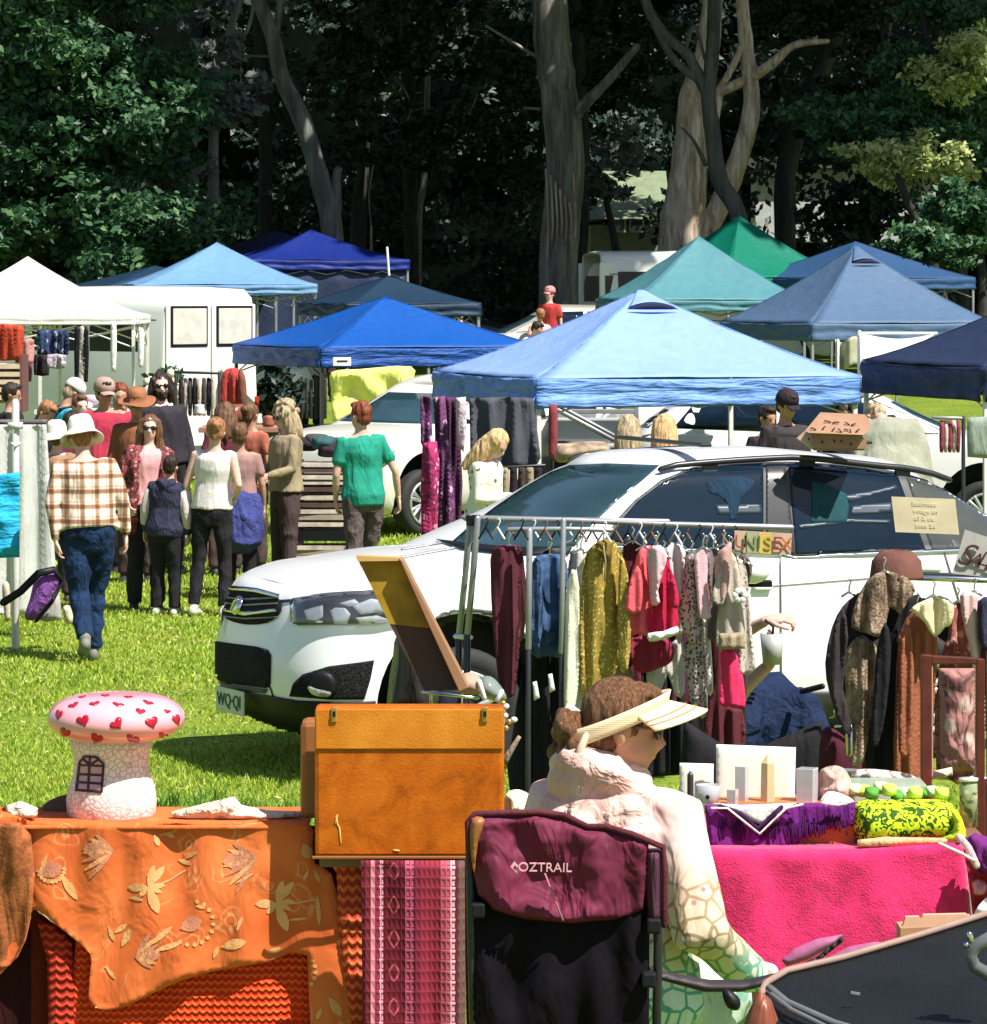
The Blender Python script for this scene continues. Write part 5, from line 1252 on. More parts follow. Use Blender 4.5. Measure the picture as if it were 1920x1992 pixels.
# 5 small person in violet jacket
person('person with grey-pink hair and a violet-blue jacket tied at the waist', XY(466, 30.8), R(184), 1.50, top=('tee', cloth('tee_greyrose', (.35, .2, .19))), bottom=('pants', DKTR), hair=('short', HR_BR), vox=.013, group=CROWD, skinm=SK_B,
       extras=lambda t, d: link('tied_jacket', blobmesh((lambda mb: (mb.tube([d['U']((0, .0, 1.02)), d['U']((0, .03, .8)), d['U']((.0, .06, .55))], [(.19, .15), (.21, .17), (.2, .15)], n=18, ref=(1, 0, 0)), mb)[1])(MB()), .014, 3, amp=.02, sc=6), SH_PU, t, local=True, fix=False))
# 6 curly woman in olive cardigan looking left
def bagphone(t, d):
    mb = MB(); k = d['k']; w_ = (d['WR'][0]+d['WR'][1])/2
    mb.box(w_+Vector((0, -.12, .03)), (.13, .02, .19), rz=.2); mb.build('held_frame', M('frame_white', (.7, .62, .58)), t, local=True, smooth=False)
person('person with curly fair hair in an olive cardigan leafing through wares', XY(556, 31.2), R(-62), 1.66, top=('long', SH_OL), bottom=('pants', BRTR), hair=('curly', HR_GR), fem=True, glasses=True, vox=.012, headpitch=14, extras=bagphone,
       arms=(((-.04, -.06, -.26), (.03, -.27, -.30)), ((.05, -.05, -.27), (.02, -.28, -.33))), build_=1.12, group=CROWD, skinm=SK_C)
# 7 green shirt
person('person with auburn hair in a green t-shirt and grey trousers, back turned', XY(707, 30.2), R(196), 1.70, lean=3, side=2, top=('tee', SH_GRN), bottom=('pants', GRTR), hair=('short', HR_RED), vox=.012, skinm=SK_A,
       arms=(((-.12, .03, -.28), (-.16, -.06, -.52)), ((.07, .0, -.29), (.06, -.1, -.5))), headyaw=28, build_=1.0, legs=walkL, group=CROWD)
# 8 floral woman with phone
def totebag(t, d):
    mb = MB(); c = d['U']((.26, .05, .88)); mb.tube([c+Vector((0, 0, .16)), c, c+Vector((0, 0, -.17))], [(.03, .12), (.05, .16), (.06, .17)], n=14, ref=(1, 0, 0)); b_ = mb.build('tote_bag', cloth('tote_green', (.03, .42, .3), fold=.6), t, local=True)
    mb = MB(); mb.tube([c+Vector((0, -.1, .15)), d['EL'][1]+Vector((.0, 0, .03)), c+Vector((0, .1, .15))], .012, n=6); mb.build('strap', cloth('tote_green', (.03, .42, .3)), b_, local=True)
    w_ = (d['WR'][0]+d['WR'][1])/2; mb = MB(); mb.box(w_+Vector((0, -.13, .03)), (.075, .02, .15), mat=Matrix.Rotation(R(-50), 3, 'X')); mb.build('phone', BLACK, t, local=True, smooth=False)
person('person with long blond hair in a white floral dress looking down at a phone', XY(934, 27.6), R(62), 1.60, lean=8, top=('long', FLOR_WH), bottom=('skirt', FLOR_WH), hair=('long', HR_BL), fem=True, vox=.012, headpitch=34, extras=totebag,
       arms=(((-.02, -.05, -.27), (.08, -.27, -.25)), ((.02, -.05, -.27), (-.06, -.28, -.24))), skinm=SK_C)
# the people facing, behind the first row
person('bearded person with long dark hair and sunglasses in a dark sweater', XY(322, 34.0), R(22), 1.86, side=-3, headyaw=-12, top=('long', SH_DK), bottom=('pants', DKTR), hair=('wavy', HR_DK), beard=HR_DK, glasses=True, vox=.014, skinm=SK_C, group='shoppers between the stalls',
       extras=lambda t, d: (lambda mb: (mb.tube([d['TR']((-.07, -.045, 1.47)), d['TR']((0, -.09, 1.43)), d['TR']((.07, -.045, 1.47))], .018, n=8), mb.build('collar', SH_W2, t, local=True)))(MB()))
person('person in a wide brown hat and rust shirt behind the pink-topped shopper', XY(266, 32.6), R(4), 1.72, top=('long', SH_BR), bottom=('pants', BRTR), hair=('short', HR_BR), hat=('brim', HT_BR), headpitch=16, vox=.015, skinm=SK_B, group='shoppers between the stalls')
person('person in a dusty cap, dark glasses and maroon polo shirt', XY(203, 33.6), R(12), 1.80, top=('tee', SH_RD), bottom=('pants', DKTR), hair=('short', HR_DK), hat=('cap', HT_GR), glasses=True, headyaw=12, headpitch=8, build_=1.28, belly=.04, vox=.015, skinm=SK_B, group='shoppers between the stalls')
def pack(t, d):
    k = d['k']; mb = MB(); mb.tube([d['TR']((0, .19, .98)), d['TR']((0, .22, 1.18)), d['TR']((0, .18, 1.42))], [(.13*k, .08*k), (.16*k, .11*k), (.12*k, .07*k)], n=14, ref=(1, 0, 0)); mb.build('backpack', cloth('pack_black', (.015, .02, .035), fold=.5), t, local=True)
    mb = MB()
    for s_ in (-1, 1): mb.tube([d['TR']((s_*.1, .12, 1.43)), d['TR']((s_*.12, 0, 1.49)), d['TR']((s_*.12, -.12, 1.32))], .018*k, n=6); 
    mb.build('strap', BLACK, t, local=True)
person('person in a turquoise shirt and white peaked cap with a dark backpack', XY(108, 35.5), R(120), 1.78, lean=12, top=('tee', SH_TQ), bottom=('pants', JEAN), hair=('short', HR_GR), hat=('cap', HT_WH), extras=pack, headpitch=26, vox=.015, skinm=SK_B, group='shoppers between the stalls')
person('person in a black top bending over the left stall counter', XY(60, 34.4), R(60), 1.62, lean=14, top=('long', cloth('top_black', (.03, .025, .03))), bottom=('pants', DKTR), hair=('short', HR_GN), headpitch=25, vox=.016, skinm=SK_C, extras=pack, group='shoppers between the stalls')
person('short person in a white sun hat and tan shirt beside the left stall', XY(112, 30.5), R(170), 1.5, top=('long', cloth('shirt_tan', (.35, .2, .13))), bottom=('pants', BRTR), hat=('bucket', HT_WH), hair=('short', HR_BR), vox=.016, skinm=SK_C, build_=1.15, group='shoppers between the stalls')
person('person in plum clothes carrying pale cloths behind the plaid shopper', XY(158, 35.0), R(30), 1.62, top=('long', cloth('top_plum', (.22, .06, .13))), bottom=('pants', DKTR), hair=('short', HR_BR), vox=.016, skinm=SK_C, group='shoppers between the stalls')
person('person in a red dress standing at the rear clothes rail', XY(232, 36.6), R(200), 1.7, top=('long', cloth('top_rose', (.5, .12, .13))), bottom=('pants', DKTR), hair=('short', HR_RED), vox=.016, skinm=SK_C, group='shoppers between the stalls')
person('person in a rust top behind the sleeveless white top', XY(490, 33.8), R(150), 1.58, top=('tee', cloth('top_rust', (.4, .12, .08))), bottom=('pants', BRTR), hair=('bun', HR_BR), fem=True, vox=.016, skinm=SK_B, group='shoppers between the stalls')
# behind the white car
person('person with straight fair hair, left of two seen over the white car roof', XY(1222, 31.0), R(176), 1.66, lean=0, top=('long', cloth('top_cream', (.5, .42, .33))), bottom=('pants', BRTR), hair=('long', HR_GR), fem=True, vox=.014, group='pair behind the white car', zoff=-.1, headpitch=10)
person('person with straight fair hair, right of two seen over the white car roof', XY(1292, 31.2), R(183), 1.66, lean=0, top=('long', cloth('top_cream', (.5, .42, .33))), bottom=('pants', BRTR), hair=('long', HR_BL), fem=True, vox=.014, group='pair behind the white car', zoff=-.1, headpitch=6)
person('person in a dark cap and dark coat left of the cardboard box', XY(1528, 31.2), R(20), 1.76, top=('jacket', cloth('coat_charcoal', (.05, .04, .045))), bottom=('pants', DKTR), hair=('short', HR_DK), hat=('cap', cloth('cap_black', (.03, .02, .03))), vox=.015, skinm=SK_B, headpitch=16, headyaw=14)
person('person in a black top stooping behind the car roof beside the dark cap', XY(1478, 32.5), R(40), 1.60, lean=10, top=('long', cloth('top_black', (.03, .025, .03))), bottom=('pants', DKTR), hair=('short', HR_DK), vox=.016, skinm=SK_B)
person('person in a smooth khaki coat bowing forward behind the cardboard box', XY(1742, 31.0), R(196), 1.86, lean=30, top=('jacket', SH_KH), bottom=('pants', SH_KH), hair=('short', HR_GR), headpitch=55, vox=.014, build_=1.7)
person('person with dark hair seen through the open door of the white four-wheel-drive', XY(1640, 36), R(0), 1.66, top=('long', SH_DK), bottom=('pants', DKTR), hair=('wavy', HR_DK), vox=.018, skinm=SK_B)
# far
person('distant person in a white shirt bending beside the gum trunk', XY(1010, 58), R(60), 1.72, lean=30, top=('long', SH_W2), bottom=('pants', DKTR), hair=('short', HR_DK), vox=.025, skinm=SK_C)
person('distant person in a red shirt and pink cap at the foot of the gum trunk', XY(1068, 65), R(-30), 1.8, top=('tee', cloth('tee_red', (.5, .05, .05))), bottom=('pants', BRTR), hair=('short', HR_RED), hat=('cap', cloth('cap_pink', (.65, .25, .25))), vox=.025, skinm=SK_C)
person('distant person in a pale pink top beside the red shirt', XY(1050, 61.5), R(200), 1.62, top=('tee', SH_PK), bottom=('pants', DKTR), hair=('short', HR_GN), vox=.025, skinm=SK_C)
person('distant person in a grey top at the edge of the pale blue gazebo', XY(604, 57), R(30), 1.72, top=('tee', cloth('tee_grey', (.4, .35, .35))), bottom=('pants', DKTR), hair=('short', HR_DK), vox=.025, skinm=SK_C)
person('distant person in a dusty pink top by the dark side wall', XY(633, 62), R(10), 1.7, top=('tee', cloth('top_dusty', (.4, .16, .16))), bottom=('pants', BRTR), hair=('short', HR_DK), vox=.025, skinm=SK_C)
person('distant person in mixed dark clothes by the beige hatchback', XY(895, 62), R(10), 1.6, top=('tee', SH_OL), bottom=('pants', BRTR), hair=('short', HR_DK), vox=.025, skinm=SK_C)

extra_ = 'shoppers between the stalls'
for lab, px, Y, rz, h, tp_, bt_, hr_, ht_ in (('person in a crimson shirt and grey hair half hidden behind the plaid shopper', 236, 34.6, 20, 1.66, ('tee', SH_RD), BRTR, ('short', HR_GR), None),
    ('person in a dark coat and knitted cap between the rust shirt and the dark sweater', 296, 35.6, -20, 1.68, ('jacket', cloth('coat_black', (.025, .02, .025))), DKTR, ('short', HR_DK), ('cap', cloth('cap_cream', (.6, .52, .45)))),
    ('person in a dark maroon dress beside the violet jacket', 438, 33.4, 200, 1.6, ('long', cloth('dress_maroon', (.14, .03, .04))), BRTR, ('wavy', HR_BR), None),
    ('person in a black hooded coat at the far left between shelves', 22, 36.5, 90, 1.7, ('jacket', cloth('coat_black', (.025, .02, .025))), DKTR, ('short', HR_DK), None),
    ('person in a maroon top just behind the white sun hat', 142, 32.4, 40, 1.55, ('tee', cloth('dress_maroon', (.14, .03, .04))), DKTR, ('wavy', HR_DK), None)):
    person(lab, XY(px, Y), R(rz), h, top=tp_, bottom=('pants', bt_), hair=hr_, hat=ht_, vox=.018, skinm=SK_B, group=extra_, headpitch=10, arms=(((-.05, -.04, -.27), (.0, -.2, -.38)), ((.07, -.0, -.28), (.03, -.14, -.48))))
# ================================================================== stalls between the crowd and the cars
def soft(name, label, cat, mat, outline, Y, thick=.04, group=None, **k):
    return tag(puff(name, mat, outline, Y, thick, **k), label, cat, group)
# left stall
t = thing('stall_post', 'white upright tube of the left stall with a small hook', 'post', XY(30, 26.4))
mb = MB(); mb.tube([XY(30, 26.4), P(30, 782, 26.4)], .028, n=10); mb.build('tube', WHITEPOLE, t)
mb = MB(); mb.tube([P(22, 862, 26.4), P(30, 868, 26.35), P(38, 862, 26.4)], .012, n=6); mb.box(P(30, 828, 26.4), (.1, .08, .05)); mb.build('clamp', WHITEPOLE, t)
soft('side_curtain', 'grey-white canvas side wall of the left stall', 'curtain', cloth('canvas_grey', (.52, .53, .5), fold=.8, fs=(5, 5, .5), var=.1), [(-60, 826), (90, 826), (95, 900), (101, 1000), (108, 1100), (112, 1196), (-60, 1196)], 27.4, .02, step=9, fold=.09, fx=.035, fy=.001, smooth=1)
soft('counter_top', 'flat dark counter edge above the grey canvas of the left stall', 'counter', M('counter_dark', (.1, .08, .08)), [(-60, 815), (92, 816), (92, 828), (-60, 828)], 27.6, .5, smooth=1)
soft('banner', 'bright turquoise banner tied low on the left stall post', 'banner', cloth('banner_turquoise', (.03, .42, .75), fold=.9, fs=(3, 3, 9), var=.25), [(-60, 930), (8, 922), (38, 918), (38, 1084), (-60, 1088)], 26.1, .03, smooth=1, fold=.06, fx=.02, fy=.05)
t = thing('backpack', 'purple backpack with a black strap leaning on the grey canvas', 'backpack', XY(80, 26.3))
puff('bag', cloth('bag_purple', (.26, .09, .38), fold=.7, fs=(8, 8, 6)), [(70, 1122), (95, 1108), (118, 1120), (115, 1145), (95, 1180), (72, 1205), (48, 1202), (58, 1165)], 26.3, .2, t, step=7)
mb = MB(); mb.tube([P(6, 1172, 26.2), P(40, 1150, 26.2), P(75, 1115, 26.2), P(105, 1108, 26.2), P(122, 1130, 26.3), P(100, 1172, 26.15), P(72, 1206, 26.1)], .03, n=7, ell=(1, .5)); mb.build('strap', BLACK, t)
puff('inner_panel', cloth('bag_grey', (.4, .38, .38)), [(72, 1205), (95, 1175), (116, 1150), (120, 1205), (90, 1210)], 26.45, .06, t, step=7, smooth=1)
for i, (a, b, lab) in enumerate((((10, 1140), (18, 1205), 'pale ankle-high boot left of the stall post'), ((128, 1182), (142, 1212), 'pale sock-like shoe right of the purple backpack'))):
    soft('shoe', lab, 'shoe', cloth('canvas_beige', (.6, .52, .4)), [(a[0]-6, a[1]), (a[0]+8, a[1]-3), (b[0]+2, b[1]-8), (b[0], b[1]), (a[0], b[1])], 26.6, .1, step=5)
# shelves and hanging goods under the white gazebos
t = thing('crate_shelf', 'stack of pale and dark crate shelves at the left edge', 'shelf', XY(10, 39))
for i in range(5):
    c_ = P(-5, 712+i*15, 39); mb = MB(); mb.box(c_, (.55, .5, .05)); mb.build('shelf_board', M('pale_wood', (.62, .5, .34)), t, smooth=False)
    c_ = P(32, 712+i*15, 39.2); mb = MB(); mb.box(c_, (.18, .5, .06)); mb.build('crate', M('plum_wood', (.16, .06, .06)), t, smooth=False)
    mb = MB(); mb.box(P(-2, 719+i*15, 39.1), (.5, .4, .045)); mb.build('goods', M('goods_mix', (.5, .3, .25), var=.7, vs=14), t, smooth=False)
for x in (47, -40): mb = MB(); mb.box(P(x, 745, 39), (.03, .5, .62)); mb.build('upright', M('plum_wood', (.16, .06, .06)), t, smooth=False)
HG = 'clothes hanging in the left stalls'
def hung(label, mat, ol, Y, name='hanging_cloth', thick=.04, **k): return soft(name, label, 'cloth', mat, ol, Y, thick, HG, step=5, fold=.1, fx=.16, fy=.008, smooth=1, **k)
rc = lambda x0, y0, x1, y1: [(x0, y0), ((x0+x1)/2, y0-2), (x1, y0+1), (x1+1, (y0+y1)/2), (x1-1, y1), ((x0+x1)/2, y1+2), (x0, y1-1), (x0-1, (y0+y1)/2)]
hung('brick red cloth hanging at the top left corner of the stall', cloth('cloth_brick', (.45, .06, .03)), rc(-30, 632, 46, 700), 41)
hung('dusty pink garment beside the brick red cloth', cloth('cloth_dusty', (.5, .24, .22)), rc(46, 660, 66, 706), 40.6)
hung('plum garment hanging behind the dusty pink one', cloth('cloth_plum', (.2, .06, .08)), rc(30, 690, 62, 742), 41.2)
hung('navy printed garment under the white gazebo valance', pattern('navy_print', floral((.03, .05, .12), (.35, .42, .5), (.01, .012, .03), 9), fold=.5), rc(72, 642, 134, 690), 41)
hung('dark cloth hanging behind the white peaked cap', cloth('cloth_black', (.03, .02, .03)), rc(66, 690, 96, 730), 41.4)
hung('pale lilac bundle above the white peaked cap', cloth('cloth_lilac', (.5, .42, .5)), rc(92, 690, 128, 716), 40.8)
for i, (x, mt_) in enumerate(((150, BLACK), (160, M('pole_beige', (.5, .45, .38))), (168, BLACK))):
    hung(('black rolled banner standing behind the crowd', 'beige rolled banner between two black ones', 'thin black rolled banner nearest the van')[i], mt_, rc(x-5, 636, x+4, 742), 42, name='rolled_banner')
for x, y0, y1, lab in ((221, 628, 720, 'white canvas roll tied to the white gazebo leg'), (274, 640, 712, 'white canvas roll tied to the right gazebo leg')):
    soft('canvas_roll', lab, 'canvas', SH_W2, rc(x-5, y0, x+5, y1), 44, .12, step=5)
t = thing('display_table', 'table heaped with lilac and white cloths behind the maroon polo shirt', 'table', XY(170, 37))
mb = MB(); mb.box(P(168, 800, 37), (1.0, .6, .04)); mb.build('tabletop', WHITE, t, smooth=False)
for sx in (-1, 1): mb = MB(); mb.tube([P(168+sx*80, 800, 37), XY(168+sx*80, 37)], .02); mb.build('leg', STEEL, t)
rg = random.Random(12)
for i in range(12):
    x = rg.uniform(136, 206); y = rg.uniform(752, 798)
    soft('folded_cloth', ['folded lilac cloth in the heap on the stall table', 'folded white cloth in the heap on the stall table', 'folded plum cloth in the heap on the stall table'][i % 3], 'cloth', [cloth('cloth_lilac', (.5, .42, .5)), SH_W2, cloth('cloth_mauve', (.4, .14, .25))][i % 3], rc(x-14, y-8, x+14, y+8), 36.8+rg.uniform(-.2, .2), .12, 'folded cloths heaped on the stall table, colour %d' % (i % 3), step=6)
# white flowers and rear rail
t = thing('flower_display', 'bushy display of cream flowers behind the bearded person', 'flowers', XY(322, 40))
for i in range(34):
    mb = MB(); x = rg.uniform(286, 352); y = rg.uniform(722, 800); mb.ell(P(x, y, 40+rg.uniform(-.3, .3)), (.05, .05, .05), 8, 6); mb.build('flower', M('petal_cream', (.72, .66, .48)), t)
leaves('foliage', LF_GREEN, [(tuple(P(320, 760, 40)), (.22, .2, .3))], 700, .05, t, seed=77)
mb = MB(); mb.tube([P(320, 790, 40), XY(320, 40)], .09, n=10); mb.build('stand', M('stand_dark', (.06, .05, .04)), t)
t = thing('clothes_rail', 'rear clothes rail with dark clothes beside the red jacket', 'rail', XY(412, 39))
mb = MB(); mb.tube([P(340, 724, 39), P(428, 726, 39)], .015); mb.build('top_bar', DARKSTEEL, t)
for x in (342, 426): mb = MB(); mb.tube([P(x, 724, 39), XY(x, 39)], .015); mb.build('upright', DARKSTEEL, t)
for i, x in enumerate(range(352, 420, 9)):
    hung(['black garment on the rear rail', 'cream garment on the rear rail', 'charcoal garment on the rear rail'][i % 3], [cloth('cloth_black', (.03, .02, .03)), cloth('cloth_cream', (.6, .5, .42)), cloth('cloth_charcoal', (.07, .06, .06))][i % 3], rc(x-4, 736, x+4, 808), 39+rg.uniform(-.05, .05), thick=.08)
t = thing('red_jacket', 'red and brown jacket hanging under the left corner of the deep blue gazebo', 'jacket', XY(452, 44.5))
puff('coat', cloth('jacket_red', (.42, .05, .05), fold=.8), [(436, 722), (450, 716), (466, 720), (476, 750), (474, 788), (450, 794), (426, 786), (428, 748)], 44.5, .14, t, step=6, fold=.08, fx=.1)
puff('sleeve', cloth('jacket_brown', (.2, .07, .05)), [(464, 722), (476, 730), (480, 770), (474, 792), (464, 780)], 44.4, .12, t, step=6)
soft('storage_box', 'brown leather case on the stall under the red jacket', 'box', M('box_brown', (.2, .06, .04), rough=.4), [(437, 786), (474, 786), (474, 822), (437, 822)], 35.5, .3, smooth=1)
t = thing('stall_table', 'wooden stall table with rusty goods between the crowd figures', 'table', XY(480, 34.6))
mb = MB(); mb.box(P(482, 834, 34.8), (.9, .7, .05)); mb.build('tabletop', M('table_brown', (.38, .19, .13)), t, smooth=False, bevel=.006)
for sx in (-1, 1): mb = MB(); mb.tube([P(482+sx*80, 836, 34.6), XY(482+sx*80, 34.6)], .025); mb.build('leg', M('table_brown', (.38, .19, .13)), t)
for i, (x, y, mt_, lab) in enumerate(((452, 826, SH_PK, 'pink saucer on the wooden stall table'), (500, 818, WHITE, 'small white skull-like ornament on the wooden stall table'), (522, 822, M('orn_rust', (.35, .1, .06)), 'rust ornament at the right end of the stall table'), (388, 800, WHITE, 'white trinket on the rear stall'), (350, 835, M('orn_pink', (.6, .35, .35)), 'pink ornament behind the child'))):
    mb = MB(); mb.lathe([(0, 0), (.05, 0), (.06, .03), (.045, .08), (.05, .1), (0, .11)], P(x, y+8, 34.5), n=14); tag(mb.build('ornament', mt_), lab, 'ornament')
# far goods under the deep blue gazebo
t = thing('shrub', 'dark leafy shrub and stakes behind the deep blue gazebo', 'shrub', XY(515, 52))
leaves('foliage', LF_DARK, [(tuple(P(505+i*14, 750+8*(i % 2), 52)), (.3, .3, .45)) for i in range(4)], 1500, .09, t, seed=78)
mb = MB(); mb.tube([XY(515, 52), P(512, 740, 52)], .03, n=6); mb.build('stem', BK_DARK, t)
soft('yellow_cloth', 'lemon yellow sheet hanging under the deep blue gazebo', 'cloth', cloth('cloth_lemon', (.85, .85, .22), fold=.6, var=.08), [(645, 724), (700, 718), (800, 713), (803, 745), (812, 770), (808, 786), (760, 792), (705, 806), (672, 832), (652, 838), (646, 800), (644, 760)], 45.2, .03, step=10, fold=.15, fx=.03, fy=.02)
for i in range(9):
    mb = MB(); mb.tube([P(560+i*9, 735+3*(i % 3), 55), P(560+i*9, 812, 55)], .03); tag(mb.build('fence_post', BK_DARK), 'dark paling in the row behind the deep blue gazebo', 'post', 'dark palings behind the deep blue gazebo')
# slatted rack and junk beside the green shirt
t = thing('slatted_rack', 'low rack of weathered white slats between the curly-haired shopper and the green shirt', 'rack', XY(632, 31.6))
SLW = M('slat_white', (.62, .52, .44), var=.4, vs=9); SLD = M('slat_dark', (.1, .05, .045), var=.4, vs=9)
for y, h_, m_ in ((902, 6, SLW), (914, 7, SLD), (926, 7, SLW), (938, 5, SLW), (950, 9, SLD), (966, 8, SLW), (980, 8, SLD), (993, 8, SLW), (1004, 10, M('slat_tan', (.4, .33, .26))), (1018, 8, SLW), (1040, 20, BLACK), (1063, 8, SLW), (1072, 9, M('slat_tan', (.4, .33, .26))), (1082, 7, SLW), (1096, 12, SLD)):
    a = P(640, y, 31.6); mb = MB(); mb.box(a, (.56+.02*math.sin(y), .35, h_*31.6/F), rz=.04*math.sin(y)); mb.build('slat', m_, t, smooth=False)
for x in (585, 692): mb = MB(); mb.box(P(x, 1000, 31.6), (.04, .3, .95)); mb.build('upright', SLD, t, smooth=False)
for i in range(7):
    x = 598+i*15+rg.uniform(-4, 4); y = 886-rg.uniform(0, 34)
    soft('dark_bundle', 'dark bundle in the heap on the white slatted rack', 'bundle', [cloth('cloth_black', (.03, .02, .03)), cloth('cloth_charcoal', (.07, .06, .06)), cloth('cloth_tealdark', (.04, .1, .11))][i % 3], rc(x-20, y-10, x+22, y+14), 31.6+rg.uniform(-.15, .15), .25, 'dark bundles heaped on the slatted rack', step=6)
# scarves and dark cloth under the light blue gazebo
SC1 = pattern('scarf_magenta', floral((.42, .03, .13), (.75, .35, .5), (.15, .02, .08), 14), fold=.8); SC2 = pattern('scarf_plum', floral((.16, .05, .14), (.6, .4, .55), (.07, .02, .07), 10), fold=.8)
SG = 'scarves hanging from the light blue gazebo'
for lab, m_, ol, Yd in (('magenta scarf hanging lowest at the left gazebo leg', SC1, [(822, 862), (850, 858), (855, 900), (852, 1000), (850, 1042), (820, 1040), (818, 950)], 30.7),
    ('plum printed scarf at the far left of the light blue gazebo', SC2, [(818, 770), (838, 772), (842, 860), (850, 905), (828, 880), (818, 860)], 30.9),
    ('pale violet scarf with dark stripes, second from the left', SC2, [(842, 772), (866, 770), (872, 860), (885, 985), (878, 1036), (852, 1042), (850, 900)], 31.0),
    ('dark plum scarf in the middle of the row', cloth('scarf_dark', (.09, .03, .08)), [(866, 772), (888, 774), (896, 860), (900, 940), (896, 1022), (876, 1036), (872, 900)], 31.1),
    ('pinkish white scarf right of the dark plum one', pattern('scarf_pale', floral((.6, .5, .55), (.35, .2, .3), (.3, .2, .3), 9), fold=.8), [(886, 774), (906, 772), (908, 830), (902, 880), (892, 868), (888, 830)], 30.9)):
    soft('scarf', lab, 'scarf', m_, ol, Yd, .05, SG, step=5, fold=.14, fx=.13, fy=.006, smooth=1)
soft('grey_cloth', 'large dark grey cloth hanging behind the person in the floral dress', 'cloth', cloth('cloth_slate', (.075, .08, .1), fold=.9, fs=(4, 4, 1)), [(912, 775), (980, 772), (1036, 774), (1044, 830), (1052, 890), (1046, 902), (990, 914), (940, 922), (915, 900), (914, 830)], 32.0, .03, step=7, fold=.12, fx=.05, fy=.004, smooth=1)
t = thing('garment_rail', 'row of dark skirts below the slate grey cloth', 'rail', XY(990, 31.8))
mb = MB(); mb.tube([P(920, 912, 31.8), P(1060, 905, 31.8)], .012); mb.build('bar', DARKSTEEL, t)
for i, x in enumerate(range(935, 1058, 16)): puff('skirt', [cloth('cloth_tan', (.35, .28, .2)), cloth('cloth_black', (.03, .02, .03)), BRTR][i % 3], [(x-7, 908), (x+7, 908), (x+9, 1010), (x-9, 1010)], 31.8, .09, t, step=8, smooth=1)
soft('maroon_cloth', 'narrow maroon garment right of the white gazebo leg', 'cloth', cloth('cloth_maroon', (.25, .05, .06)), rc(1068, 790, 1084, 890), 31.0, .08, step=6)
soft('brown_heap', 'tan and brown goods heaped behind the windscreen of the white car', 'goods', M('goods_tan', (.42, .3, .2), var=.6, vs=8), [(1086, 868), (1110, 862), (1150, 858), (1180, 862), (1180, 884), (1086, 900)], 30.2, .3, step=7)
t = thing('clothes_rail', 'small rail of maroon garments at the right edge behind the white car', 'rail', XY(1850, 29))
mb = MB(); mb.tube([P(1815, 812, 29), P(1875, 814, 29)], .014); mb.build('top_bar', STEEL, t); mb = MB(); mb.tube([P(1874, 812, 29), XY(1874, 29)], .016); mb.build('upright', DARKSTEEL, t)
for i, x in enumerate(range(1832, 1872, 8)): puff('garment', [cloth('cloth_maroon', (.25, .05, .06)), cloth('cloth_rosewhite', (.6, .45, .45))][i % 2], rc(x-4, 820, x+4, 878), 29+.02*i, .08, t, step=5)
soft('green_canvas', 'grey-green canvas panel at the right edge above the white car', 'tarpaulin', cloth('canvas_green', (.28, .33, .28)), rc(1882, 812, 1960, 890), 29.6, .04, smooth=1)

# ================================================================== cardboard box and signs on the white car
CB = M('cardboard', (.34, .19, .12), rough=.85, var=.2, vs=6); INK = M('marker_ink', (.06, .02, .015), rough=.6)
Yb = 19.95
t = thing('cardboard_box', 'open cardboard box with scribbled writing on the white car roof', 'box', P(1625, 873, Yb))
plate('front_panel', CB, [(1574, 842), (1678, 846), (1684, 873), (1584, 872)], Yb, .006, t)
plate('flap', CB, [(1566, 838), (1596, 802), (1682, 806), (1690, 814), (1694, 832), (1680, 846), (1574, 842)], Yb-.03, .006, t, yfn=lambda x, y: (840-y)*.004)
mb = MB(); mb.box(P(1630, 862, Yb+.16), (.29, .3, .07)); mb.build('carton', CB, t, smooth=False)
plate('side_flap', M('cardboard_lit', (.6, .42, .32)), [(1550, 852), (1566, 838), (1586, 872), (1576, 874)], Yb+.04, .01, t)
mb = MB()
for (x, y, w_, a) in [(1582, 834, 10, .3), (1602, 833, 9, -.8), (1621, 836, 9, -.9), (1634, 838, 10, .8), (1646, 836, 7, .2), (1654, 838, 7, 1.4), (1668, 838, 9, -.7), (1610, 820, 12, .2), (1626, 822, 12, -.1), (1648, 824, 9, .5), (1660, 826, 9, -.4)]:
    d_ = Vector((math.cos(a), 0, -math.sin(a)))*w_*.5*Yb/F; c_ = P(x, y, Yb-.045+(840-y)*.004); mb.tube([c_-d_, c_+Vector((0, 0, .003)), c_+d_], .0042, n=5)
for (x, y) in [(1574, 854), (1600, 860), (1623, 858), (1637, 858), (1655, 864)]: mb.ell(P(x, y, Yb-.006), (.006, .003, .009), 6, 5)
mb.build('scribble', INK, t)
Yp = 19.25
t = thing('paper_sign', 'cream cardboard sheet with faint white writing taped to the rear car window', 'sign', P(1800, 1036, Yp))
plate('sheet', M('card_cream', (.66, .55, .38), rough=.8), [(1734, 966), (1858, 971), (1866, 1040), (1742, 1035)], Yp, .004, t)
FW = M('faint_white', (.78, .69, .54), rough=.8)
for i, wd_ in enumerate(('Handmade', 'clothes', 'mens', 'womens')):
    textmesh(['Ba~ime~s', 'vin~ge ~n', '~il & o~', 'p~es $~'][i].replace('~', 'a'), .036, FW, t, face_cam(P(1798+(i % 2)*3, 980+i*14, Yp-.003), 0, R(-2)), depth=.0004)
def sign(label, Y, ol, mat, letters, px0):
    t = thing('sign', label, 'sign', P(ol[0][0], ol[-1][1], Y)); plate('board', mat, ol, Y, .006, t); return t
Ys = 15.6
t = sign('small hand-lettered UNISEX sign clipped to the end of the clothes rail', Ys, [(1429, 1032), (1541, 1038), (1538, 1080), (1428, 1074)], M('sign_beige', (.6, .42, .3), rough=.8), None, 0)
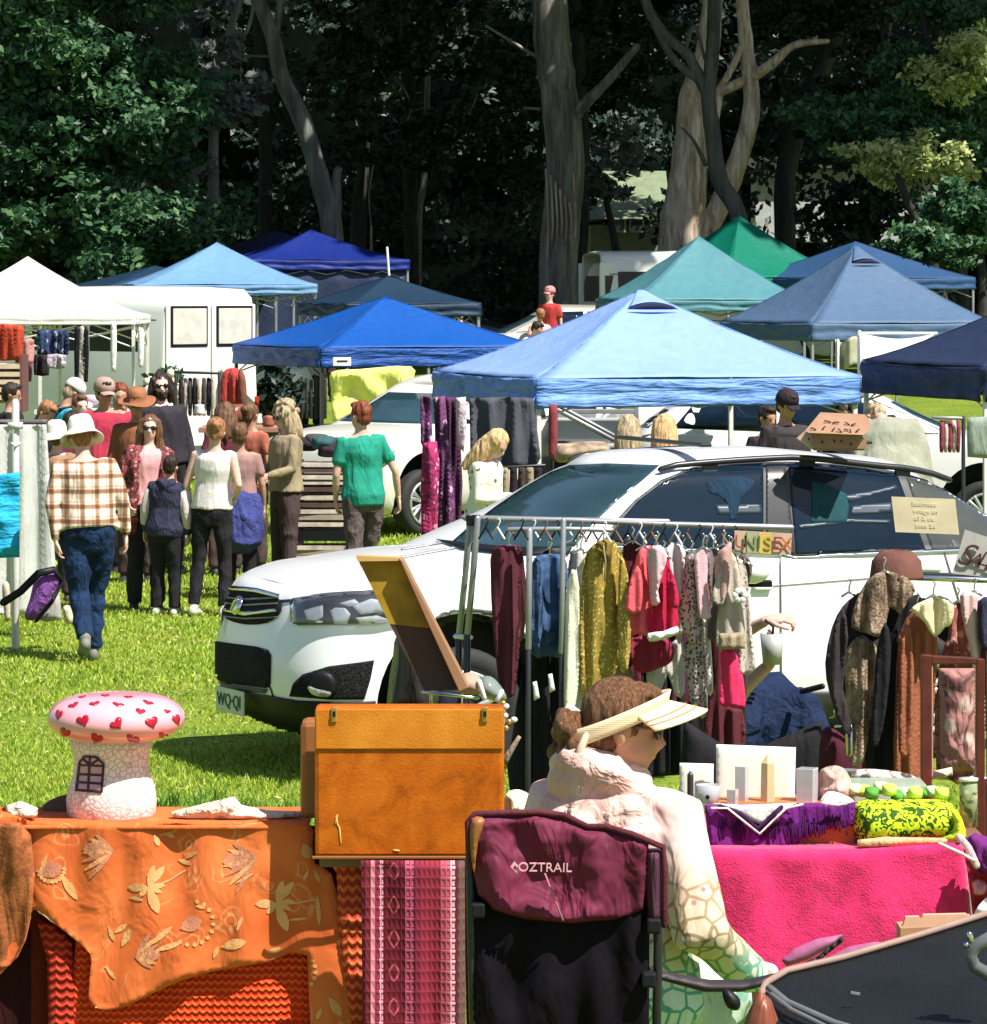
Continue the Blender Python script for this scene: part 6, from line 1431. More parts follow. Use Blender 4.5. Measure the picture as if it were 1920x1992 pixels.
plate('yellow_panel', M('sign_yellow', (.7, .5, .12), rough=.8), [(1476, 1036), (1500, 1037), (1500, 1078), (1476, 1076)], Ys-.004, .003, t)
plate('green_panel', M('sign_green', (.42, .42, .25), rough=.8), [(1453, 1034), (1475, 1035), (1475, 1076), (1453, 1075)], Ys-.004, .003, t)
for i, (ch, cl_) in enumerate((('U', (.3, .1, .05)), ('N', (.25, .3, .12)), ('I', (.08, .14, .04)), ('S', (.5, .45, .05)), ('E', (.25, .04, .02)), ('X', (.55, .13, .02)))):
    textmesh(ch, .082, M('letter_%s' % ch.lower(), cl_, rough=.7), t, face_cam(P(1441+i*17.6, 1055+i*.9, Ys-.008), 0, R(-2)), depth=.001)
t = sign('grey hand-lettered sale sign tilted on the right clothes rail', 14.6, [(1877, 1030), (1990, 1068), (1990, 1130), (1853, 1116)], M('sign_grey', (.45, .42, .4), rough=.85, stain=.5), None, 0)
for i, (ch, x, y, sz) in enumerate((('S', 1876, 1080, .13), ('A', 1895, 1090, .085), ('L', 1911, 1088, .085), ('E', 1924, 1096, .085))):
    textmesh(ch, sz, INK, t, face_cam(P(x, y, 14.59), 0, R(-14)), depth=.002, shear=.35)
# ================================================================== clothes racks in front of the white car
Yr = 16.0
t = thing('clothes_rack', 'grey tubular clothes rack loaded with garments in front of the white car', 'rack', XY(1200, Yr))
def rod(name, pts, r=.013, m=STEEL, par=None): mb = MB(); mb.tube(pts, r, n=8); return mb.build(name, m, par or t)
rod('top_bar', [P(905, 1008, Yr), P(1110, 1012, Yr), P(1300, 1020, Yr), P(1540, 1026, Yr)])
rod('top_bar', [P(900, 1006, Yr+.5), P(1060, 1010, Yr+.5), P(1300, 1014, Yr+.5)], .011)
rod('low_bar', [P(990, 1030, Yr-.1), P(1100, 1029, Yr-.1), P(1190, 1031, Yr-.1)], .011)
rod('leg', [P(915, 1006, Yr), P(905, 1120, Yr+.05), P(893, 1235, Yr+.1)], .014); rod('leg', [P(929, 1008, Yr-.05), P(920, 1120, Yr), P(909, 1235, Yr+.05)], .014)
rod('leg', [P(893, 1235, Yr+.1), XY(884, Yr+.1)], .016, DARKSTEEL); rod('leg', [P(909, 1235, Yr+.05), XY(904, Yr+.05)], .016, DARKSTEEL)
rod('leg', [P(1030, 1032, Yr-.15), P(1028, 1262, Yr-.15)], .014, STEEL); rod('leg', [P(1028, 1262, Yr-.15), XY(1027, Yr-.15)], .012, DARKSTEEL)
rod('leg', [P(1096, 1012, Yr-.2), P(1092, 1270, Yr-.2)], .012); rod('leg', [P(1092, 1270, Yr-.2), XY(1092, Yr-.2)], .010, DARKSTEEL)
rod('leg', [P(1446, 1026, Yr+.1), XY(1446, Yr+.25)], .013, DARKSTEEL)
rod('cross_brace', [P(886, 1238, Yr+.1), P(916, 1240, Yr+.05)], .012, WHITE)
mb = MB(); mb.box(P(920, 1012, Yr), (.06, .07, .045)); mb.build('joint', BLACK, t, smooth=False)
GG = 'garments on the rack in front of the white car'
def garment(label, mat, ol, dY=0, thick=.05, wide=1.12, top=None, hanger=True, seed=0, group=GG, cat='garment', Y=None, **k):
    cx_ = sum(p[0] for p in ol)/len(ol); ol = [(cx_+(x-cx_)*wide, y) for x, y in ol]
    Yg = (Y or Yr)+dY; g = thing('garment', label, cat, P(ol[0][0], max(p[1] for p in ol), Yg), 0, group)
    puff('fabric', mat, ol, Yg, min(thick, .03), g, step=5, w=5, fold=k.pop('fold', .05), fx=k.pop('fx', .06), fy=.003, seed=len(RM) % 17, smooth=k.pop('smooth', 2), **k)
    tx, ty = top or (sum(p[0] for p in ol)/len(ol), min(p[1] for p in ol))
    if hanger:
        mb = MB(); mb.tube([P(tx, ty-26, Yg), P(tx+4, ty-22, Yg), P(tx, ty-12, Yg), P(tx, ty+2, Yg)], .004, n=5); mb.tube([P(tx-14, ty+8, Yg), P(tx, ty-1, Yg), P(tx+14, ty+8, Yg)], .006, n=5); mb.build('hanger', CHROME, g)
    return g
C_BUR = cloth('garment_burgundy', (.10, .022, .035)); C_DEN = pattern('garment_denim', lambda n, l, v: (ramp(n, l, nd(n, l, 'TexNoise', {'Vector': v, 'Scale': 14, 'Detail': 5}).outputs['Fac'], [(.4, (.02, .05, .12)), (.65, (.08, .15, .3))])), fold=.9)
C_CRM = cloth('garment_cream', (.72, .72, .55), fold=.9); C_MUS = pattern('garment_mustard', lambda n, l, v: (mixc(n, l, ramp(n, l, voro(n, l, v, 62), [(.24, (1, 1, 1)), (.34, (0, 0, 0))]), (.32, .22, .04), (.6, .52, .16))), fold=1.0)
C_TAN = cloth('garment_tan', (.33, .26, .17)); C_COR = cloth('garment_coral', (.8, .12, .15)); C_RED = cloth('garment_crimson', (.5, .015, .06)); C_PNK = cloth('garment_palepink', (.75, .5, .55)); C_GRY = cloth('garment_greywhite', (.6, .56, .54))
C_LEO = pattern('garment_leopard', lambda n, l, v: ramp(n, l, voro(n, l, v, 62), [(.18, (.4, .3, .28)), (.26, (.02, .012, .015)), (.4, (.02, .012, .015)), (.46, (.5, .4, .38))]), fold=.8)
C_BEI = cloth('garment_beige', (.5, .44, .36)); C_DKM = cloth('garment_mulberry', (.10, .02, .03)); C_SNK = pattern('garment_snake', lambda n, l, v: ramp(n, l, voro(n, l, v, 60), [(.2, (.15, .11, .09)), (.35, (.5, .44, .38))]), fold=.8)
C_HOT = cloth('garment_hotpink', (.85, .04, .14)); C_BLK = cloth('garment_black', (.015, .014, .018))
garment('burgundy trousers folded over a hanger, nearest the rack leg', C_BUR, [(962, 1066), (1000, 1060), (1012, 1068), (1018, 1110), (1022, 1190), (1010, 1262), (1000, 1352), (978, 1348), (968, 1290), (961, 1200), (958, 1120)], -.05)
garment('belt loop of burgundy cloth dangling beside the burgundy trousers', cloth('garment_rosebrown', (.25, .09, .09)), [(1008, 1130), (1014, 1130), (1020, 1200), (1017, 1243), (1010, 1246), (1004, 1238), (1010, 1200)], -.12, .03, hanger=False)
garment('dark floral denim jacket between the two rack posts', C_DEN, [(1042, 1086), (1062, 1078), (1088, 1078), (1100, 1098), (1100, 1180), (1098, 1272), (1066, 1276), (1036, 1270), (1036, 1130)], .05)
garment('black padded coat hanging low with a white price tag', C_BLK, [(1030, 1275), (1070, 1268), (1096, 1290), (1108, 1400), (1112, 1560), (1000, 1560), (1004, 1420), (1016, 1330)], .12, .2, hanger=False)
for x, y, lab in ((1072, 1330, 'white price tag with print on the black coat'), (1042, 1345, 'narrow pale tag left on the black coat')):
    soft('price_tag', lab, 'tag', WHITE, [(x-6, y-18), (x+2, y-20), (x+8, y+12), (x-3, y+18)], 15.72, .008, smooth=1)
garment('cream long-sleeved shirt left of the mustard dress', C_CRM, [(1128, 1098), (1146, 1072), (1162, 1068), (1160, 1110), (1146, 1160), (1138, 1260), (1136, 1350), (1132, 1388), (1110, 1400), (1098, 1350), (1096, 1220), (1106, 1140)], -.12, .12)
garment('mustard dress with small yellow print', C_MUS, [(1146, 1072), (1168, 1052), (1190, 1052), (1206, 1078), (1220, 1140), (1220, 1200), (1206, 1280), (1186, 1330), (1172, 1372), (1148, 1368), (1134, 1330), (1132, 1200), (1138, 1110)], -.2, .14)
garment('tan skirt hem below the mustard dress', C_TAN, [(1180, 1318), (1206, 1290), (1224, 1300), (1226, 1340), (1180, 1356), (1172, 1345)], -.02, .06, hanger=False)
garment('dark mulberry jacket right of the mustard dress', C_DKM, [(1214, 1060), (1228, 1052), (1244, 1060), (1252, 1130), (1240, 1200), (1232, 1290), (1214, 1300), (1218, 1180)], .05, .1)
garment('coral t-shirt with short sleeve', C_COR, [(1240, 1080), (1256, 1062), (1270, 1070), (1276, 1140), (1272, 1215), (1266, 1240), (1244, 1232), (1222, 1236), (1228, 1160)], -.22, .1)
garment('white-pink polo layered over the coral t-shirt', C_PNK, [(1262, 1070), (1284, 1060), (1296, 1080), (1290, 1110), (1280, 1150), (1284, 1172), (1268, 1176), (1264, 1120)], -.3, .08)
garment('crimson top with a white hem band', C_RED, [(1278, 1100), (1296, 1078), (1304, 1110), (1314, 1180), (1316, 1222), (1290, 1232), (1264, 1228), (1266, 1185), (1284, 1170)], -.26, .1)
garment('white hem band of the crimson top', SH_W2, [(1264, 1232), (1290, 1228), (1314, 1218), (1316, 1232), (1290, 1244), (1266, 1248)], -.31, .04, hanger=False)
garment('grey-white shirt hanging behind the crimson top', C_GRY, [(1296, 1070), (1322, 1058), (1336, 1090), (1332, 1160), (1326, 1240), (1318, 1250), (1306, 1180)], -.1, .1)
garment('dark red skirt below the coral t-shirt', cloth('garment_wine', (.3, .03, .07)), [(1232, 1240), (1300, 1245), (1304, 1285), (1280, 1300), (1250, 1310), (1234, 1290)], -.08, .08, hanger=False)
garment('pale trousers legs under the crimson top', C_GRY, [(1266, 1250), (1290, 1300), (1300, 1255), (1326, 1250), (1328, 1348), (1312, 1352), (1298, 1310), (1286, 1350), (1262, 1346)], -.02, .08, hanger=False)
garment('leopard print blouse, upper of the two', C_LEO, [(1334, 1086), (1348, 1078), (1358, 1110), (1362, 1180), (1364, 1245), (1340, 1250), (1322, 1190), (1330, 1140)], -.24, .1)
garment('leopard print dress reaching lowest in the rack', C_LEO, [(1334, 1250), (1366, 1250), (1372, 1320), (1374, 1380), (1364, 1398), (1346, 1370), (1338, 1310)], -.18, .1, hanger=False)
garment('white blouse right of the leopard print', C_PNK, [(1352, 1080), (1372, 1064), (1376, 1110), (1374, 1150), (1382, 1200), (1362, 1200), (1356, 1140)], -.3, .1)
garment('charcoal blouse behind the white blouse', cloth('garment_smoke', (.2, .16, .16)), [(1372, 1080), (1392, 1066), (1402, 1110), (1398, 1180), (1394, 1240), (1378, 1240), (1382, 1160)], -.12, .1)
garment('thin white dress edge at the middle of the rack', SH_W2, [(1366, 1200), (1378, 1205), (1384, 1280), (1386, 1345), (1376, 1350), (1370, 1300)], -.1, .06, hanger=False)
garment('rose beige blouse near the UNISEX sign', cloth('garment_rosebeige', (.5, .3, .28)), [(1392, 1090), (1412, 1060), (1422, 1058), (1418, 1130), (1406, 1180), (1396, 1150)], -.3, .1)
garment('beige tiered top near the UNISEX sign', C_BEI, [(1410, 1085), (1424, 1070), (1436, 1110), (1442, 1180), (1446, 1252), (1420, 1262), (1396, 1256), (1400, 1180)], -.26, .12)
garment('snake print dress at the right end of the rack', C_SNK, [(1432, 1100), (1448, 1092), (1456, 1150), (1462, 1240), (1468, 1300), (1450, 1312), (1436, 1300), (1440, 1200)], -.2, .1)
garment('dark olive vest hanging below the UNISEX sign', cloth('garment_olive', (.12, .11, .08)), [(1438, 1082), (1450, 1078), (1462, 1100), (1458, 1130), (1450, 1145), (1438, 1120)], -.1, .08, hanger=False)
garment('hot pink towel-like skirt at the right end of the rack', C_HOT, [(1404, 1270), (1426, 1262), (1440, 1300), (1446, 1340), (1446, 1376), (1424, 1374), (1402, 1370), (1406, 1310)], -.22, .1, hanger=False)
garment('dark trousers hanging behind the lower right of the rack', C_DKM, [(1384, 1240), (1404, 1240), (1406, 1370), (1440, 1380), (1440, 1470), (1376, 1480), (1374, 1390), (1390, 1330)], .05, .12, hanger=False)
garment('dark clothes filling the back of the rack', C_BLK, [(1220, 1250), (1300, 1290), (1380, 1250), (1400, 1400), (1400, 1500), (1120, 1500), (1130, 1400), (1200, 1380)], .25, .14, hanger=False)
for i, (x0, x1, y1, m_, lab) in enumerate(((1100, 1145, 1330, C_GRY, 'pale grey shirt at the back left of the rack'), (1196, 1246, 1330, C_DKM, 'mulberry dress at the back beside the mustard dress'), (1250, 1300, 1290, cloth('garment_smoke', (.2, .16, .16)), 'smoke grey dress at the back behind the coral t-shirt'),
    (1304, 1352, 1370, cloth('garment_plumdark', (.07, .02, .04)), 'dark plum dress at the back behind the leopard print'), (1352, 1396, 1340, cloth('garment_rosebrown', (.25, .09, .09)), 'rose brown dress at the back behind the white blouse'), (1392, 1442, 1400, C_BLK, 'black dress at the back near the UNISEX sign'), (1036, 1098, 1250, C_BLK, 'black top at the back behind the denim jacket'))):
    garment(lab, m_, [(x0+8, 1092), ((x0+x1)/2-7, 1068), ((x0+x1)/2+7, 1068), (x1-8, 1092), (x1, 1170), (x1-2, y1-20), (x1, y1), (x0, y1), (x0+2, y1-40), (x0, 1170)], .18+.02*i)
def partof(label, name, mat, ol, dY, Y=None, smooth=2):
    g = next(o for o in bpy.data.objects if o.get('label') == label); puff(name, mat, ol, (Y or Yr)+dY, .03, g, step=5, w=5, fold=.03, fx=.07, fy=.004, smooth=smooth)
L_ = 'mustard dress with small yellow print'
partof(L_, 'sleeve', C_MUS, [(1206, 1082), (1222, 1120), (1228, 1220), (1222, 1300), (1206, 1304), (1202, 1200)], -.27); partof(L_, 'collar', cloth('garment_ochre', (.22, .15, .03)), [(1158, 1058), (1174, 1050), (1196, 1052), (1190, 1066), (1182, 1100), (1172, 1072)], -.25)
L_ = 'cream long-sleeved shirt left of the mustard dress'
partof(L_, 'sleeve', C_CRM, [(1104, 1130), (1122, 1110), (1130, 1200), (1126, 1330), (1112, 1392), (1096, 1380), (1098, 1240)], -.2); partof(L_, 'cuff', SH_W2, [(1096, 1378), (1112, 1370), (1140, 1395), (1132, 1404), (1104, 1404)], -.22)
partof('coral t-shirt with short sleeve', 'sleeve', C_COR, [(1226, 1130), (1240, 1100), (1250, 1130), (1246, 1190), (1216, 1186)], -.3)
partof('beige tiered top near the UNISEX sign', 'sleeve', C_BEI, [(1396, 1120), (1410, 1096), (1416, 1130), (1406, 1176), (1384, 1166)], -.34); partof('beige tiered top near the UNISEX sign', 'tier', C_TAN, [(1398, 1232), (1446, 1230), (1450, 1262), (1396, 1264)], -.32, smooth=1)
partof('crimson top with a white hem band', 'sleeve', C_RED, [(1300, 1100), (1314, 1130), (1322, 1176), (1306, 1182), (1298, 1140)], -.33)
partof('grey-white shirt hanging behind the crimson top', 'sleeve', C_GRY, [(1328, 1084), (1344, 1120), (1346, 1160), (1330, 1164), (1324, 1120)], -.2)
partof('dark floral denim jacket between the two rack posts', 'sleeve', C_DEN, [(1036, 1100), (1050, 1092), (1056, 1180), (1050, 1262), (1032, 1262), (1030, 1170)], -.04)
for (x0, y0, x1, y1, lab) in ((1174, 1062, 1176, 1130, 'mustard dress with small yellow print'),):
    mb = MB(); mb.tube([P(x0, y0, Yr-.28), P(x0+4, y0+30, Yr-.29), P(x1, y1, Yr-.28)], .004, n=5); mb.build('placket', C_TAN, next(o for o in bpy.data.objects if o.get('label') == lab))
t2 = thing('flower_brooch', 'white daisy ornament pinned on the beige top', 'brooch', P(1440, 1150, 15.6))
mb = MB()
for k_ in range(6): a = k_*math.pi/3; mb.ell(P(1440+9*math.cos(a), 1158+9*math.sin(a), 15.58), (.016, .006, .016), 8, 6)
mb.build('petal', WHITE, t2); mb = MB(); mb.ell(P(1440, 1158, 15.56), (.01, .006, .01), 8, 6); mb.build('centre', INK, t2)
t = bpy.data.objects['clothes_rack']
for i in range(22):   # spare hangers on the bars
    x = 945+i*23; mb = MB(); Yh = Yr-.25+.4*((i*7) % 5)/5; y = 1012+.03*(x-905)
    mb.tube([P(x, y-3, Yh), P(x+3, y-6, Yh), P(x+5, y, Yh), P(x, y+12, Yh)], .0035, n=5); mb.tube([P(x-13, y+34, Yh+.05), P(x, y+12, Yh), P(x+13, y+34, Yh-.05)], .005, n=5)
    tag(mb.build('spare_hanger', [BLACK, WHITE, M('hanger_brown', (.2, .1, .05))][i % 3]), ['black hanger on the long rail', 'white hanger on the long rail', 'brown hanger on the long rail'][i % 3], 'hanger', 'hangers on the long rail, tone %d' % (i % 3))

# ---- right rack with coats
Yc = 14.9
t = thing('coat_rack', 'coat rack at the right edge with its chrome rail in front of the white car', 'rack', XY(1850, Yc))
rod('top_bar', [P(1738, 1122, Yc), P(1850, 1126, Yc), P(1990, 1132, Yc)], .013, CHROME, t)
rod('top_bar', [P(1745, 1116, Yc+.3), P(1990, 1122, Yc+.3)], .010, DARKSTEEL, t)
rod('leg', [P(1655, 1410, Yc), P(1657, 1470, Yc-.02), P(1661, 1400, Yc)], .004, CHROME, t)
for x in (1742, 1960): rod('leg', [P(x, 1122, Yc), XY(x+2, Yc+.05)], .014, DARKSTEEL, t)
rod('base_bar', [P(1640, 1500, Yc+.2), P(1990, 1520, Yc+.2)], .013, STEEL, t)
mb = MB(); mb.lathe([(.03, .105), (.07, .095), (.10, .06), (.108, .0), (.11, -.01)], P(1744, 1120, Yc-.02), n=24)
h_ = tag(mb.build('mesh_hat', cloth('hat_mesh', (.15, .065, .05), fold=.2), solid=.006), 'brown domed hat hanging on the rail end above the fur stole', 'hat')
FUR = pattern('fur_mottled', lambda n, l, v: (ramp(n, l, nd(n, l, 'TexNoise', {'Vector': nd(n, l, 'Mapping', {'Vector': v, 'Scale': (14, 14, 5)}).outputs[0], 'Scale': 1.6, 'Detail': 8, 'Roughness': .75}).outputs['Fac'], [(.36, (.05, .03, .022)), (.52, (.28, .19, .13)), (.68, (.6, .47, .36))]), nd(n, l, 'TexNoise', {'Vector': v, 'Scale': 90, 'Detail': 3}).outputs['Fac']), bump=1, fold=.7)
CG = 'coats on the right rack'
def coat(label, mat, ol, dY=0, **k): return garment(label, mat, ol, dY, k.pop('thick', .055), group=CG, Y=Yc, cat='coat', **k)
coat('dark charcoal coat at the left end with hanging sleeves', cloth('coat_dark', (.04, .03, .035)), [(1660, 1160), (1672, 1152), (1684, 1170), (1672, 1260), (1668, 1340), (1672, 1420), (1662, 1432), (1640, 1420), (1618, 1350), (1610, 1290), (1622, 1220), (1640, 1180)], .05)
coat('mottled fur stole draped from the rail end', FUR, [(1690, 1130), (1722, 1110), (1760, 1122), (1774, 1150), (1760, 1170), (1748, 1196), (1730, 1180), (1722, 1220), (1712, 1240), (1690, 1232), (1664, 1220), (1668, 1180)], -.12)
coat('pale fur coat with a dark seam below the stole', FUR, [(1660, 1248), (1680, 1236), (1704, 1262), (1710, 1300), (1704, 1360), (1690, 1420), (1680, 1480), (1660, 1490), (1650, 1440), (1648, 1340), (1646, 1280)], -.08, hanger=False)
coat('long black coat in the middle of the right rack', C_BLK, [(1720, 1200), (1748, 1170), (1782, 1156), (1790, 1190), (1764, 1260), (1750, 1340), (1748, 1480), (1740, 1506), (1690, 1500), (1690, 1420), (1708, 1320)], -.03)
coat('rust brown suede coat with loose fringe', M('suede_rust', (.30, .09, .04), rough=.9, bump=.8, bs=60, fold=.6), [(1752, 1240), (1776, 1190), (1800, 1180), (1820, 1240), (1818, 1300), (1812, 1400), (1806, 1515), (1770, 1512), (1744, 1500), (1746, 1380)], -.12)
coat('cream blouse with a tied bow collar', cloth('blouse_cream', (.78, .68, .42)), [(1778, 1182), (1800, 1168), (1826, 1158), (1852, 1176), (1846, 1215), (1836, 1220), (1818, 1240), (1800, 1210), (1786, 1196)], -.24, thick=.1)
coat('dusty red lace dress behind the cream blouse', pattern('lace_red', floral((.35, .12, .10), (.55, .35, .3), (.22, .06, .05), 18), fold=.8), [(1850, 1190), (1866, 1170), (1888, 1190), (1896, 1270), (1900, 1500), (1826, 1500), (1830, 1300), (1846, 1240)], .02)
coat('sheer pink dress at the right edge', cloth('dress_sheer', (.72, .5, .48)), [(1870, 1160), (1890, 1150), (1910, 1180), (1916, 1300), (1910, 1560), (1894, 1560), (1892, 1300), (1880, 1230)], -.1)
coat('dark blue top at the very right edge of the rack', SH_NV, [(1905, 1170), (1930, 1160), (1960, 1180), (1960, 1260), (1912, 1260), (1906, 1210)], -.14)
coat('dark wine garment at the right edge under the blue top', C_DKM, [(1912, 1262), (1960, 1262), (1960, 1420), (1918, 1420)], -.1, hanger=False)
for L_, m_, ol in (('rust brown suede coat with loose fringe', MC['suede_rust'], [(1752, 1240), (1770, 1215), (1778, 1300), (1776, 1420), (1764, 1470), (1748, 1460), (1748, 1340)]), ('long black coat in the middle of the right rack', C_BLK, [(1706, 1260), (1722, 1210), (1734, 1260), (1724, 1380), (1708, 1450), (1694, 1440), (1700, 1340)]),
    ('dark charcoal coat at the left end with hanging sleeves', MC['coat_dark'], [(1622, 1220), (1640, 1182), (1650, 1240), (1640, 1340), (1660, 1420), (1640, 1428), (1616, 1350), (1612, 1290)])):
    partof(L_, 'sleeve', m_, ol, -.2, Y=Yc)
for x, y, lab in ((1640, 1430, 'chrome peg hanger hooked low beside the dark coat'), ):
    mb = MB(); mb.tube([P(1646, 1410, 14.7), P(1648, 1468, 14.7), P(1652, 1472, 14.7), P(1657, 1466, 14.7), P(1656, 1412, 14.7)], .005, n=6); mb.tube([P(1625, 1413, 14.7), P(1648, 1411, 14.7)], .006); tag(mb.build('peg_hanger', CHROME), lab, 'hanger')
soft('dark_drape', 'dark maroon cloth between the crouching person and the coats', 'cloth', cloth('drape_maroon', (.08, .015, .03)), [(1600, 1420), (1640, 1430), (1680, 1480), (1690, 1520), (1600, 1530)], 15.2, .1)
soft('shadow_sheet', 'black sheet standing in for the shade behind the small display board', 'cloth', C_BLK, [(1330, 1400), (1440, 1470), (1600, 1400), (1610, 1540), (1560, 1560), (1320, 1560)], 15.5, .1, smooth=1)  # black sheet put in as the shade behind the display board
soft('folded_stock', 'grey and white folded pieces lying at the foot of the coats', 'cloth', pattern('stock_mix', floral((.5, .45, .4), (.06, .05, .05), (.2, .12, .1), 12), fold=.6), [(1660, 1500), (1700, 1496), (1770, 1506), (1780, 1524), (1660, 1520)], 14.2, .14, step=6)

# ---- crouching person in navy handing a cup
def cupx(t, d):
    mb = MB(); c = d['WR'][0]+Vector((.0, -.09, .02)); 
    mb.lathe([(0, -.07), (.04, -.07), (.055, .07), (.05, .07), (.036, -.06)], c, n=24); b = mb.build('steel_cup', M('cup_steel', (.5, .5, .5), rough=.45, metal=.2), t, local=True)
    mb = MB(); mb.tube([c+Vector((0, 0, .06)), c+Vector((.01, 0, .10)), c+Vector((-.01, 0, .13))], .006); mb.build('straw', BLACK, b, local=True)
t = thing('person', 'person in a navy jacket crouching behind the rack, holding a steel cup', 'person', XY(1530, 16.9), 0)
body = MB(); Y0 = 16.75
def W(px, py, dy=0): return P(px, py, Y0+dy)
body.tube([W(1530, 1560, .1), W(1510, 1440, .1), W(1460, 1360, .15), W(1425, 1325, .2)], [(.2, .14), (.19, .14), (.16, .11), (.06, .06)], n=16, ref=(1, 0, 0))
body.tube([W(1440, 1340, .15), W(1412, 1310, .2), W(1395, 1285, .2)], .055); body.ell(W(1385, 1262, .22), (.078, .092, .105), 16, 12)
body.tube([W(1440, 1330), W(1428, 1368, -.1), W(1450, 1335, -.25), W(1500, 1290, -.3)], [.055, .045, .04, .028], n=12)
body.tube([W(1435, 1330, .1), W(1418, 1262, .1), W(1452, 1226, -.05), W(1490, 1208, -.15)], [.05, .042, .036, .026], n=12)
me = blobmesh(body, .012, 5); hb = MB()
hand(hb, W(1496, 1292, -.3), Vector((.35, -.1, 1)), Vector((1, -.6, 0)), 1.05, .5, side=1); hand(hb, W(1492, 1206, -.2), Vector((1, -.2, .15)), Vector((.1, -.5, 1)), 1.0, .9, side=-1)
me = joinmesh(me, hb); link('body', me, SK_C, t, fix=False)
mb = MB(); mb.tube([W(1530, 1600, .1), W(1525, 1480, .1), W(1508, 1405, .1), W(1470, 1358, .14), W(1432, 1332, .18)], [(.27, .21), (.25, .2), (.23, .18), (.17, .14), (.08, .08)], n=18, ref=(1, 0, 0))
mb.tube([W(1460, 1350, .05), W(1450, 1420, -.1), W(1440, 1470, -.1)], [.09, .085, .07]); mb.tube([W(1560, 1370, .05), W(1590, 1450, -.05), W(1600, 1520, -.1)], [.09, .09, .08])
link('jacket', blobmesh(mb, .013, 3, amp=.012, sc=5, stretch=(1, 1, 1)), cloth('jacket_navy', (.008, .018, .055), fold=.9, fs=(7, 7, 7)), t, fix=False)
mb = MB(); mb.ell(W(1385, 1252, .24), (.09, .1, .1), 16, 12); link('hair', blobmesh(mb, .009, 2, amp=.01, sc=26), HR_DK, t, fix=False)
mb = MB(); c = W(1502, 1262, -.34); mb.lathe([(0, -.07), (.042, -.07), (.056, .07), (.052, .07), (.038, -.06)], c, n=24); b = tag(mb.build('steel_cup', M('cup_steel', (.5, .5, .5), rough=.45, metal=.2)), 'brushed steel cup with a black straw held in front of the white car', 'cup')
mb = MB(); mb.tube([c+Vector((.0, 0, .0)), c+Vector((.005, 0, .10)), c+Vector((-.03, 0, .13))], .006); mb.build('straw', BLACK, b)
mb = MB(); mb.tube([W(1560, 1345, -.1), W(1600, 1335, -.3)], .014); mb.build('toggle', BLACK, bpy.data.objects[t.name])
# ================================================================== front tables
Yt = 11.55
WOOD = M('table_wood', (.2, .1, .05), rough=.5)
def trestle(label, x0, x1, ytop, Yf, depth=.7):
    z = P(0, ytop, Yf).z-.012; a = P(x0, 0, Yf).x; b = P(x1, 0, Yf).x; t = thing('trestle_table', label, 'table', ((a+b)/2, Yf+depth/2, gz(Yf)))
    mb = MB(); mb.box(((a+b)/2, Yf+depth/2+.05, z-.015), (b-a-.06, depth-.1, .03)); mb.build('tabletop', WOOD, t, smooth=False)
    for x in (a+.06, b-.06):
        for y in (Yf+depth*.62, Yf+depth-.05): mb = MB(); mb.tube([(x, y, z-.03), (x, y, gz(Yf))], .018); mb.build('leg', STEEL, t)
    return z
zl = trestle('long trestle table hidden under the orange patterned cloth', -120, 602, 1603, Yt+.25, .45)
zs = trestle('table under the striped woven cloth and the orange suitcase', 600, 985, 1671, Yt, .7)
zp = trestle('table under the hot pink towel cloth', 1330, 1960, 1652, Yt+.1, .8)
# orange patterned cloth: top and front in one sheet
def orange(n, l, v):
    s_ = nd(n, l, 'Mapping', {'Vector': v, 'Scale': (1, .3, 1)}).outputs[0]
    base = ramp(n, l, nd(n, l, 'TexNoise', {'Vector': s_, 'Scale': 4, 'Detail': 5}).outputs['Fac'], [(.35, (.56, .105, .022)), (.68, (.74, .18, .045))])
    ds = nd(n, l, 'TexNoise', {'Vector': v, 'Scale': 9, 'Detail': 2}).outputs['Color']; dv = nd(n, l, 'Mix', {0: .09}, data_type='RGBA'); l.new(v, dv.inputs[6]); l.new(ds, dv.inputs[7])
    d1 = voro(n, l, dv.outputs[2], 9.5); ln = ramp(n, l, d1, [(.10, (.5, .5, .5)), (.14, (0, 0, 0)), (.22, (0, 0, 0)), (.25, (.6, .6, .6)), (.29, (0, 0, 0)), (.36, (0, 0, 0)), (.38, (.45, .45, .45)), (.42, (0, 0, 0))])
    area = ramp(n, l, nd(n, l, 'TexNoise', {'Vector': v, 'Scale': 5, 'Detail': 1}).outputs['Fac'], [(.48, (0, 0, 0)), (.54, (1, 1, 1))])
    m_ = nd(n, l, 'Mix', {0: 1.0}, data_type='RGBA', blend_type='MULTIPLY'); l.new(area, m_.inputs[6]); l.new(ln, m_.inputs[7])
    return mixc(n, l, m_.outputs[2], base, (.80, .42, .2))
OR = pattern('cloth_orange', orange, fold=.4, fs=(5, 5, 3))
Yo = Yt+.2
oc = puff('orange_cloth', OR, [(-40, 1596), (60, 1598), (85, 1599), (300, 1601), (480, 1600), (598, 1598), (608, 1640), (613, 1680), (645, 1700), (668, 1800), (688, 1880), (700, 2030), (606, 2030), (598, 1858), (520, 1872), (400, 1893), (320, 1922), (250, 1955), (205, 1966), (172, 1945), (178, 1870), (165, 1845), (110, 1800), (66, 1768), (58, 1795), (34, 1862), (-40, 1892)], Yo, .008, step=9, fold=.04, fx=.013, fy=.003, smooth=2, tilt=-.05)
tag(oc, 'orange tablecloth with peach flowers and shells hanging over the front left table', 'tablecloth')
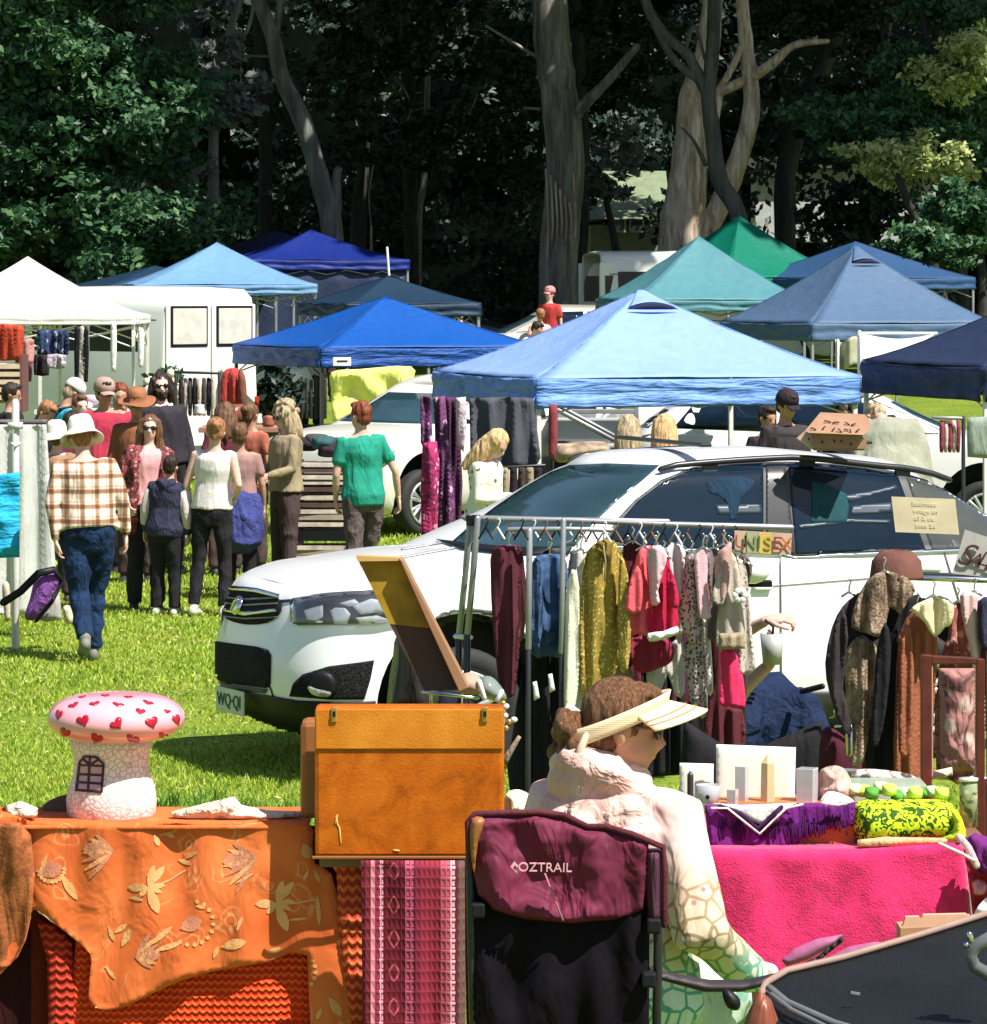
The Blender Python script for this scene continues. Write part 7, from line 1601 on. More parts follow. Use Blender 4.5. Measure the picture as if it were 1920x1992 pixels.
mb = MB(); mb.box((P(270, 0, Yo).x, Yo+.2, zl+.01), (P(600, 0, Yo).x-P(-60, 0, Yo).x, .44, .012)); tp_ = mb.build('cloth_top', OR, oc, smooth=False, bevel=.004)
OB = mesh_bvh(oc.data, RM[oc.name])
PEACH = cloth('print_peach', (.76, .37, .15), fold=.3); ROSE = cloth('print_rose', (.58, .22, .13), fold=.3)
prints = MB()
def stamp(poly, mb=None, eps=.0025):
    V, T, d = fill2d(poly, 6); out = []
    for x, y in V:
        o, dr = campj(x, y); h = OB.ray_cast(o, dr)
        if h[0] is None: return
        out.append(h[0]-dr*eps)
    (mb or prints).add(out, T)
def petal(x, y, a, L_, w_, mb=None):
    c, s = math.cos(a), math.sin(a); pts = []
    for i in range(12):
        th = 2*math.pi*i/12; u = .5-.5*math.cos(th); v = math.sin(th)*math.sin(math.pi*u)**.3*w_*(.5+.9*u)*(1.25-u*.5)
        pts.append((x+c*u*L_-s*v, y+s*u*L_+c*v))
    stamp(pts, mb)
rose = MB()
for (x, y, sc_) in ((288, 1725, 1), (538, 1757, 1.05)):
    for a, L_, w_ in ((1.2, 56, 11), (-1.3, 44, 8), (-.9, 52, 8), (-.1, 34, 6), (3.1, 40, 9), (2.3, 26, 6), (.4, 30, 5)): petal(x, y, a, L_*sc_, w_*sc_)
for (x, y, a0, m_) in ((222, 1655, 2.4, 1), (500, 1668, 2.2, 1.1), (262, 1862, -.9, .8)):
    for i in range(7): petal(x, y, a0+i*.26-.1, (75-4*i)*m_, 5, prints if i % 2 else rose)
    petal(x, y, a0+.8, 62*m_, 17*m_, rose)
for (cx_, cy_, r_, a0, a1) in ((372, 1795, 38, -1.3, 2.1), (575, 1890, 34, -1.2, 1.9), (100, 1690, 20, 0, 3)):
    for i in range(11):
        a = a0+(a1-a0)*i/10; petal(cx_+r_*math.cos(a), cy_+r_*math.sin(a), a, 10, 4.5)
    petal(cx_-22, cy_+12, -.4, 46, 16, rose)
for q in ((92, 1660, 1.9, 44, 5), (118, 1700, 1.0, 60, 9), (52, 1735, 1.3, 36, 6), (345, 1672, .3, 30, 5), (360, 1670, -.5, 28, 4), (300, 1612+10, 1.2, 26, 6), (320, 1612+8, .4, 22, 5), (430, 1842, -.2, 50, 11), (460, 1812, -1.2, 32, 4), (210, 1800, 1.2, 34, 5), (222, 1815, -.6, 30, 6), (236, 1842, -1.1, 40, 8), (205, 1880, .9, 32, 4), (290, 1840, -.7, 60, 6), (300, 1850, -.3, 56, 6), (415, 1865, -1.2, 26, 5), (520, 1852, -.2, 30, 6), (590, 1640, 1.2, 32, 12), (612, 1692, 1.2, 26, 4), (600, 1692, 2.0, 24, 4), (617, 1740, 1.5, 60, 5), (665, 1770, .9, 40, 6), (655, 1830, .6, 30, 7), (640, 1940, 1.0, 44, 10), (626, 1960, 2.0, 26, 5), (660, 1985, 1.2, 30, 6), (150, 1890, 1.3, 50, 5), (168, 1915, 1.4, 40, 4), (380, 1762, .2, 20, 4), (455, 1720, -.5, 46, 3), (250, 1745, .2, 30, 4), (560, 1790, -.1, 40, 3)):
    petal(*q)
def vein(pts): 
    for (ax, ay), (bx, by) in zip(pts, pts[1:]):
        dx, dy = bx-ax, by-ay; L_ = math.hypot(dx, dy); nx, ny = -dy/L_*1.6, dx/L_*1.6; stamp([(ax+nx, ay+ny), (bx+nx, by+ny), (bx-nx, by-ny), (ax-nx, ay-ny)])
vein([(262, 1720), (290, 1728), (330, 1712), (362, 1692)]); vein([(178, 1870), (205, 1880), (222, 1900)]); vein([(540, 1760), (580, 1756), (612, 1750)]); vein([(310, 1625), (330, 1608+12), (345, 1600+14)])
def weld(ob, mb, mat, idx):   # the print is part of the cloth's own mesh
    m2 = mb.mesh(); m2.transform(RM[ob.name].inverted()); ob.data.materials.append(mat); m2.polygons.foreach_set('material_index', [idx]*len(m2.polygons))
    b_ = bmesh.new(); b_.from_mesh(ob.data); b_.from_mesh(m2); b_.to_mesh(ob.data); b_.free(); ob.data.polygons.foreach_set('use_smooth', [True]*len(ob.data.polygons))
weld(oc, prints, PEACH, 1); weld(oc, rose, ROSE, 2)
mb = MB()
for pts in ([(66, 1768), (110, 1800), (165, 1845), (178, 1870), (172, 1945), (166, 2020)], [(-30, 1890), (34, 1862), (58, 1795)]):
    q = []; v_ = [Vector(p) for p in pts]; pts = []
    for i in range(len(v_)-1):
        p0, p1, p2, p3 = v_[max(i-1, 0)], v_[i], v_[i+1], v_[min(i+2, len(v_)-1)]
        for a in range(6): tt = a/6; z_ = .5*((2*p1)+(p2-p0)*tt+(2*p0-5*p1+4*p2-p3)*tt*tt+(3*p1-p0-3*p2+p3)*tt**3); pts.append((z_.x, z_.y))
    for x, y in pts:
        h = OB.find_nearest(P(x, y, Yo)); q.append(h[0] if h[0] else P(x, y, Yo))
    mb.tube(q, .0032, n=6)
mb.build('hem', cloth('hem_cream', (.8, .6, .42)), oc)
soft('bronze_shawl', 'brownish crinkled shawl over the left corner of the front table', 'shawl', cloth('shawl_bronze', (.42, .13, .045), var=.5, vs=22, fold=.7, fs=(7, 7, 1.6)), [(-60, 1600), (40, 1600), (60, 1625), (68, 1700), (62, 1770), (46, 1835), (20, 1878), (-60, 1896)], Yo-.03, .008, step=8, w=4, fold=.06, fx=.035, fy=.004, smooth=1)
def knit(c1, c2, sx=60, sz=70):
    def fn(n, l, v):
        s_ = nd(n, l, 'SeparateXYZ', {0: v})
        a = nd(n, l, 'Math', {0: s_.outputs['X'], 1: sx}, operation='MULTIPLY'); sa = nd(n, l, 'Math', {0: a.outputs[0]}, operation='SINE')
        ab = nd(n, l, 'Math', {0: sa.outputs[0]}, operation='ABSOLUTE'); z = nd(n, l, 'Math', {0: s_.outputs['Z'], 1: sz*2}, operation='MULTIPLY')
        z2 = nd(n, l, 'Math', {0: ab.outputs[0], 1: 2.2, 2: z.outputs[0]}, operation='MULTIPLY_ADD'); sz_ = nd(n, l, 'Math', {0: z2.outputs[0]}, operation='SINE')
        f = nd(n, l, 'MapRange', {'Value': sz_.outputs[0], 1: -1, 2: 1}).outputs[0]
        nn = nd(n, l, 'TexNoise', {'Vector': v, 'Scale': 5, 'Detail': 3}).outputs['Fac']
        c = ramp(n, l, f, [(.2, c2), (.7, c1)]); return mixc(n, l, ramp(n, l, nn, [(.4, (0, 0, 0)), (.8, (.5, .5, .5))]), c, c2), f
    return fn
KN = pattern('knit_red', knit((1, .12, .02), (.7, .025, .005), 130, 130), bump=1, fold=.3); KN2 = pattern('knit_red_strip', knit((.62, .05, .02), (.25, .01, .005), 90, 110), bump=1, fold=.2); KN3 = pattern('crochet_orange', knit((.85, .16, .05), (.4, .04, .015), 110, 90), bump=1, fold=.2)
soft('knitted_blanket', 'chunky scarlet knitted blanket under the orange tablecloth', 'blanket', KN, [(150, 1790), (610, 1790), (618, 2040), (130, 2040)], Yo+.035, .02, step=16, fold=.02, fx=.015, fy=.004, smooth=1, tilt=-.05)
soft('knitted_strip', 'ribbed scarlet knitted edge left of the hanging tablecloth corner', 'blanket', KN2, [(70, 1786), (108, 1800), (140, 1830), (150, 2040), (94, 2040), (92, 1870)], Yo+.03, .03, step=9, smooth=1, tilt=-.04)
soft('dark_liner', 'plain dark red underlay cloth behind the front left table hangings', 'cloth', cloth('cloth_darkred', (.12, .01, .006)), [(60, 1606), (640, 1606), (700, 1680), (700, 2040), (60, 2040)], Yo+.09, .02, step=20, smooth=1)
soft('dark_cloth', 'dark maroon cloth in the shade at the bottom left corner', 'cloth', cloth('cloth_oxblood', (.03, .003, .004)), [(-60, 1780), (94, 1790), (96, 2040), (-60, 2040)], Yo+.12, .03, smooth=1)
soft('crochet_strip', 'orange crochet edge between the tablecloth and the striped cloth', 'cloth', KN3, [(640, 1674), (700, 1675), (716, 1800), (716, 2040), (692, 2040), (660, 1850), (655, 1700)], Yt+.16, .03, step=9, smooth=1, fold=.02)
def woven(n, l, v):
    s_ = nd(n, l, 'SeparateXYZ', {0: v}); w_ = .335
    f = nd(n, l, 'MapRange', {'Value': s_.outputs['X'], 1: -w_/2, 2: w_/2}).outputs[0]
    stops = [(0, (.2, .02, .04)), (.09, (.62, .22, .25)), (.13, (.3, .02, .06)), (.17, (.75, .35, .42)), (.21, (.13, .008, .02)), (.42, (.55, .1, .18)), (.50, (.2, .02, .05)), (.55, (.25, .02, .04)), (.76, (.5, .09, .14)), (.85, (.75, .38, .42)), (.90, (.08, .01, .02)), (.93, (.12, .06, .05))]
    base = ramp(n, l, f, stops, 'CONSTANT')
    ds = nd(n, l, 'Mapping', {'Vector': v, 'Scale': (62, 1, 30)}).outputs[0]; d = nd(n, l, 'TexVoronoi', {'Vector': ds, 'Scale': 1, 'Randomness': .0}, distance='CHEBYCHEV').outputs['Distance']
    dm = ramp(n, l, d, [(.20, (0, 0, 0)), (.24, (1, 1, 1)), (.34, (1, 1, 1)), (.38, (0, 0, 0))])
    bands = ramp(n, l, f, [(0, (.6, .6, .6)), (.09, (0, 0, 0)), (.13, (1, 1, 1)), (.17, (1, 1, 1)), (.21, (0, 0, 0)), (.42, (1, 1, 1)), (.50, (.5, .5, .5)), (.55, (.1, .1, .1)), (.76, (.7, .7, .7)), (.85, (1, 1, 1)), (.90, (0, 0, 0))], 'CONSTANT')
    m_ = nd(n, l, 'Mix', {0: 1.0}, data_type='RGBA', blend_type='MULTIPLY'); l.new(dm, m_.inputs[6]); l.new(bands, m_.inputs[7])
    c = mixc(n, l, m_.outputs[2], base, (.12, .01, .03))
    sp = nd(n, l, 'SeparateXYZ', {0: v}); dz = nd(n, l, 'Math', {0: sp.outputs['Z'], 1: 58.0}, operation='MULTIPLY'); fz = nd(n, l, 'Math', {0: dz.outputs[0]}, operation='SINE')
    # big diamonds on the dark bands
    u = nd(n, l, 'Math', {0: f, 1: .315}, operation='SUBTRACT'); ua = nd(n, l, 'Math', {0: u.outputs[0]}, operation='ABSOLUTE'); um = nd(n, l, 'Math', {0: ua.outputs[0], 1: 22}, operation='MULTIPLY')
    g = nd(n, l, 'Math', {0: fz.outputs[0], 1: um.outputs[0]}, operation='SUBTRACT'); gg = nd(n, l, 'Math', {0: g.outputs[0]}, operation='ABSOLUTE')
    dd = ramp(n, l, gg.outputs[0], [(.0, (1, 1, 1)), (.18, (1, 1, 1)), (.26, (0, 0, 0))])
    inb = ramp(n, l, f, [(0, (0, 0, 0)), (.22, (1, 1, 1)), (.41, (0, 0, 0)), (.56, (1, 1, 1)), (.75, (0, 0, 0))], 'CONSTANT')
    m2 = nd(n, l, 'Mix', {0: 1.0}, data_type='RGBA', blend_type='MULTIPLY'); l.new(dd, m2.inputs[6]); l.new(inb, m2.inputs[7])
    return mixc(n, l, m2.outputs[2], c, (.42, .07, .1)), d
soft('striped_cloth', 'crimson and pink striped woven cloth with diamond bands below the suitcase', 'cloth', pattern('woven_stripe', woven, bump=.6, fold=.25), [(702, 1674), (904, 1674), (906, 2040), (706, 2040)], Yt-.02, .02, step=14, smooth=1, fold=.03, fx=.02, fy=.002)
soft('grey_cloth', 'dusky patterned cloth edge between the striped cloth and the chair', 'cloth', pattern('dusky_print', floral((.08, .03, .05), (.2, .1, .14), (.03, .01, .02), 12), fold=.7), [(902, 1680), (960, 1680), (960, 2040), (908, 2040)], Yt+.05, .03, smooth=1)
# papers on the left table
for lab, ol, Yd in (('crumpled white doily left of the mushroom house', [(8, 1568), (40, 1558), (74, 1572), (72, 1592), (20, 1594)], Yt+.3), ('folded pale paper bag right of the mushroom house', [(330, 1580), (400, 1562), (456, 1550), (470, 1566), (520, 1576), (588, 1578), (590, 1590), (470, 1598), (340, 1592)], Yt+.35)):
    soft('paper', lab, 'paper', M('paper_cream', (.72, .64, .48), rough=.8, fold=.8, fs=(12, 12, 20)), ol, Yd, .12, step=8, smooth=1, fold=.05, fx=.05, fy=.1, tilt=0)
soft('dark_hat', 'dark woven dish behind the mushroom house', 'dish', cloth('dish_dark', (.12, .08, .06)), [(84, 1566), (130, 1545), (150, 1560), (150, 1600), (90, 1596)], Yt+.55, .1)
# ---- mushroom house
Ym = Yt+.45; sm_ = F/Ym
t = thing('mushroom_house', 'ceramic toadstool house with a pink heart-dotted cap on the orange table', 'ornament', P(219, 1598, Ym))
u = 1/sm_
cz = P(226, 1398, Ym); rr_ = 134*u
mb = MB(); pr = []
for i in range(15):
    a = math.pi*i/14; pr.append((max(.0, rr_*math.sin(a)**.62), cz.z+math.cos(a)*(50*u if a < math.pi/2 else 44*u)))
mb.lathe(pr, (cz.x, Ym, 0), n=64); capm = mb.build('cap', M('glaze_pink', (.88, .40, .46), rough=.22, coat=.6, var=.06), t)
sx_ = P(217, 0, Ym).x; zb_ = P(0, 1598, Ym).z; Z = lambda py: P(0, py, Ym).z
mb = MB(); mb.lathe([(0, zb_), (78*u, zb_), (86*u, Z(1580)), (88*u, Z(1555)), (84*u, Z(1530)), (74*u, Z(1505)), (72*u, Z(1480)), (76*u, Z(1455)), (84*u, Z(1435)), (60*u, Z(1425))], (sx_, Ym, 0), n=48)
COB = pattern('glaze_cobble', lambda n, l, v: (ramp(n, l, voro(n, l, v, 52, feature='DISTANCE_TO_EDGE'), [(.03, (.52, .43, .42)), (.12, (.84, .77, .72))]), voro(n, l, v, 52, feature='DISTANCE_TO_EDGE')), rough=.35, bump=.25, fold=0)
stm = mb.build('stem', COB, t)
CBV = mesh_bvh(capm.data, RM[t.name]); SBV = mesh_bvh(stm.data, RM[t.name])
HEART = M('glaze_crimson', (.45, .01, .03), rough=.25)
def heart(cx_, cy_, s_, sq=1, a=0, bvh=CBV, mat=HEART):
    pts = []
    for i in range(20):
        th = 2*math.pi*i/20; x = 16*math.sin(th)**3/16; y = -(13*math.cos(th)-5*math.cos(2*th)-2*math.cos(3*th)-math.cos(4*th))/16
        x, y = x*s_*1.0, y*s_*sq; pts.append((cx_+x*math.cos(a)-y*math.sin(a), cy_+x*math.sin(a)+y*math.cos(a)))
    return decal('heart', mat, pts, campj, bvh, t, step=4, eps=.0015, thick=.001)
for q in ((162, 1402, 13, 1, -.3), (227, 1408, 14, .9, -.7), (295, 1405, 13, 1, -.3), (126, 1425, 11, 1, .5), (188, 1436, 13, .9, .4), (258, 1438, 14, .8, .4), (318, 1434, 12, .9, .6), (273, 1384, 10, .7, .2), (343, 1400, 8, 1.6, -.4), (115, 1390, 7, 1.7, .3), (143, 1372, 11, .5, -.4), (184, 1369, 11, .45, -.2), (230, 1371, 12, .4, .2), (288, 1367, 11, .4, .3), (325, 1384, 7, .6, .2), (205, 1353, 9, .3, 0), (250, 1356, 9, .3, 0), (160, 1356, 8, .3, -.2), (360-8, 1425, 4, 1.3, .2)):
    heart(*q)
WI = M('window_lines', (.04, .01, .02), rough=.4)
decal('window', M('window_pinkish', (.62, .38, .44), rough=.3), [(150, 1536), (156, 1478), (170, 1470), (188, 1472), (202, 1484), (198, 1540)], campj, SBV, t, step=5, eps=.002, thick=.001)
def bar(x0, y0, x1, y1, w_=2.2):
    dx, dy = x1-x0, y1-y0; L_ = math.hypot(dx, dy); nx, ny = -dy/L_*w_, dx/L_*w_
    decal('glazing_bar', WI, [(x0+nx, y0+ny), (x1+nx, y1+ny), (x1-nx, y1-ny), (x0-nx, y0-ny)], campj, SBV, t, step=5, eps=.004, thick=.001)
for q in ((149, 1538, 156, 1482), (156, 1482, 166, 1471), (166, 1471, 188, 1472), (188, 1472, 202, 1486), (202, 1486, 198, 1541), (148, 1537, 199, 1541), (176, 1472, 172, 1539), (154, 1488, 201, 1490), (153, 1506, 200, 1508), (151, 1522, 199, 1525), (176, 1488, 163, 1476), (176, 1488, 192, 1477)): bar(*q)
# ---- orange suitcase with the open lid board
Yc_ = Yt+.06
t = thing('suitcase', 'scuffed orange-tan hard suitcase standing open on the striped cloth', 'suitcase', P(788, 1671, Yc_))
LE = pattern('leather_orange', lambda n, l, v: (ramp(n, l, nd(n, l, 'TexNoise', {'Vector': v, 'Scale': 7, 'Detail': 9, 'Roughness': .7, 'Distortion': .5}).outputs['Fac'], [(.34, (.27, .06, .003)), (.5, (.44, .10, .005)), (.72, (.56, .16, .012))]), nd(n, l, 'TexNoise', {'Vector': v, 'Scale': 120}).outputs['Fac']), rough=.38, bump=.15, fold=0)
LE2 = pattern('leather_band', lambda n, l, v: (ramp(n, l, nd(n, l, 'TexNoise', {'Vector': v, 'Scale': 5, 'Detail': 8}).outputs['Fac'], [(.35, (.46, .13, .008)), (.65, (.64, .24, .025))]), nd(n, l, 'TexNoise', {'Vector': v, 'Scale': 120}).outputs['Fac']), rough=.35, bump=.15, fold=0)
def rbox(c, d, name, mat, par, bev=.01): mb = MB(); mb.box(c, d); return mb.build(name, mat, par, smooth=False, bevel=bev)
a, b = P(612, 1375, Yc_), P(981, 1669, Yc_)
rbox(((a.x+b.x)/2, Yc_+.05, (a.z+b.z)/2), (b.x-a.x, .10, a.z-b.z), 'front_shell', LE, t, .014)
a2, b2 = P(614, 1379, Yc_), P(979, 1457, Yc_); rbox(((a2.x+b2.x)/2, Yc_-.003, (a2.z+b2.z)/2), (b2.x-a2.x, .008, a2.z-b2.z), 'band', LE2, t, .003)
a3, b3 = P(586, 1398, Yc_+.22), P(960, 1588, Yc_+.22); rbox(((a3.x+b3.x)/2, Yc_+.22, (a3.z+b3.z)/2), (b3.x-a3.x, .12, a3.z-b3.z), 'rear_shell', M('leather_brown', (.30, .11, .03), rough=.45), t, .02)
for x in (650, 943):
    mb = MB(); c = P(x, 1390, Yc_-.01); mb.box(c, (.02, .008, .05)); lt = mb.build('latch', M('brass', (.7, .42, .12), rough=.3, metal=.8), t, smooth=False, bevel=.004); mb = MB(); mb.box(c+Vector((0, -.006, .002)), (.009, .006, .018)); mb.build('keyhole', BLACK, lt, smooth=False)
mb = MB()
for pts in ([(654, 1590), (656, 1603), (660, 1610), (663, 1640)], [(656, 1586), (652, 1602)], [(910, 1392), (912, 1404)], [(766, 1654), (776, 1655)]): mb.tube([P(x, y, Yc_-.001) for x, y in pts], .0028, n=5)
mb.build('scratch', M('scratch_yellow', (.8, .5, .12)), t)
rbox(P(788, 1668, Yc_-.012), (.6, .012, .009), 'rim', M('leather_brown', (.30, .11, .03), rough=.45), t, .002)
# case lid leaning open behind
t = thing('case_lid', 'tilted open lid with a mustard felt lining above the orange suitcase', 'lid', P(850, 1350, Yt+1.0)); Yl = Yt+1.0
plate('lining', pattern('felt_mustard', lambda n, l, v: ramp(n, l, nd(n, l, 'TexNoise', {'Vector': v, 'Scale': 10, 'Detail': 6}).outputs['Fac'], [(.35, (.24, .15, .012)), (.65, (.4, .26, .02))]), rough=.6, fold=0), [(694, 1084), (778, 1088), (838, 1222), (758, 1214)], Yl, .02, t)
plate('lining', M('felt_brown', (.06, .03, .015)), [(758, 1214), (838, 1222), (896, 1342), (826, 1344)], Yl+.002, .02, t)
plate('edge', M('lid_edge', (.34, .18, .09), rough=.5), [(776, 1086), (784, 1090), (912, 1338), (893, 1346), (838, 1226)], Yl-.05, .12, t, bevel=.003)
plate('edge', M('lid_gold', (.55, .36, .12), rough=.5), [(692, 1081), (779, 1085), (778, 1091), (696, 1092)], Yl-.03, .06, t)
# dark things between suitcase and car
soft('black_bag', 'black leather bag slumped behind the orange suitcase', 'bag', M('leather_black', (.02, .02, .022), rough=.35, fold=.8), [(770, 1240), (800, 1232), (835, 1240), (842, 1300), (850, 1380), (760, 1385), (756, 1330), (764, 1280)], Yt+1.5, .3)
soft('dark_backpack', 'dark pack behind the lid edge beside the front wheel', 'bag', cloth('pack_black', (.015, .02, .035)), [(835, 1240), (870, 1260), (890, 1340), (880, 1385), (830, 1385), (830, 1300)], Yt+1.8, .2)
mb = MB(); mb.tube([P(830, 1262, Yt+1.3), P(838, 1300, Yt+1.3), P(838, 1375, Yt+1.3)], .007); mb.tube([P(822, 1346, Yt+1.2), P(880, 1352, Yt+1.2), P(930, 1358, Yt+1.2)], .006); tag(mb.build('wire_stand', CHROME), 'thin bent wire stand behind the orange suitcase', 'stand')
soft('straw_basket', 'pale straw dish beside the lid edge above the suitcase', 'basket', M('straw_tan', (.42, .28, .2), rough=.8, bump=.5), [(884, 1345), (890, 1318), (912, 1308), (932, 1315), (936, 1350)], Yt+1.1, .14)
t = thing('glass_jar', 'glass dome with pale ribs right of the straw dish', 'jar', P(955, 1360, Yt+1.15))
puff('dome', M('glass_green', (.2, .25, .22), rough=.1, coat=1), [(930, 1352), (934, 1320), (955, 1316), (975, 1335), (986, 1358), (970, 1366)], Yt+1.15, .12, t)
mb = MB(); mb.tube([P(932, 1325, Yt+1.05), P(942, 1358, Yt+1.05)], .009); mb.tube([P(976, 1345, Yt+1.05), P(968, 1362, Yt+1.05)], .009); mb.build('rib', WHITE, t)
for i, (x, y) in enumerate(((978, 1368), (984, 1374), (978, 1384), (982, 1392), (990, 1404), (1000, 1400), (984, 1416))):
    mb = MB(); mb.ell(P(x, y, Yt+.4), (.012, .01, .01), 8, 6); tag(mb.build('trinket', [M('brass', (.7, .42, .12)), WHITE][i % 2]), ['small brass trinket hanging at the suitcase edge', 'small white trinket hanging at the suitcase edge'][i % 2], 'trinket', 'trinkets beside the suitcase edge, %s' % ('brass', 'white')[i % 2])
soft('umbrella', 'furled pale umbrella leaning behind the suitcase right edge', 'umbrella', C_TAN, [(980, 1470), (1008, 1430), (1014, 1434), (984, 1490)], Yt+.8, .04, smooth=1)
soft('lace_cloth', 'bunched cream lace between the suitcase and the seated person', 'cloth', cloth('lace_cream', (.75, .68, .5), fold=1), [(980, 1590), (984, 1545), (1010, 1536), (1040, 1548), (1072, 1540), (1080, 1575), (1060, 1600), (1000, 1600)], Yt+.3, .2, step=7, wr=.08)

# ================================================================== pink table
soft('pink_towel', 'hot pink towelling cloth over the right table', 'tablecloth', M('towel_pink', (.80, .010, .14), rough=.95, var=.25, vs=24, bump=.55, bs=170, fold=.3, fs=(3, 3, 3), sheen=.4), [(1330, 1645), (1480, 1652), (1670, 1652), (1855, 1640), (1874, 1652), (1882, 1700), (1890, 1790), (1905, 1870), (1915, 2080), (1330, 2080)], Yt+.06, .03, step=12, fold=.02, fx=.012, fy=.008, smooth=1)
mb = MB(); mb.box((P(1610, 0, Yt+.4).x, Yt+.46, zp+.012), (.9, .78, .012)); tag(mb.build('towel_top', M('towel_pink', (.9, .02, .12)), smooth=False), 'flat top of the pink towelling on the right table', 'tablecloth')
soft('red_shawl', 'crumpled red and purple shawl falling at the right end of the pink table', 'shawl', pattern('shawl_red', floral((.3, .01, .02), (.7, .25, .4), (.15, .02, .1), 12), fold=1), [(1874, 1650), (1900, 1670), (1960, 1660), (1960, 1790), (1912, 1800), (1892, 1780), (1884, 1710)], Yt-.02, .06, step=7, wr=.08, smooth=1)
soft('purple_shawl', 'purple fringed shawl with pale stripes at the right edge of the pink table', 'shawl', cloth('shawl_purple', (.16, .02, .17), fold=1), [(1868, 1640), (1896, 1620), (1960, 1640), (1960, 1720), (1925, 1700), (1905, 1690)], Yt-.1, .06, step=7, wr=.06, smooth=1)
for i, pts in enumerate(([(1830, 1642), (1870, 1660), (1892, 1672)], [(1866, 1628), (1884, 1650), (1900, 1684)])):
    mb = MB(); mb.tube([P(x, y, Yt-.15) for x, y in pts], .012, n=7, ell=(1, .5)); tag(mb.build('ribbon', C_PNK), ('pale ribbon lying over the corner of the pink towelling', 'pale ribbon running down the purple shawl')[i], 'ribbon')
t = thing('orange_box', 'orange box draped with a purple fringed cloth on the pink table', 'box', P(1530, 1655, Yt+.15)); Yx = Yt+.18
a, b = P(1385, 1568, Yx), P(1663, 1652, Yx); rbox(((a.x+b.x)/2, Yx+.14, (a.z+b.z)/2), (b.x-a.x, .27, a.z-b.z), 'carton', M('box_orange', (.5, .14, .03), rough=.6), t, .004)
PU = cloth('cloth_purple', (.17, .02, .22), fold=.9)
puff('drape', PU, [(1370, 1566), (1664, 1560), (1660, 1610), (1640, 1600), (1620, 1612), (1590, 1618), (1565, 1632), (1530, 1650), (1500, 1656), (1450, 1655), (1410, 1655), (1380, 1650)], Yx-.02, .014, t, step=7, smooth=1, fold=.02)
mb = MB(); rg = random.Random(8)
for i in range(74):
    x = 1400+i*3.4; y0 = 1585+rg.uniform(0, 20)-(6 if x > 1600 else 0); L_ = rg.uniform(22, 46)*(1 if x < 1580 else .6); mb.tube([P(x, y0, Yx-.03), P(x+rg.uniform(-2, 2), y0+L_*.6, Yx-.035), P(x+rg.uniform(-3, 3), min(1668, y0+L_), Yx-.032)], .0028, n=4)
mb.build('fringe', cloth('fringe_plum', (.07, .008, .09)), t)
puff('white_cloth', SH_W2, [(1385, 1562), (1440, 1566), (1550, 1562), (1540, 1568), (1500, 1592), (1480, 1604), (1455, 1592), (1420, 1575)], Yx-.04, .01, t, step=6, smooth=1)
mb = MB()
for pts in ([(1385, 1572), (1415, 1572), (1450, 1600), (1478, 1622), (1500, 1600), (1530, 1572), (1560, 1565)], [(1600, 1562), (1630, 1566), (1655, 1560)]): mb.tube([P(x, y, Yx-.055) for x, y in pts], .0065, n=6, ell=(1, .6))
mb.build('white_braid', SH_W2, t)
mb = MB(); mb.tube([P(x, y, Yx-.05) for x, y in [(1400, 1568), (1440, 1582), (1474, 1612), (1496, 1592), (1520, 1570)]], .008, n=6); mb.build('dark_braid', cloth('braid_dark', (.05, .01, .06)), t)
ZEB = pattern('zebra_lime', lambda n, l, v: ramp(n, l, nd(n, l, 'TexNoise', {'Vector': v, 'Scale': 38, 'Detail': .5, 'Distortion': 2.0}).outputs['Fac'], [(.46, (.03, .09, .01)), (.51, (.62, .8, .02))]), fold=.4)
soft('zebra_roll', 'lime green cloth roll with a dark squiggle print on the pink table', 'cloth', ZEB, [(1664, 1562), (1720, 1556), (1830, 1556), (1862, 1575), (1876, 1610), (1872, 1634), (1800, 1636), (1668, 1640)], Yx+.02, .22, step=9, smooth=2)
soft('lime_edge', 'plain yellow-green end of the squiggle print roll', 'cloth', cloth('cloth_limeedge', (.6, .72, .03)), [(1848, 1572), (1864, 1580), (1878, 1612), (1874, 1636), (1826, 1634), (1850, 1622), (1856, 1600)], Yx-.09, .05, smooth=2)
soft('peach_edge', 'peach folded hem along the foot of the squiggle print roll', 'cloth', cloth('cloth_peach', (.85, .45, .25)), [(1668, 1634), (1720, 1628), (1830, 1630), (1870, 1638), (1830, 1644), (1668, 1648)], Yx-.1, .05, smooth=1)
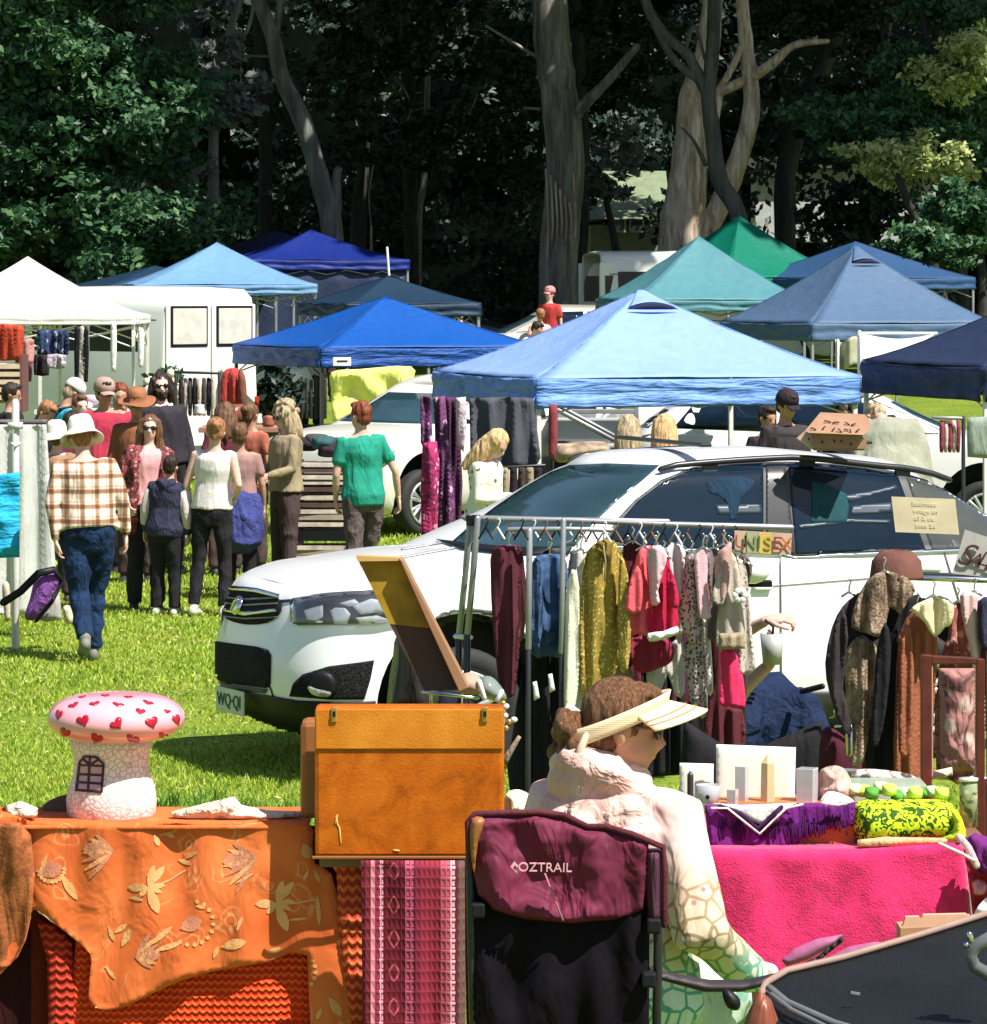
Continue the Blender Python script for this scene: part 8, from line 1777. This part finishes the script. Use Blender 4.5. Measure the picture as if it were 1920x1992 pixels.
# things on the box
Yk = Yx+.12
soft('display_board', 'blank white card propped upright on the orange box', 'board', M('card_white', (.82, .81, .74), rough=.7, var=.04), [(1393, 1448), (1548, 1454), (1546, 1566), (1393, 1562)], Yk+.1, .012, smooth=1)
soft('display_board', 'smaller white card beside the seated person profile', 'board', M('card_white', (.82, .81, .74)), [(1322, 1484), (1388, 1486), (1388, 1556), (1322, 1556)], Yk+.16, .012, smooth=1)
CR = M('crystal_clear', (.62, .63, .66), rough=.1, coat=1, trans=.35)
def prism(name, label, mat, x0, x1, ytop, ybot, tip=0, Yd=Yk, n=6, cat='crystal', taper=1):
    c = P((x0+x1)/2, ybot, Yd); r = (x1-x0)/2*Yd/F; h = (ybot-ytop)*Yd/F; hs = h*(1-tip)
    mb = MB(); vs = []; 
    for z, q in ((0, r), (hs, r*taper)): vs += [(c.x+q*math.cos(2*math.pi*i/n+.4), c.y+q*math.sin(2*math.pi*i/n+.4), c.z+z) for i in range(n)]
    fs = [(i, (i+1) % n, n+(i+1) % n, n+i) for i in range(n)]+[tuple(range(n-1, -1, -1))]
    if tip: vs.append((c.x, c.y, c.z+h)); fs += [(n+i, n+(i+1) % n, 2*n) for i in range(n)]
    else: fs.append(tuple(range(n, 2*n)))
    mb.add(vs, fs); return tag(mb.build(name, mat, smooth=False, bevel=.0015), label, cat)
prism('crystal_tower', 'honey coloured pointed crystal tower before the white card', M('crystal_honey', (.62, .47, .26), rough=.2, coat=1), 1477, 1510, 1465, 1570, .18, taper=.86)
prism('crystal_block', 'clear glass block left of the honey crystal tower', CR, 1428, 1458, 1490, 1570, .0, n=4)
prism('crystal_block', 'low clear glass block at the foot of the taller one', CR, 1412, 1438, 1535, 1570, .0, n=4, Yd=Yk-.06)
prism('crystal_tower', 'small dark crystal tower left of the clear bowl', M('crystal_dark', (.05, .04, .05), rough=.2), 1336, 1350, 1498, 1556, .15, Yd=Yk+.02)
prism('glass_box', 'pale translucent box right of the white card', M('box_translucent', (.5, .5, .55), rough=.15, coat=.5), 1546, 1594, 1494, 1570, 0, n=4, taper=1.02, cat='box')
mb = MB(); c = P(1378, 1568, Yk-.05); mb.lathe([(0, 0), (.032, 0), (.042, .07), (.038, .07), (.03, .012)], c, n=20); b = tag(mb.build('glass_bowl', CR), 'clear glass tumbler with a dark speck left of the glass blocks', 'tumbler'); 
mb = MB(); mb.ell(c+Vector((-.005, -.038, .035)), (.007, .003, .008), 8, 6); mb.build('speck', BLACK, b)
soft('pink_bundle', 'pinkish wrapped bundle right of the translucent box', 'bundle', cloth('bundle_pink', (.6, .38, .32), fold=1), [(1594, 1550), (1592, 1505), (1615, 1490), (1640, 1494), (1656, 1520), (1650, 1552), (1620, 1560)], Yk+.05, .16, step=6, wr=.06)
soft('white_bundle', 'small white crumpled tissue below the pinkish bundle', 'tissue', SH_W2, [(1594, 1562), (1610, 1540), (1640, 1545), (1662, 1560), (1640, 1572), (1600, 1574)], Yk-.1, .08, step=6, wr=.05)
mb = MB(); a, b = P(1652, 1522, Yk+.3), P(1800, 1560, Yk+.3); mb.box(((a.x+b.x)/2, Yk+.3, (a.z+b.z)/2), (b.x-a.x, .25, a.z-b.z)); tag(mb.build('green_tray', M('tray_green', (.45, .55, .42), rough=.3, coat=.4), smooth=False, bevel=.008), 'pale green plastic tray behind the lime cloth roll', 'tray')
rg = random.Random(3)
for i in range(11):
    x = 1662+i*17; y = 1540+rg.uniform(-8, 8)
    soft('green_parcel', ['pale green parcel in the tray above the lime roll', 'bright lime parcel in the tray above the lime roll', 'dark green parcel in the tray above the lime roll'][i % 3], 'parcel', [cloth('parcel_pale', (.55, .7, .4)), cloth('parcel_lime', (.6, .8, .12)), cloth('parcel_green', (.1, .3, .05))][i % 3], rc(x-13, y-10, x+13, y+11), Yk+.02+rg.uniform(-.05, .05), .1, 'green parcels in the tray, shade %d' % (i % 3), step=6)
t = thing('bottle', 'tall patterned glass cylinder beside the dark wooden frame', 'bottle', P(1882, 1610, Yk)); mb = MB(); c = P(1884, 1608, Yk); mb.lathe([(0, 0), (.03, 0), (.03, .14), (.024, .15), (0, .15)], c, n=20); mb.build('cylinder', pattern('cyl_print', floral((.3, .35, .2), (.6, .5, .3), (.1, .12, .05), 30), rough=.2, fold=0), t); mb = MB(); mb.lathe([(0, .15), (.032, .15), (.032, .16), (0, .16)], c, n=20); mb.build('lid', M('lid_pale', (.6, .6, .5)), t)
# wooden frames
FR = M('wood_mahogany', (.10, .018, .012), rough=.4, var=.35, vs=9, bump=.2)
Yw = Yt+.75
t = thing('wooden_frame', 'dark mahogany picture frame standing open before the coats', 'frame', P(1850, 1640, Yw))
for x0, y0, x1, y1 in ((1793, 1274, 1813, 1640), (1900, 1282, 1916, 1660), (1813, 1276, 1900, 1292)): plate('rail' if x1-x0 > 40 else 'stile', FR, [(x0, y0), (x1, y0+(x1-x0)*.05), (x1, y1), (x0, y1)], Yw, .04, t, bevel=.003)
plate('glass_line', M('wood_pale', (.55, .3, .22)), [(1812, 1294), (1815, 1294), (1815, 1510), (1812, 1510)], Yw+.005, .01, t)
t = thing('wooden_frame', 'second mahogany frame cut off by the right edge of the photo', 'frame', P(1930, 1640, Yw+.1))
for x0, y0, x1, y1 in ((1922, 1268, 1940, 1650), (1880, 1520, 1925, 1700)): plate('stile', FR, [(x0, y0), (x1, y0), (x1, y1), (x0, y1)], Yw+.1, .05, t, bevel=.003)
soft('boxed_goods', 'pinkish boxed goods seen through the mahogany frame', 'goods', pattern('goods_pink', floral((.35, .16, .14), (.6, .42, .38), (.12, .05, .05), 9), fold=.8), [(1826, 1300), (1896, 1300), (1896, 1500), (1830, 1500)], Yw+1.1, .1, smooth=1, step=9, wr=.05)
soft('pale_block', 'cream slab low behind the mahogany frame', 'block', M('slab_cream', (.7, .55, .4)), [(1806, 1502), (1852, 1492), (1854, 1508), (1808, 1518)], Yw+.3, .08, smooth=1)

# ================================================================== seated person and camp chair
Yq = 9.0
def hoodiemat(n, l, v):
    s_ = nd(n, l, 'SeparateXYZ', {0: v}); z = nd(n, l, 'MapRange', {'Value': s_.outputs['Z'], 1: .75, 2: 1.48}).outputs[0]
    base = ramp(n, l, z, [(0, (.5, .72, .6)), (.28, (.6, .75, .62)), (.45, (.66, .56, .4)), (.62, (.72, .5, .36)), (.8, (.8, .56, .5)), (1, (.82, .5, .45))])
    line = ramp(n, l, z, [(0, (.06, .3, .24)), (.35, (.12, .38, .28)), (.5, (.3, .22, .12)), (1, (.5, .35, .2))])
    e = voro(n, l, v, 21, feature='DISTANCE_TO_EDGE'); m_ = ramp(n, l, e, [(.05, (1, 1, 1)), (.10, (0, 0, 0))])
    zone = ramp(n, l, z, [(.0, (1, 1, 1)), (.66, (1, 1, 1)), (.74, (0, 0, 0))]); mm = nd(n, l, 'Mix', {0: 1.0}, data_type='RGBA', blend_type='MULTIPLY'); l.new(m_, mm.inputs[6]); l.new(zone, mm.inputs[7])
    c = mixc(n, l, mm.outputs[2], base, line)
    sp = ramp(n, l, voro(n, l, v, 13), [(.07, (1, 1, 1)), (.1, (0, 0, 0))]); return mixc(n, l, sp, c, (.5, .2, .22))
def finehair(n, l, v):
    v2 = nd(n, l, 'Mapping', {'Vector': v, 'Scale': (130, 130, 16)}).outputs[0]; a = nd(n, l, 'TexNoise', {'Vector': v2, 'Scale': 1, 'Detail': 7, 'Roughness': .7, 'Distortion': 1.2}).outputs['Fac']
    return ramp(n, l, a, [(.32, (.05, .022, .010)), (.5, (.17, .08, .04)), (.7, (.42, .2, .09))]), a
HR_FINE = pattern('hair_fine', finehair, rough=.4, bump=1, fold=0)
HOOD = pattern('hoodie_print', hoodiemat, rough=.85, fold=.5, fs=(6, 6, 4))
VIS = pattern('visor_straw', lambda n, l, v: (ramp(n, l, wave(n, l, v, 60, 'Z', .5), [(.3, (.76, .58, .36)), (.6, (.82, .67, .44))]), wave(n, l, v, 60, 'Z', .5)), rough=.7, bump=.12, fold=0)
def seated(t, d):
    k, HD, TR, RH = d['k'], d['HD'], d['TR'], d['RH']
    mb = MB()   # thick hood folded round the neck
    pts = [HD((math.cos(a)*.115, .01+math.sin(a)*.115, .005+.035*math.sin(a))) for a in [R(q) for q in range(-50, 231, 20)]]
    mb.tube(pts, [.03*k]+[.043*k]*(len(pts)-2)+[.03*k], n=12)
    mb.tube([TR((-.13, .10, 1.43)), TR((0, .16, 1.38)), TR((.13, .10, 1.43))], [.045*k, .05*k, .045*k], n=12); mb.tube([TR((-.07, .12, 1.40)), TR((0, .15, 1.24)), TR((.07, .12, 1.40))], [.045*k, .03*k, .045*k], n=12)
    mb.ell(HD((0, .045, -.005)), (.135, .125, .065), 20, 12); mb.ell(HD((0, .085, .03)), (.11, .07, .05), 20, 12); mb.ell(TR((0, .10, 1.38)), (.16, .085, .10), 18, 12)
    mb.ell(TR((0, .085, 1.405)), (.185, .085, .085), 18, 12); mb.ell(TR((0, .03, 1.44)), (.12, .10, .05), 16, 10)
    link('hood', blobmesh(mb, .008, 4, amp=.008, sc=9, stretch=(1, 1, 1)), pattern('hood_pink', lambda n, l, v: ramp(n, l, nd(n, l, 'TexNoise', {'Vector': v, 'Scale': 7, 'Detail': 4}).outputs['Fac'], [(.4, (.72, .4, .34)), (.6, (.82, .6, .52))]), fold=.7, fs=(9, 9, 9)), t, local=True, fix=False)
    # low messy bun
    mb = MB(); rg = random.Random(2)
    for i in range(26): mb.ell(HD((rg.uniform(-.05, .05), .12+rg.uniform(-.035, .045), .09+rg.uniform(-.05, .055))), (.026*k, .026*k, .026*k), 8, 6)
    link('hair_bun', blobmesh(mb, .006, 1, amp=.008, sc=30), HR_FINE, t, local=True, fix=False)
    mb = MB(); mb.tube([HD((-.075, .105, .11)), HD((-.085, .115, .075)), HD((-.08, .118, .04))], [.008*k, .011*k, .009*k], n=8); mb.build('hair_clip', M('clip_peach', (.85, .55, .38), rough=.3), t, local=True)
    # straw visor: band round the head, higher at the front, and a curved peak
    mb = MB(); N = 40
    def bandp(u, v):
        a = 2*math.pi*u; x = math.sin(a)*(.098+.003*v); y = .022-math.cos(a)*(.120+.003*v); f = (1+math.cos(a))/2
        return tuple(HD((x, y, .085+.145*f+(v-.5)*.048)))
    mb.grid(bandp, N, 3); mb.build('visor_band', VIS, t, local=True, solid=.004)
    mb = MB()
    def peak(u, v):
        a = (u-.5)*2*1.25; r = .0+v; x = math.sin(a)*(.100+.035*r); y = .022-math.cos(a)*.122-r*.105*math.cos(a)**.7
        return tuple(HD((x, y, .085+.145*(1+math.cos(a))/2-.006-.008*r-.02*r*math.sin(a)**2)))
    mb.grid(peak, 24, 8); pk = mb.build('visor_peak', VIS, t, local=True, solid=.004)
    for rr__ in (.45, .7):
        mb = MB(); mb.tube([Vector(peak(i/24, rr__))+RH @ Vector((0, 0, .003)) for i in range(25)], .0022, n=5); mb.build('peak_stripe', M('visor_brown', (.4, .22, .1)), pk, local=True)
    # glasses seen side-on
    mb = MB()
    for s_ in (-1, 1):
        mb.tube([HD((s_*.033+.022*math.cos(a), -.088, .143+.018*math.sin(a))) for a in [i*math.pi/6 for i in range(13)]], .0025*k, n=5, caps=False); mb.tube([HD((s_*.055, -.085, .148)), HD((s_*.08, .01, .15))], .0028*k, n=5)
    mb.build('spectacles', BLACK, t, local=True)
    mb = MB(); mb.tube([TR((-.0, .125, 1.33)), TR((-.10, .12, 1.40)), TR((-.20, .06, 1.44))], .004, n=5); mb.build('seam', M('seam_tan', (.3, .15, .1)), t, local=True)
hx = (1226-960)/F*Yq
person('seated person in a straw visor and pastel print hoodie, seen from behind in profile', (hx-.05, Yq, 0), R(138), 1.70, lean=4, zoff=-.06, top=('jacket', HOOD, 'hoodie'), bottom=('pants', pattern('trousers_mint', floral((.42, .56, .46), (.15, .3, .22), (.5, .6, .48), 10), fold=.8)),
       hair=('short', HR_FINE), headyaw=-44, headpitch=6, vox=.0085, build_=1.40, slv=1.4, glasses=True, skinm=SK_B, extras=seated, handcurl=.8,
       arms=(((-.13, .05, -.27), (-.13, -.19, -.40)), ((.10, .0, -.28), (.08, -.22, -.36))), legs=(((-.06, -.42, .02), (-.08, -.44, -.42)), ((.06, -.42, .02), (.08, -.44, -.42))), neckline=.02)
Yh = 8.42
t = thing('camp_chair', 'maroon and black folding camp chair in front of the striped cloth', 'chair', XY(1100, Yh))
MAR = M('nylon_maroon', (.15, .014, .045), rough=.72, fold=1, fs=(7, 7, 3), var=.35, vs=5, spec=.3); NB = M('nylon_black', (.006, .0035, .007), rough=.8, fold=.5, fs=(5, 5, 2), var=.4, spec=.12)
upper = [(912, 1592), (930, 1586), (985, 1586), (1048, 1584), (1095, 1590), (1140, 1612), (1175, 1612), (1225, 1626), (1262, 1642), (1258, 1700), (1250, 1770), (1200, 1788), (1110, 1796), (1020, 1788), (960, 1770), (930, 1740), (918, 1680)]
bk = puff('backrest', MAR, upper, Yh, .04, t, step=7, fold=.035, fx=.016, fy=.012, smooth=1, wr=.006, seed=4)
puff('lower_back', NB, [(908, 1640), (930, 1690), (960, 1715), (1110, 1740), (1250, 1715), (1264, 1760), (1262, 2060), (915, 2060)], Yh+.03, .04, t, step=12, fold=.03, fx=.02, fy=.006, smooth=1)
puff('side_panel', M('nylon_plum', (.09, .02, .05), rough=.6, fold=.9), [(1250, 1650), (1292, 1650), (1292, 1790), (1262, 1795), (1254, 1720)], Yh+.01, .05, t, step=8, smooth=1, fold=.03)
puff('corner_patch', M('leather_brown', (.30, .11, .03)), [(918, 1592), (945, 1596), (930, 1640), (922, 1700), (914, 1640)], Yh-.02, .03, t, step=6)
def rods(name, pts, r, m): mb = MB(); mb.tube(pts, r, n=10); return mb.build(name, m, t)
rods('piping', [P(x, y, Yh-.01) for x, y in [(914, 1690), (910, 1600), (922, 1584), (960, 1582), (1048, 1580), (1098, 1586), (1142, 1608), (1178, 1608), (1228, 1622), (1290, 1648), (1294, 1700), (1292, 1800)]], .0075, C_DKM)
rods('frame_tube', [P(1283, 1660, Yh+.02), P(1280, 1850, Yh+.02), P(1276, 2060, Yh+.03)], .011, M('tube_black', (.03, .03, .032), rough=.4, metal=.3)); rods('frame_tube', [P(914, 1640, Yh+.02), P(918, 1850, Yh+.02), P(924, 2060, Yh+.03)], .011, M('tube_black', (.03, .03, .032)))
for x, y in ((1272, 1800), (1262, 1905), (930, 1770)): mb = MB(); mb.box(P(x, y, Yh-.01), (.034, .035, .036)); mb.build('joint', BLACK, t, smooth=False, bevel=.006)
puff('armrest', M('arm_black', (.02, .012, .018), rough=.6), [(1262, 1880), (1300, 1892), (1380, 1906), (1450, 1906), (1530, 1888), (1590, 1860), (1642, 1818), (1640, 1832), (1580, 1880), (1500, 1915), (1440, 1930), (1370, 1930), (1290, 1908), (1262, 1898)], Yh+.1, .06, t, step=7, smooth=1)
puff('arm_mesh', M('mesh_mauve', (.36, .10, .22), rough=.7), [(1520, 1868), (1545, 1846), (1590, 1826), (1640, 1818), (1620, 1840), (1570, 1868), (1530, 1880)], Yh+.2, .03, t, step=7, smooth=1)
puff('arm_mesh', M('mesh_mauve', (.36, .10, .22)), [(1600, 1868), (1650, 1842), (1700, 1832), (1752, 1836), (1700, 1852), (1640, 1876)], Yh+.35, .03, t, step=7, smooth=1)
LOGO = M('logo_pink', (.72, .36, .42), rough=.5)
lb = Yh-.075
textmesh('OZTRAIL', .0195*1.5, LOGO, bk, face_cam(P(1060, 1688, lb), 0, R(-1)) @ Matrix.Scale(1.05, 4, (1, 0, 0)), depth=.0035)
plate('diamond', LOGO, [(993, 1686), (1000, 1676), (1013, 1689), (1006, 1699)], lb, .004, bk); plate('diamond', M('nylon_maroon', (.2, .02, .06)), [(999, 1687), (1002, 1683), (1007, 1689), (1004, 1692)], lb-.001, .003, bk)
rods('stitch', [P(1060, 1700, Yh-.05), P(1075, 1740, Yh-.05), P(1095, 1790, Yh-.04)], .0025, M('stitch_pink', (.45, .14, .2)))
# ---- black instrument case, bottom right
t = thing('instrument_case', 'black domed case with a brown corner filling the bottom right corner', 'case', XY(1750, 8.0))
ol = [(1430, 2060), (1462, 1975), (1490, 1912), (1530, 1888), (1640, 1862), (1790, 1818), (1990, 1755), (1990, 2060)]
yf = lambda x, y: (1960-y)*.0032
lid = puff('lid', M('case_black', (.007, .009, .010), rough=.5, bump=.3, bs=200, var=.4, vs=3, spec=.25), ol, 7.7, .12, t, step=14, smooth=1, yfn=yf)
mb = MB(); mb.tube([P(x, y, 7.7+yf(x, y)-.03) for x, y in [(1462, 1975), (1490, 1912), (1530, 1888), (1640, 1862), (1790, 1818), (1990, 1755)]], .008, n=8); mb.build('rim', M('rim_tan', (.3, .2, .16), rough=.4), t)
mb = MB(); mb.tube([P(x, y, 7.62+yf(x, y)-.03) for x, y in [(1496, 1922), (1530, 1950), (1620, 1990), (1720, 2020), (1800, 2050)]], .009, n=8); mb.tube([P(x, y, 7.62+yf(x, y)-.03) for x, y in [(1500, 1935), (1540, 1965), (1620, 2004), (1700, 2035)]], .006, n=8); mb.build('bead', M('rim_grey', (.2, .22, .22), rough=.3, metal=.3), t)
puff('corner_leather', M('leather_rust', (.22, .06, .03), rough=.45, fold=.6), [(1425, 2060), (1455, 1970), (1478, 1925), (1500, 1945), (1520, 2000), (1530, 2060)], 7.6, .1, t, step=9, smooth=1)
mb = MB(); mb.tube([P(x, y, 7.55) for x, y in [(1930, 1822), (1900, 1838), (1888, 1858), (1896, 1880), (1930, 1900)]], .014, n=8); mb.build('handle', M('handle_grey', (.12, .13, .14), rough=.3), t)
mb = MB(); mb.tube([P(x, y, 7.53) for x, y in [(1886, 1816), (1890, 1830)]], .006); mb.ell(P(1880, 1838, 7.55), (.006, .006, .006), 8, 6); mb.build('clasp', CHROME, t)
mb = MB(); mb.box(P(1664, 1932, 7.66), (.02, .004, .005), mat=Matrix.Rotation(R(10), 3, 'Y')); mb.build('fleck', M('fleck_grey', (.2, .22, .24)), t, smooth=False)
# cardboard tray and white bag at right edge
t = thing('cardboard_tray', 'flattened peach cardboard tray lying behind the black case', 'tray', P(1830, 1830, 9.3))
plate('top_flap', M('card_peach', (.72, .40, .28), rough=.8), [(1756, 1803), (1762, 1784), (1788, 1783), (1792, 1788), (1796, 1780), (1880, 1778), (1895, 1790), (1840, 1796), (1826, 1801)], 9.3, .02, t)
plate('side_flap', M('card_brown', (.42, .22, .12), rough=.8), [(1752, 1806), (1826, 1803), (1895, 1790), (1895, 1800), (1830, 1816), (1752, 1840)], 9.35, .1, t)
soft('white_bag', 'crumpled white cloth at the right edge beside the cardboard tray', 'cloth', SH_W2, [(1892, 1788), (1904, 1762), (1930, 1740), (1960, 1740), (1960, 1780), (1900, 1800)], 9.2, .12, step=7, wr=.06)
soft('dark_device', 'dark handheld device by the knees of the seated person', 'device', BLACK, [(1405, 1930), (1420, 1926), (1440, 1945), (1436, 1965), (1415, 1960)], 8.3, .03)
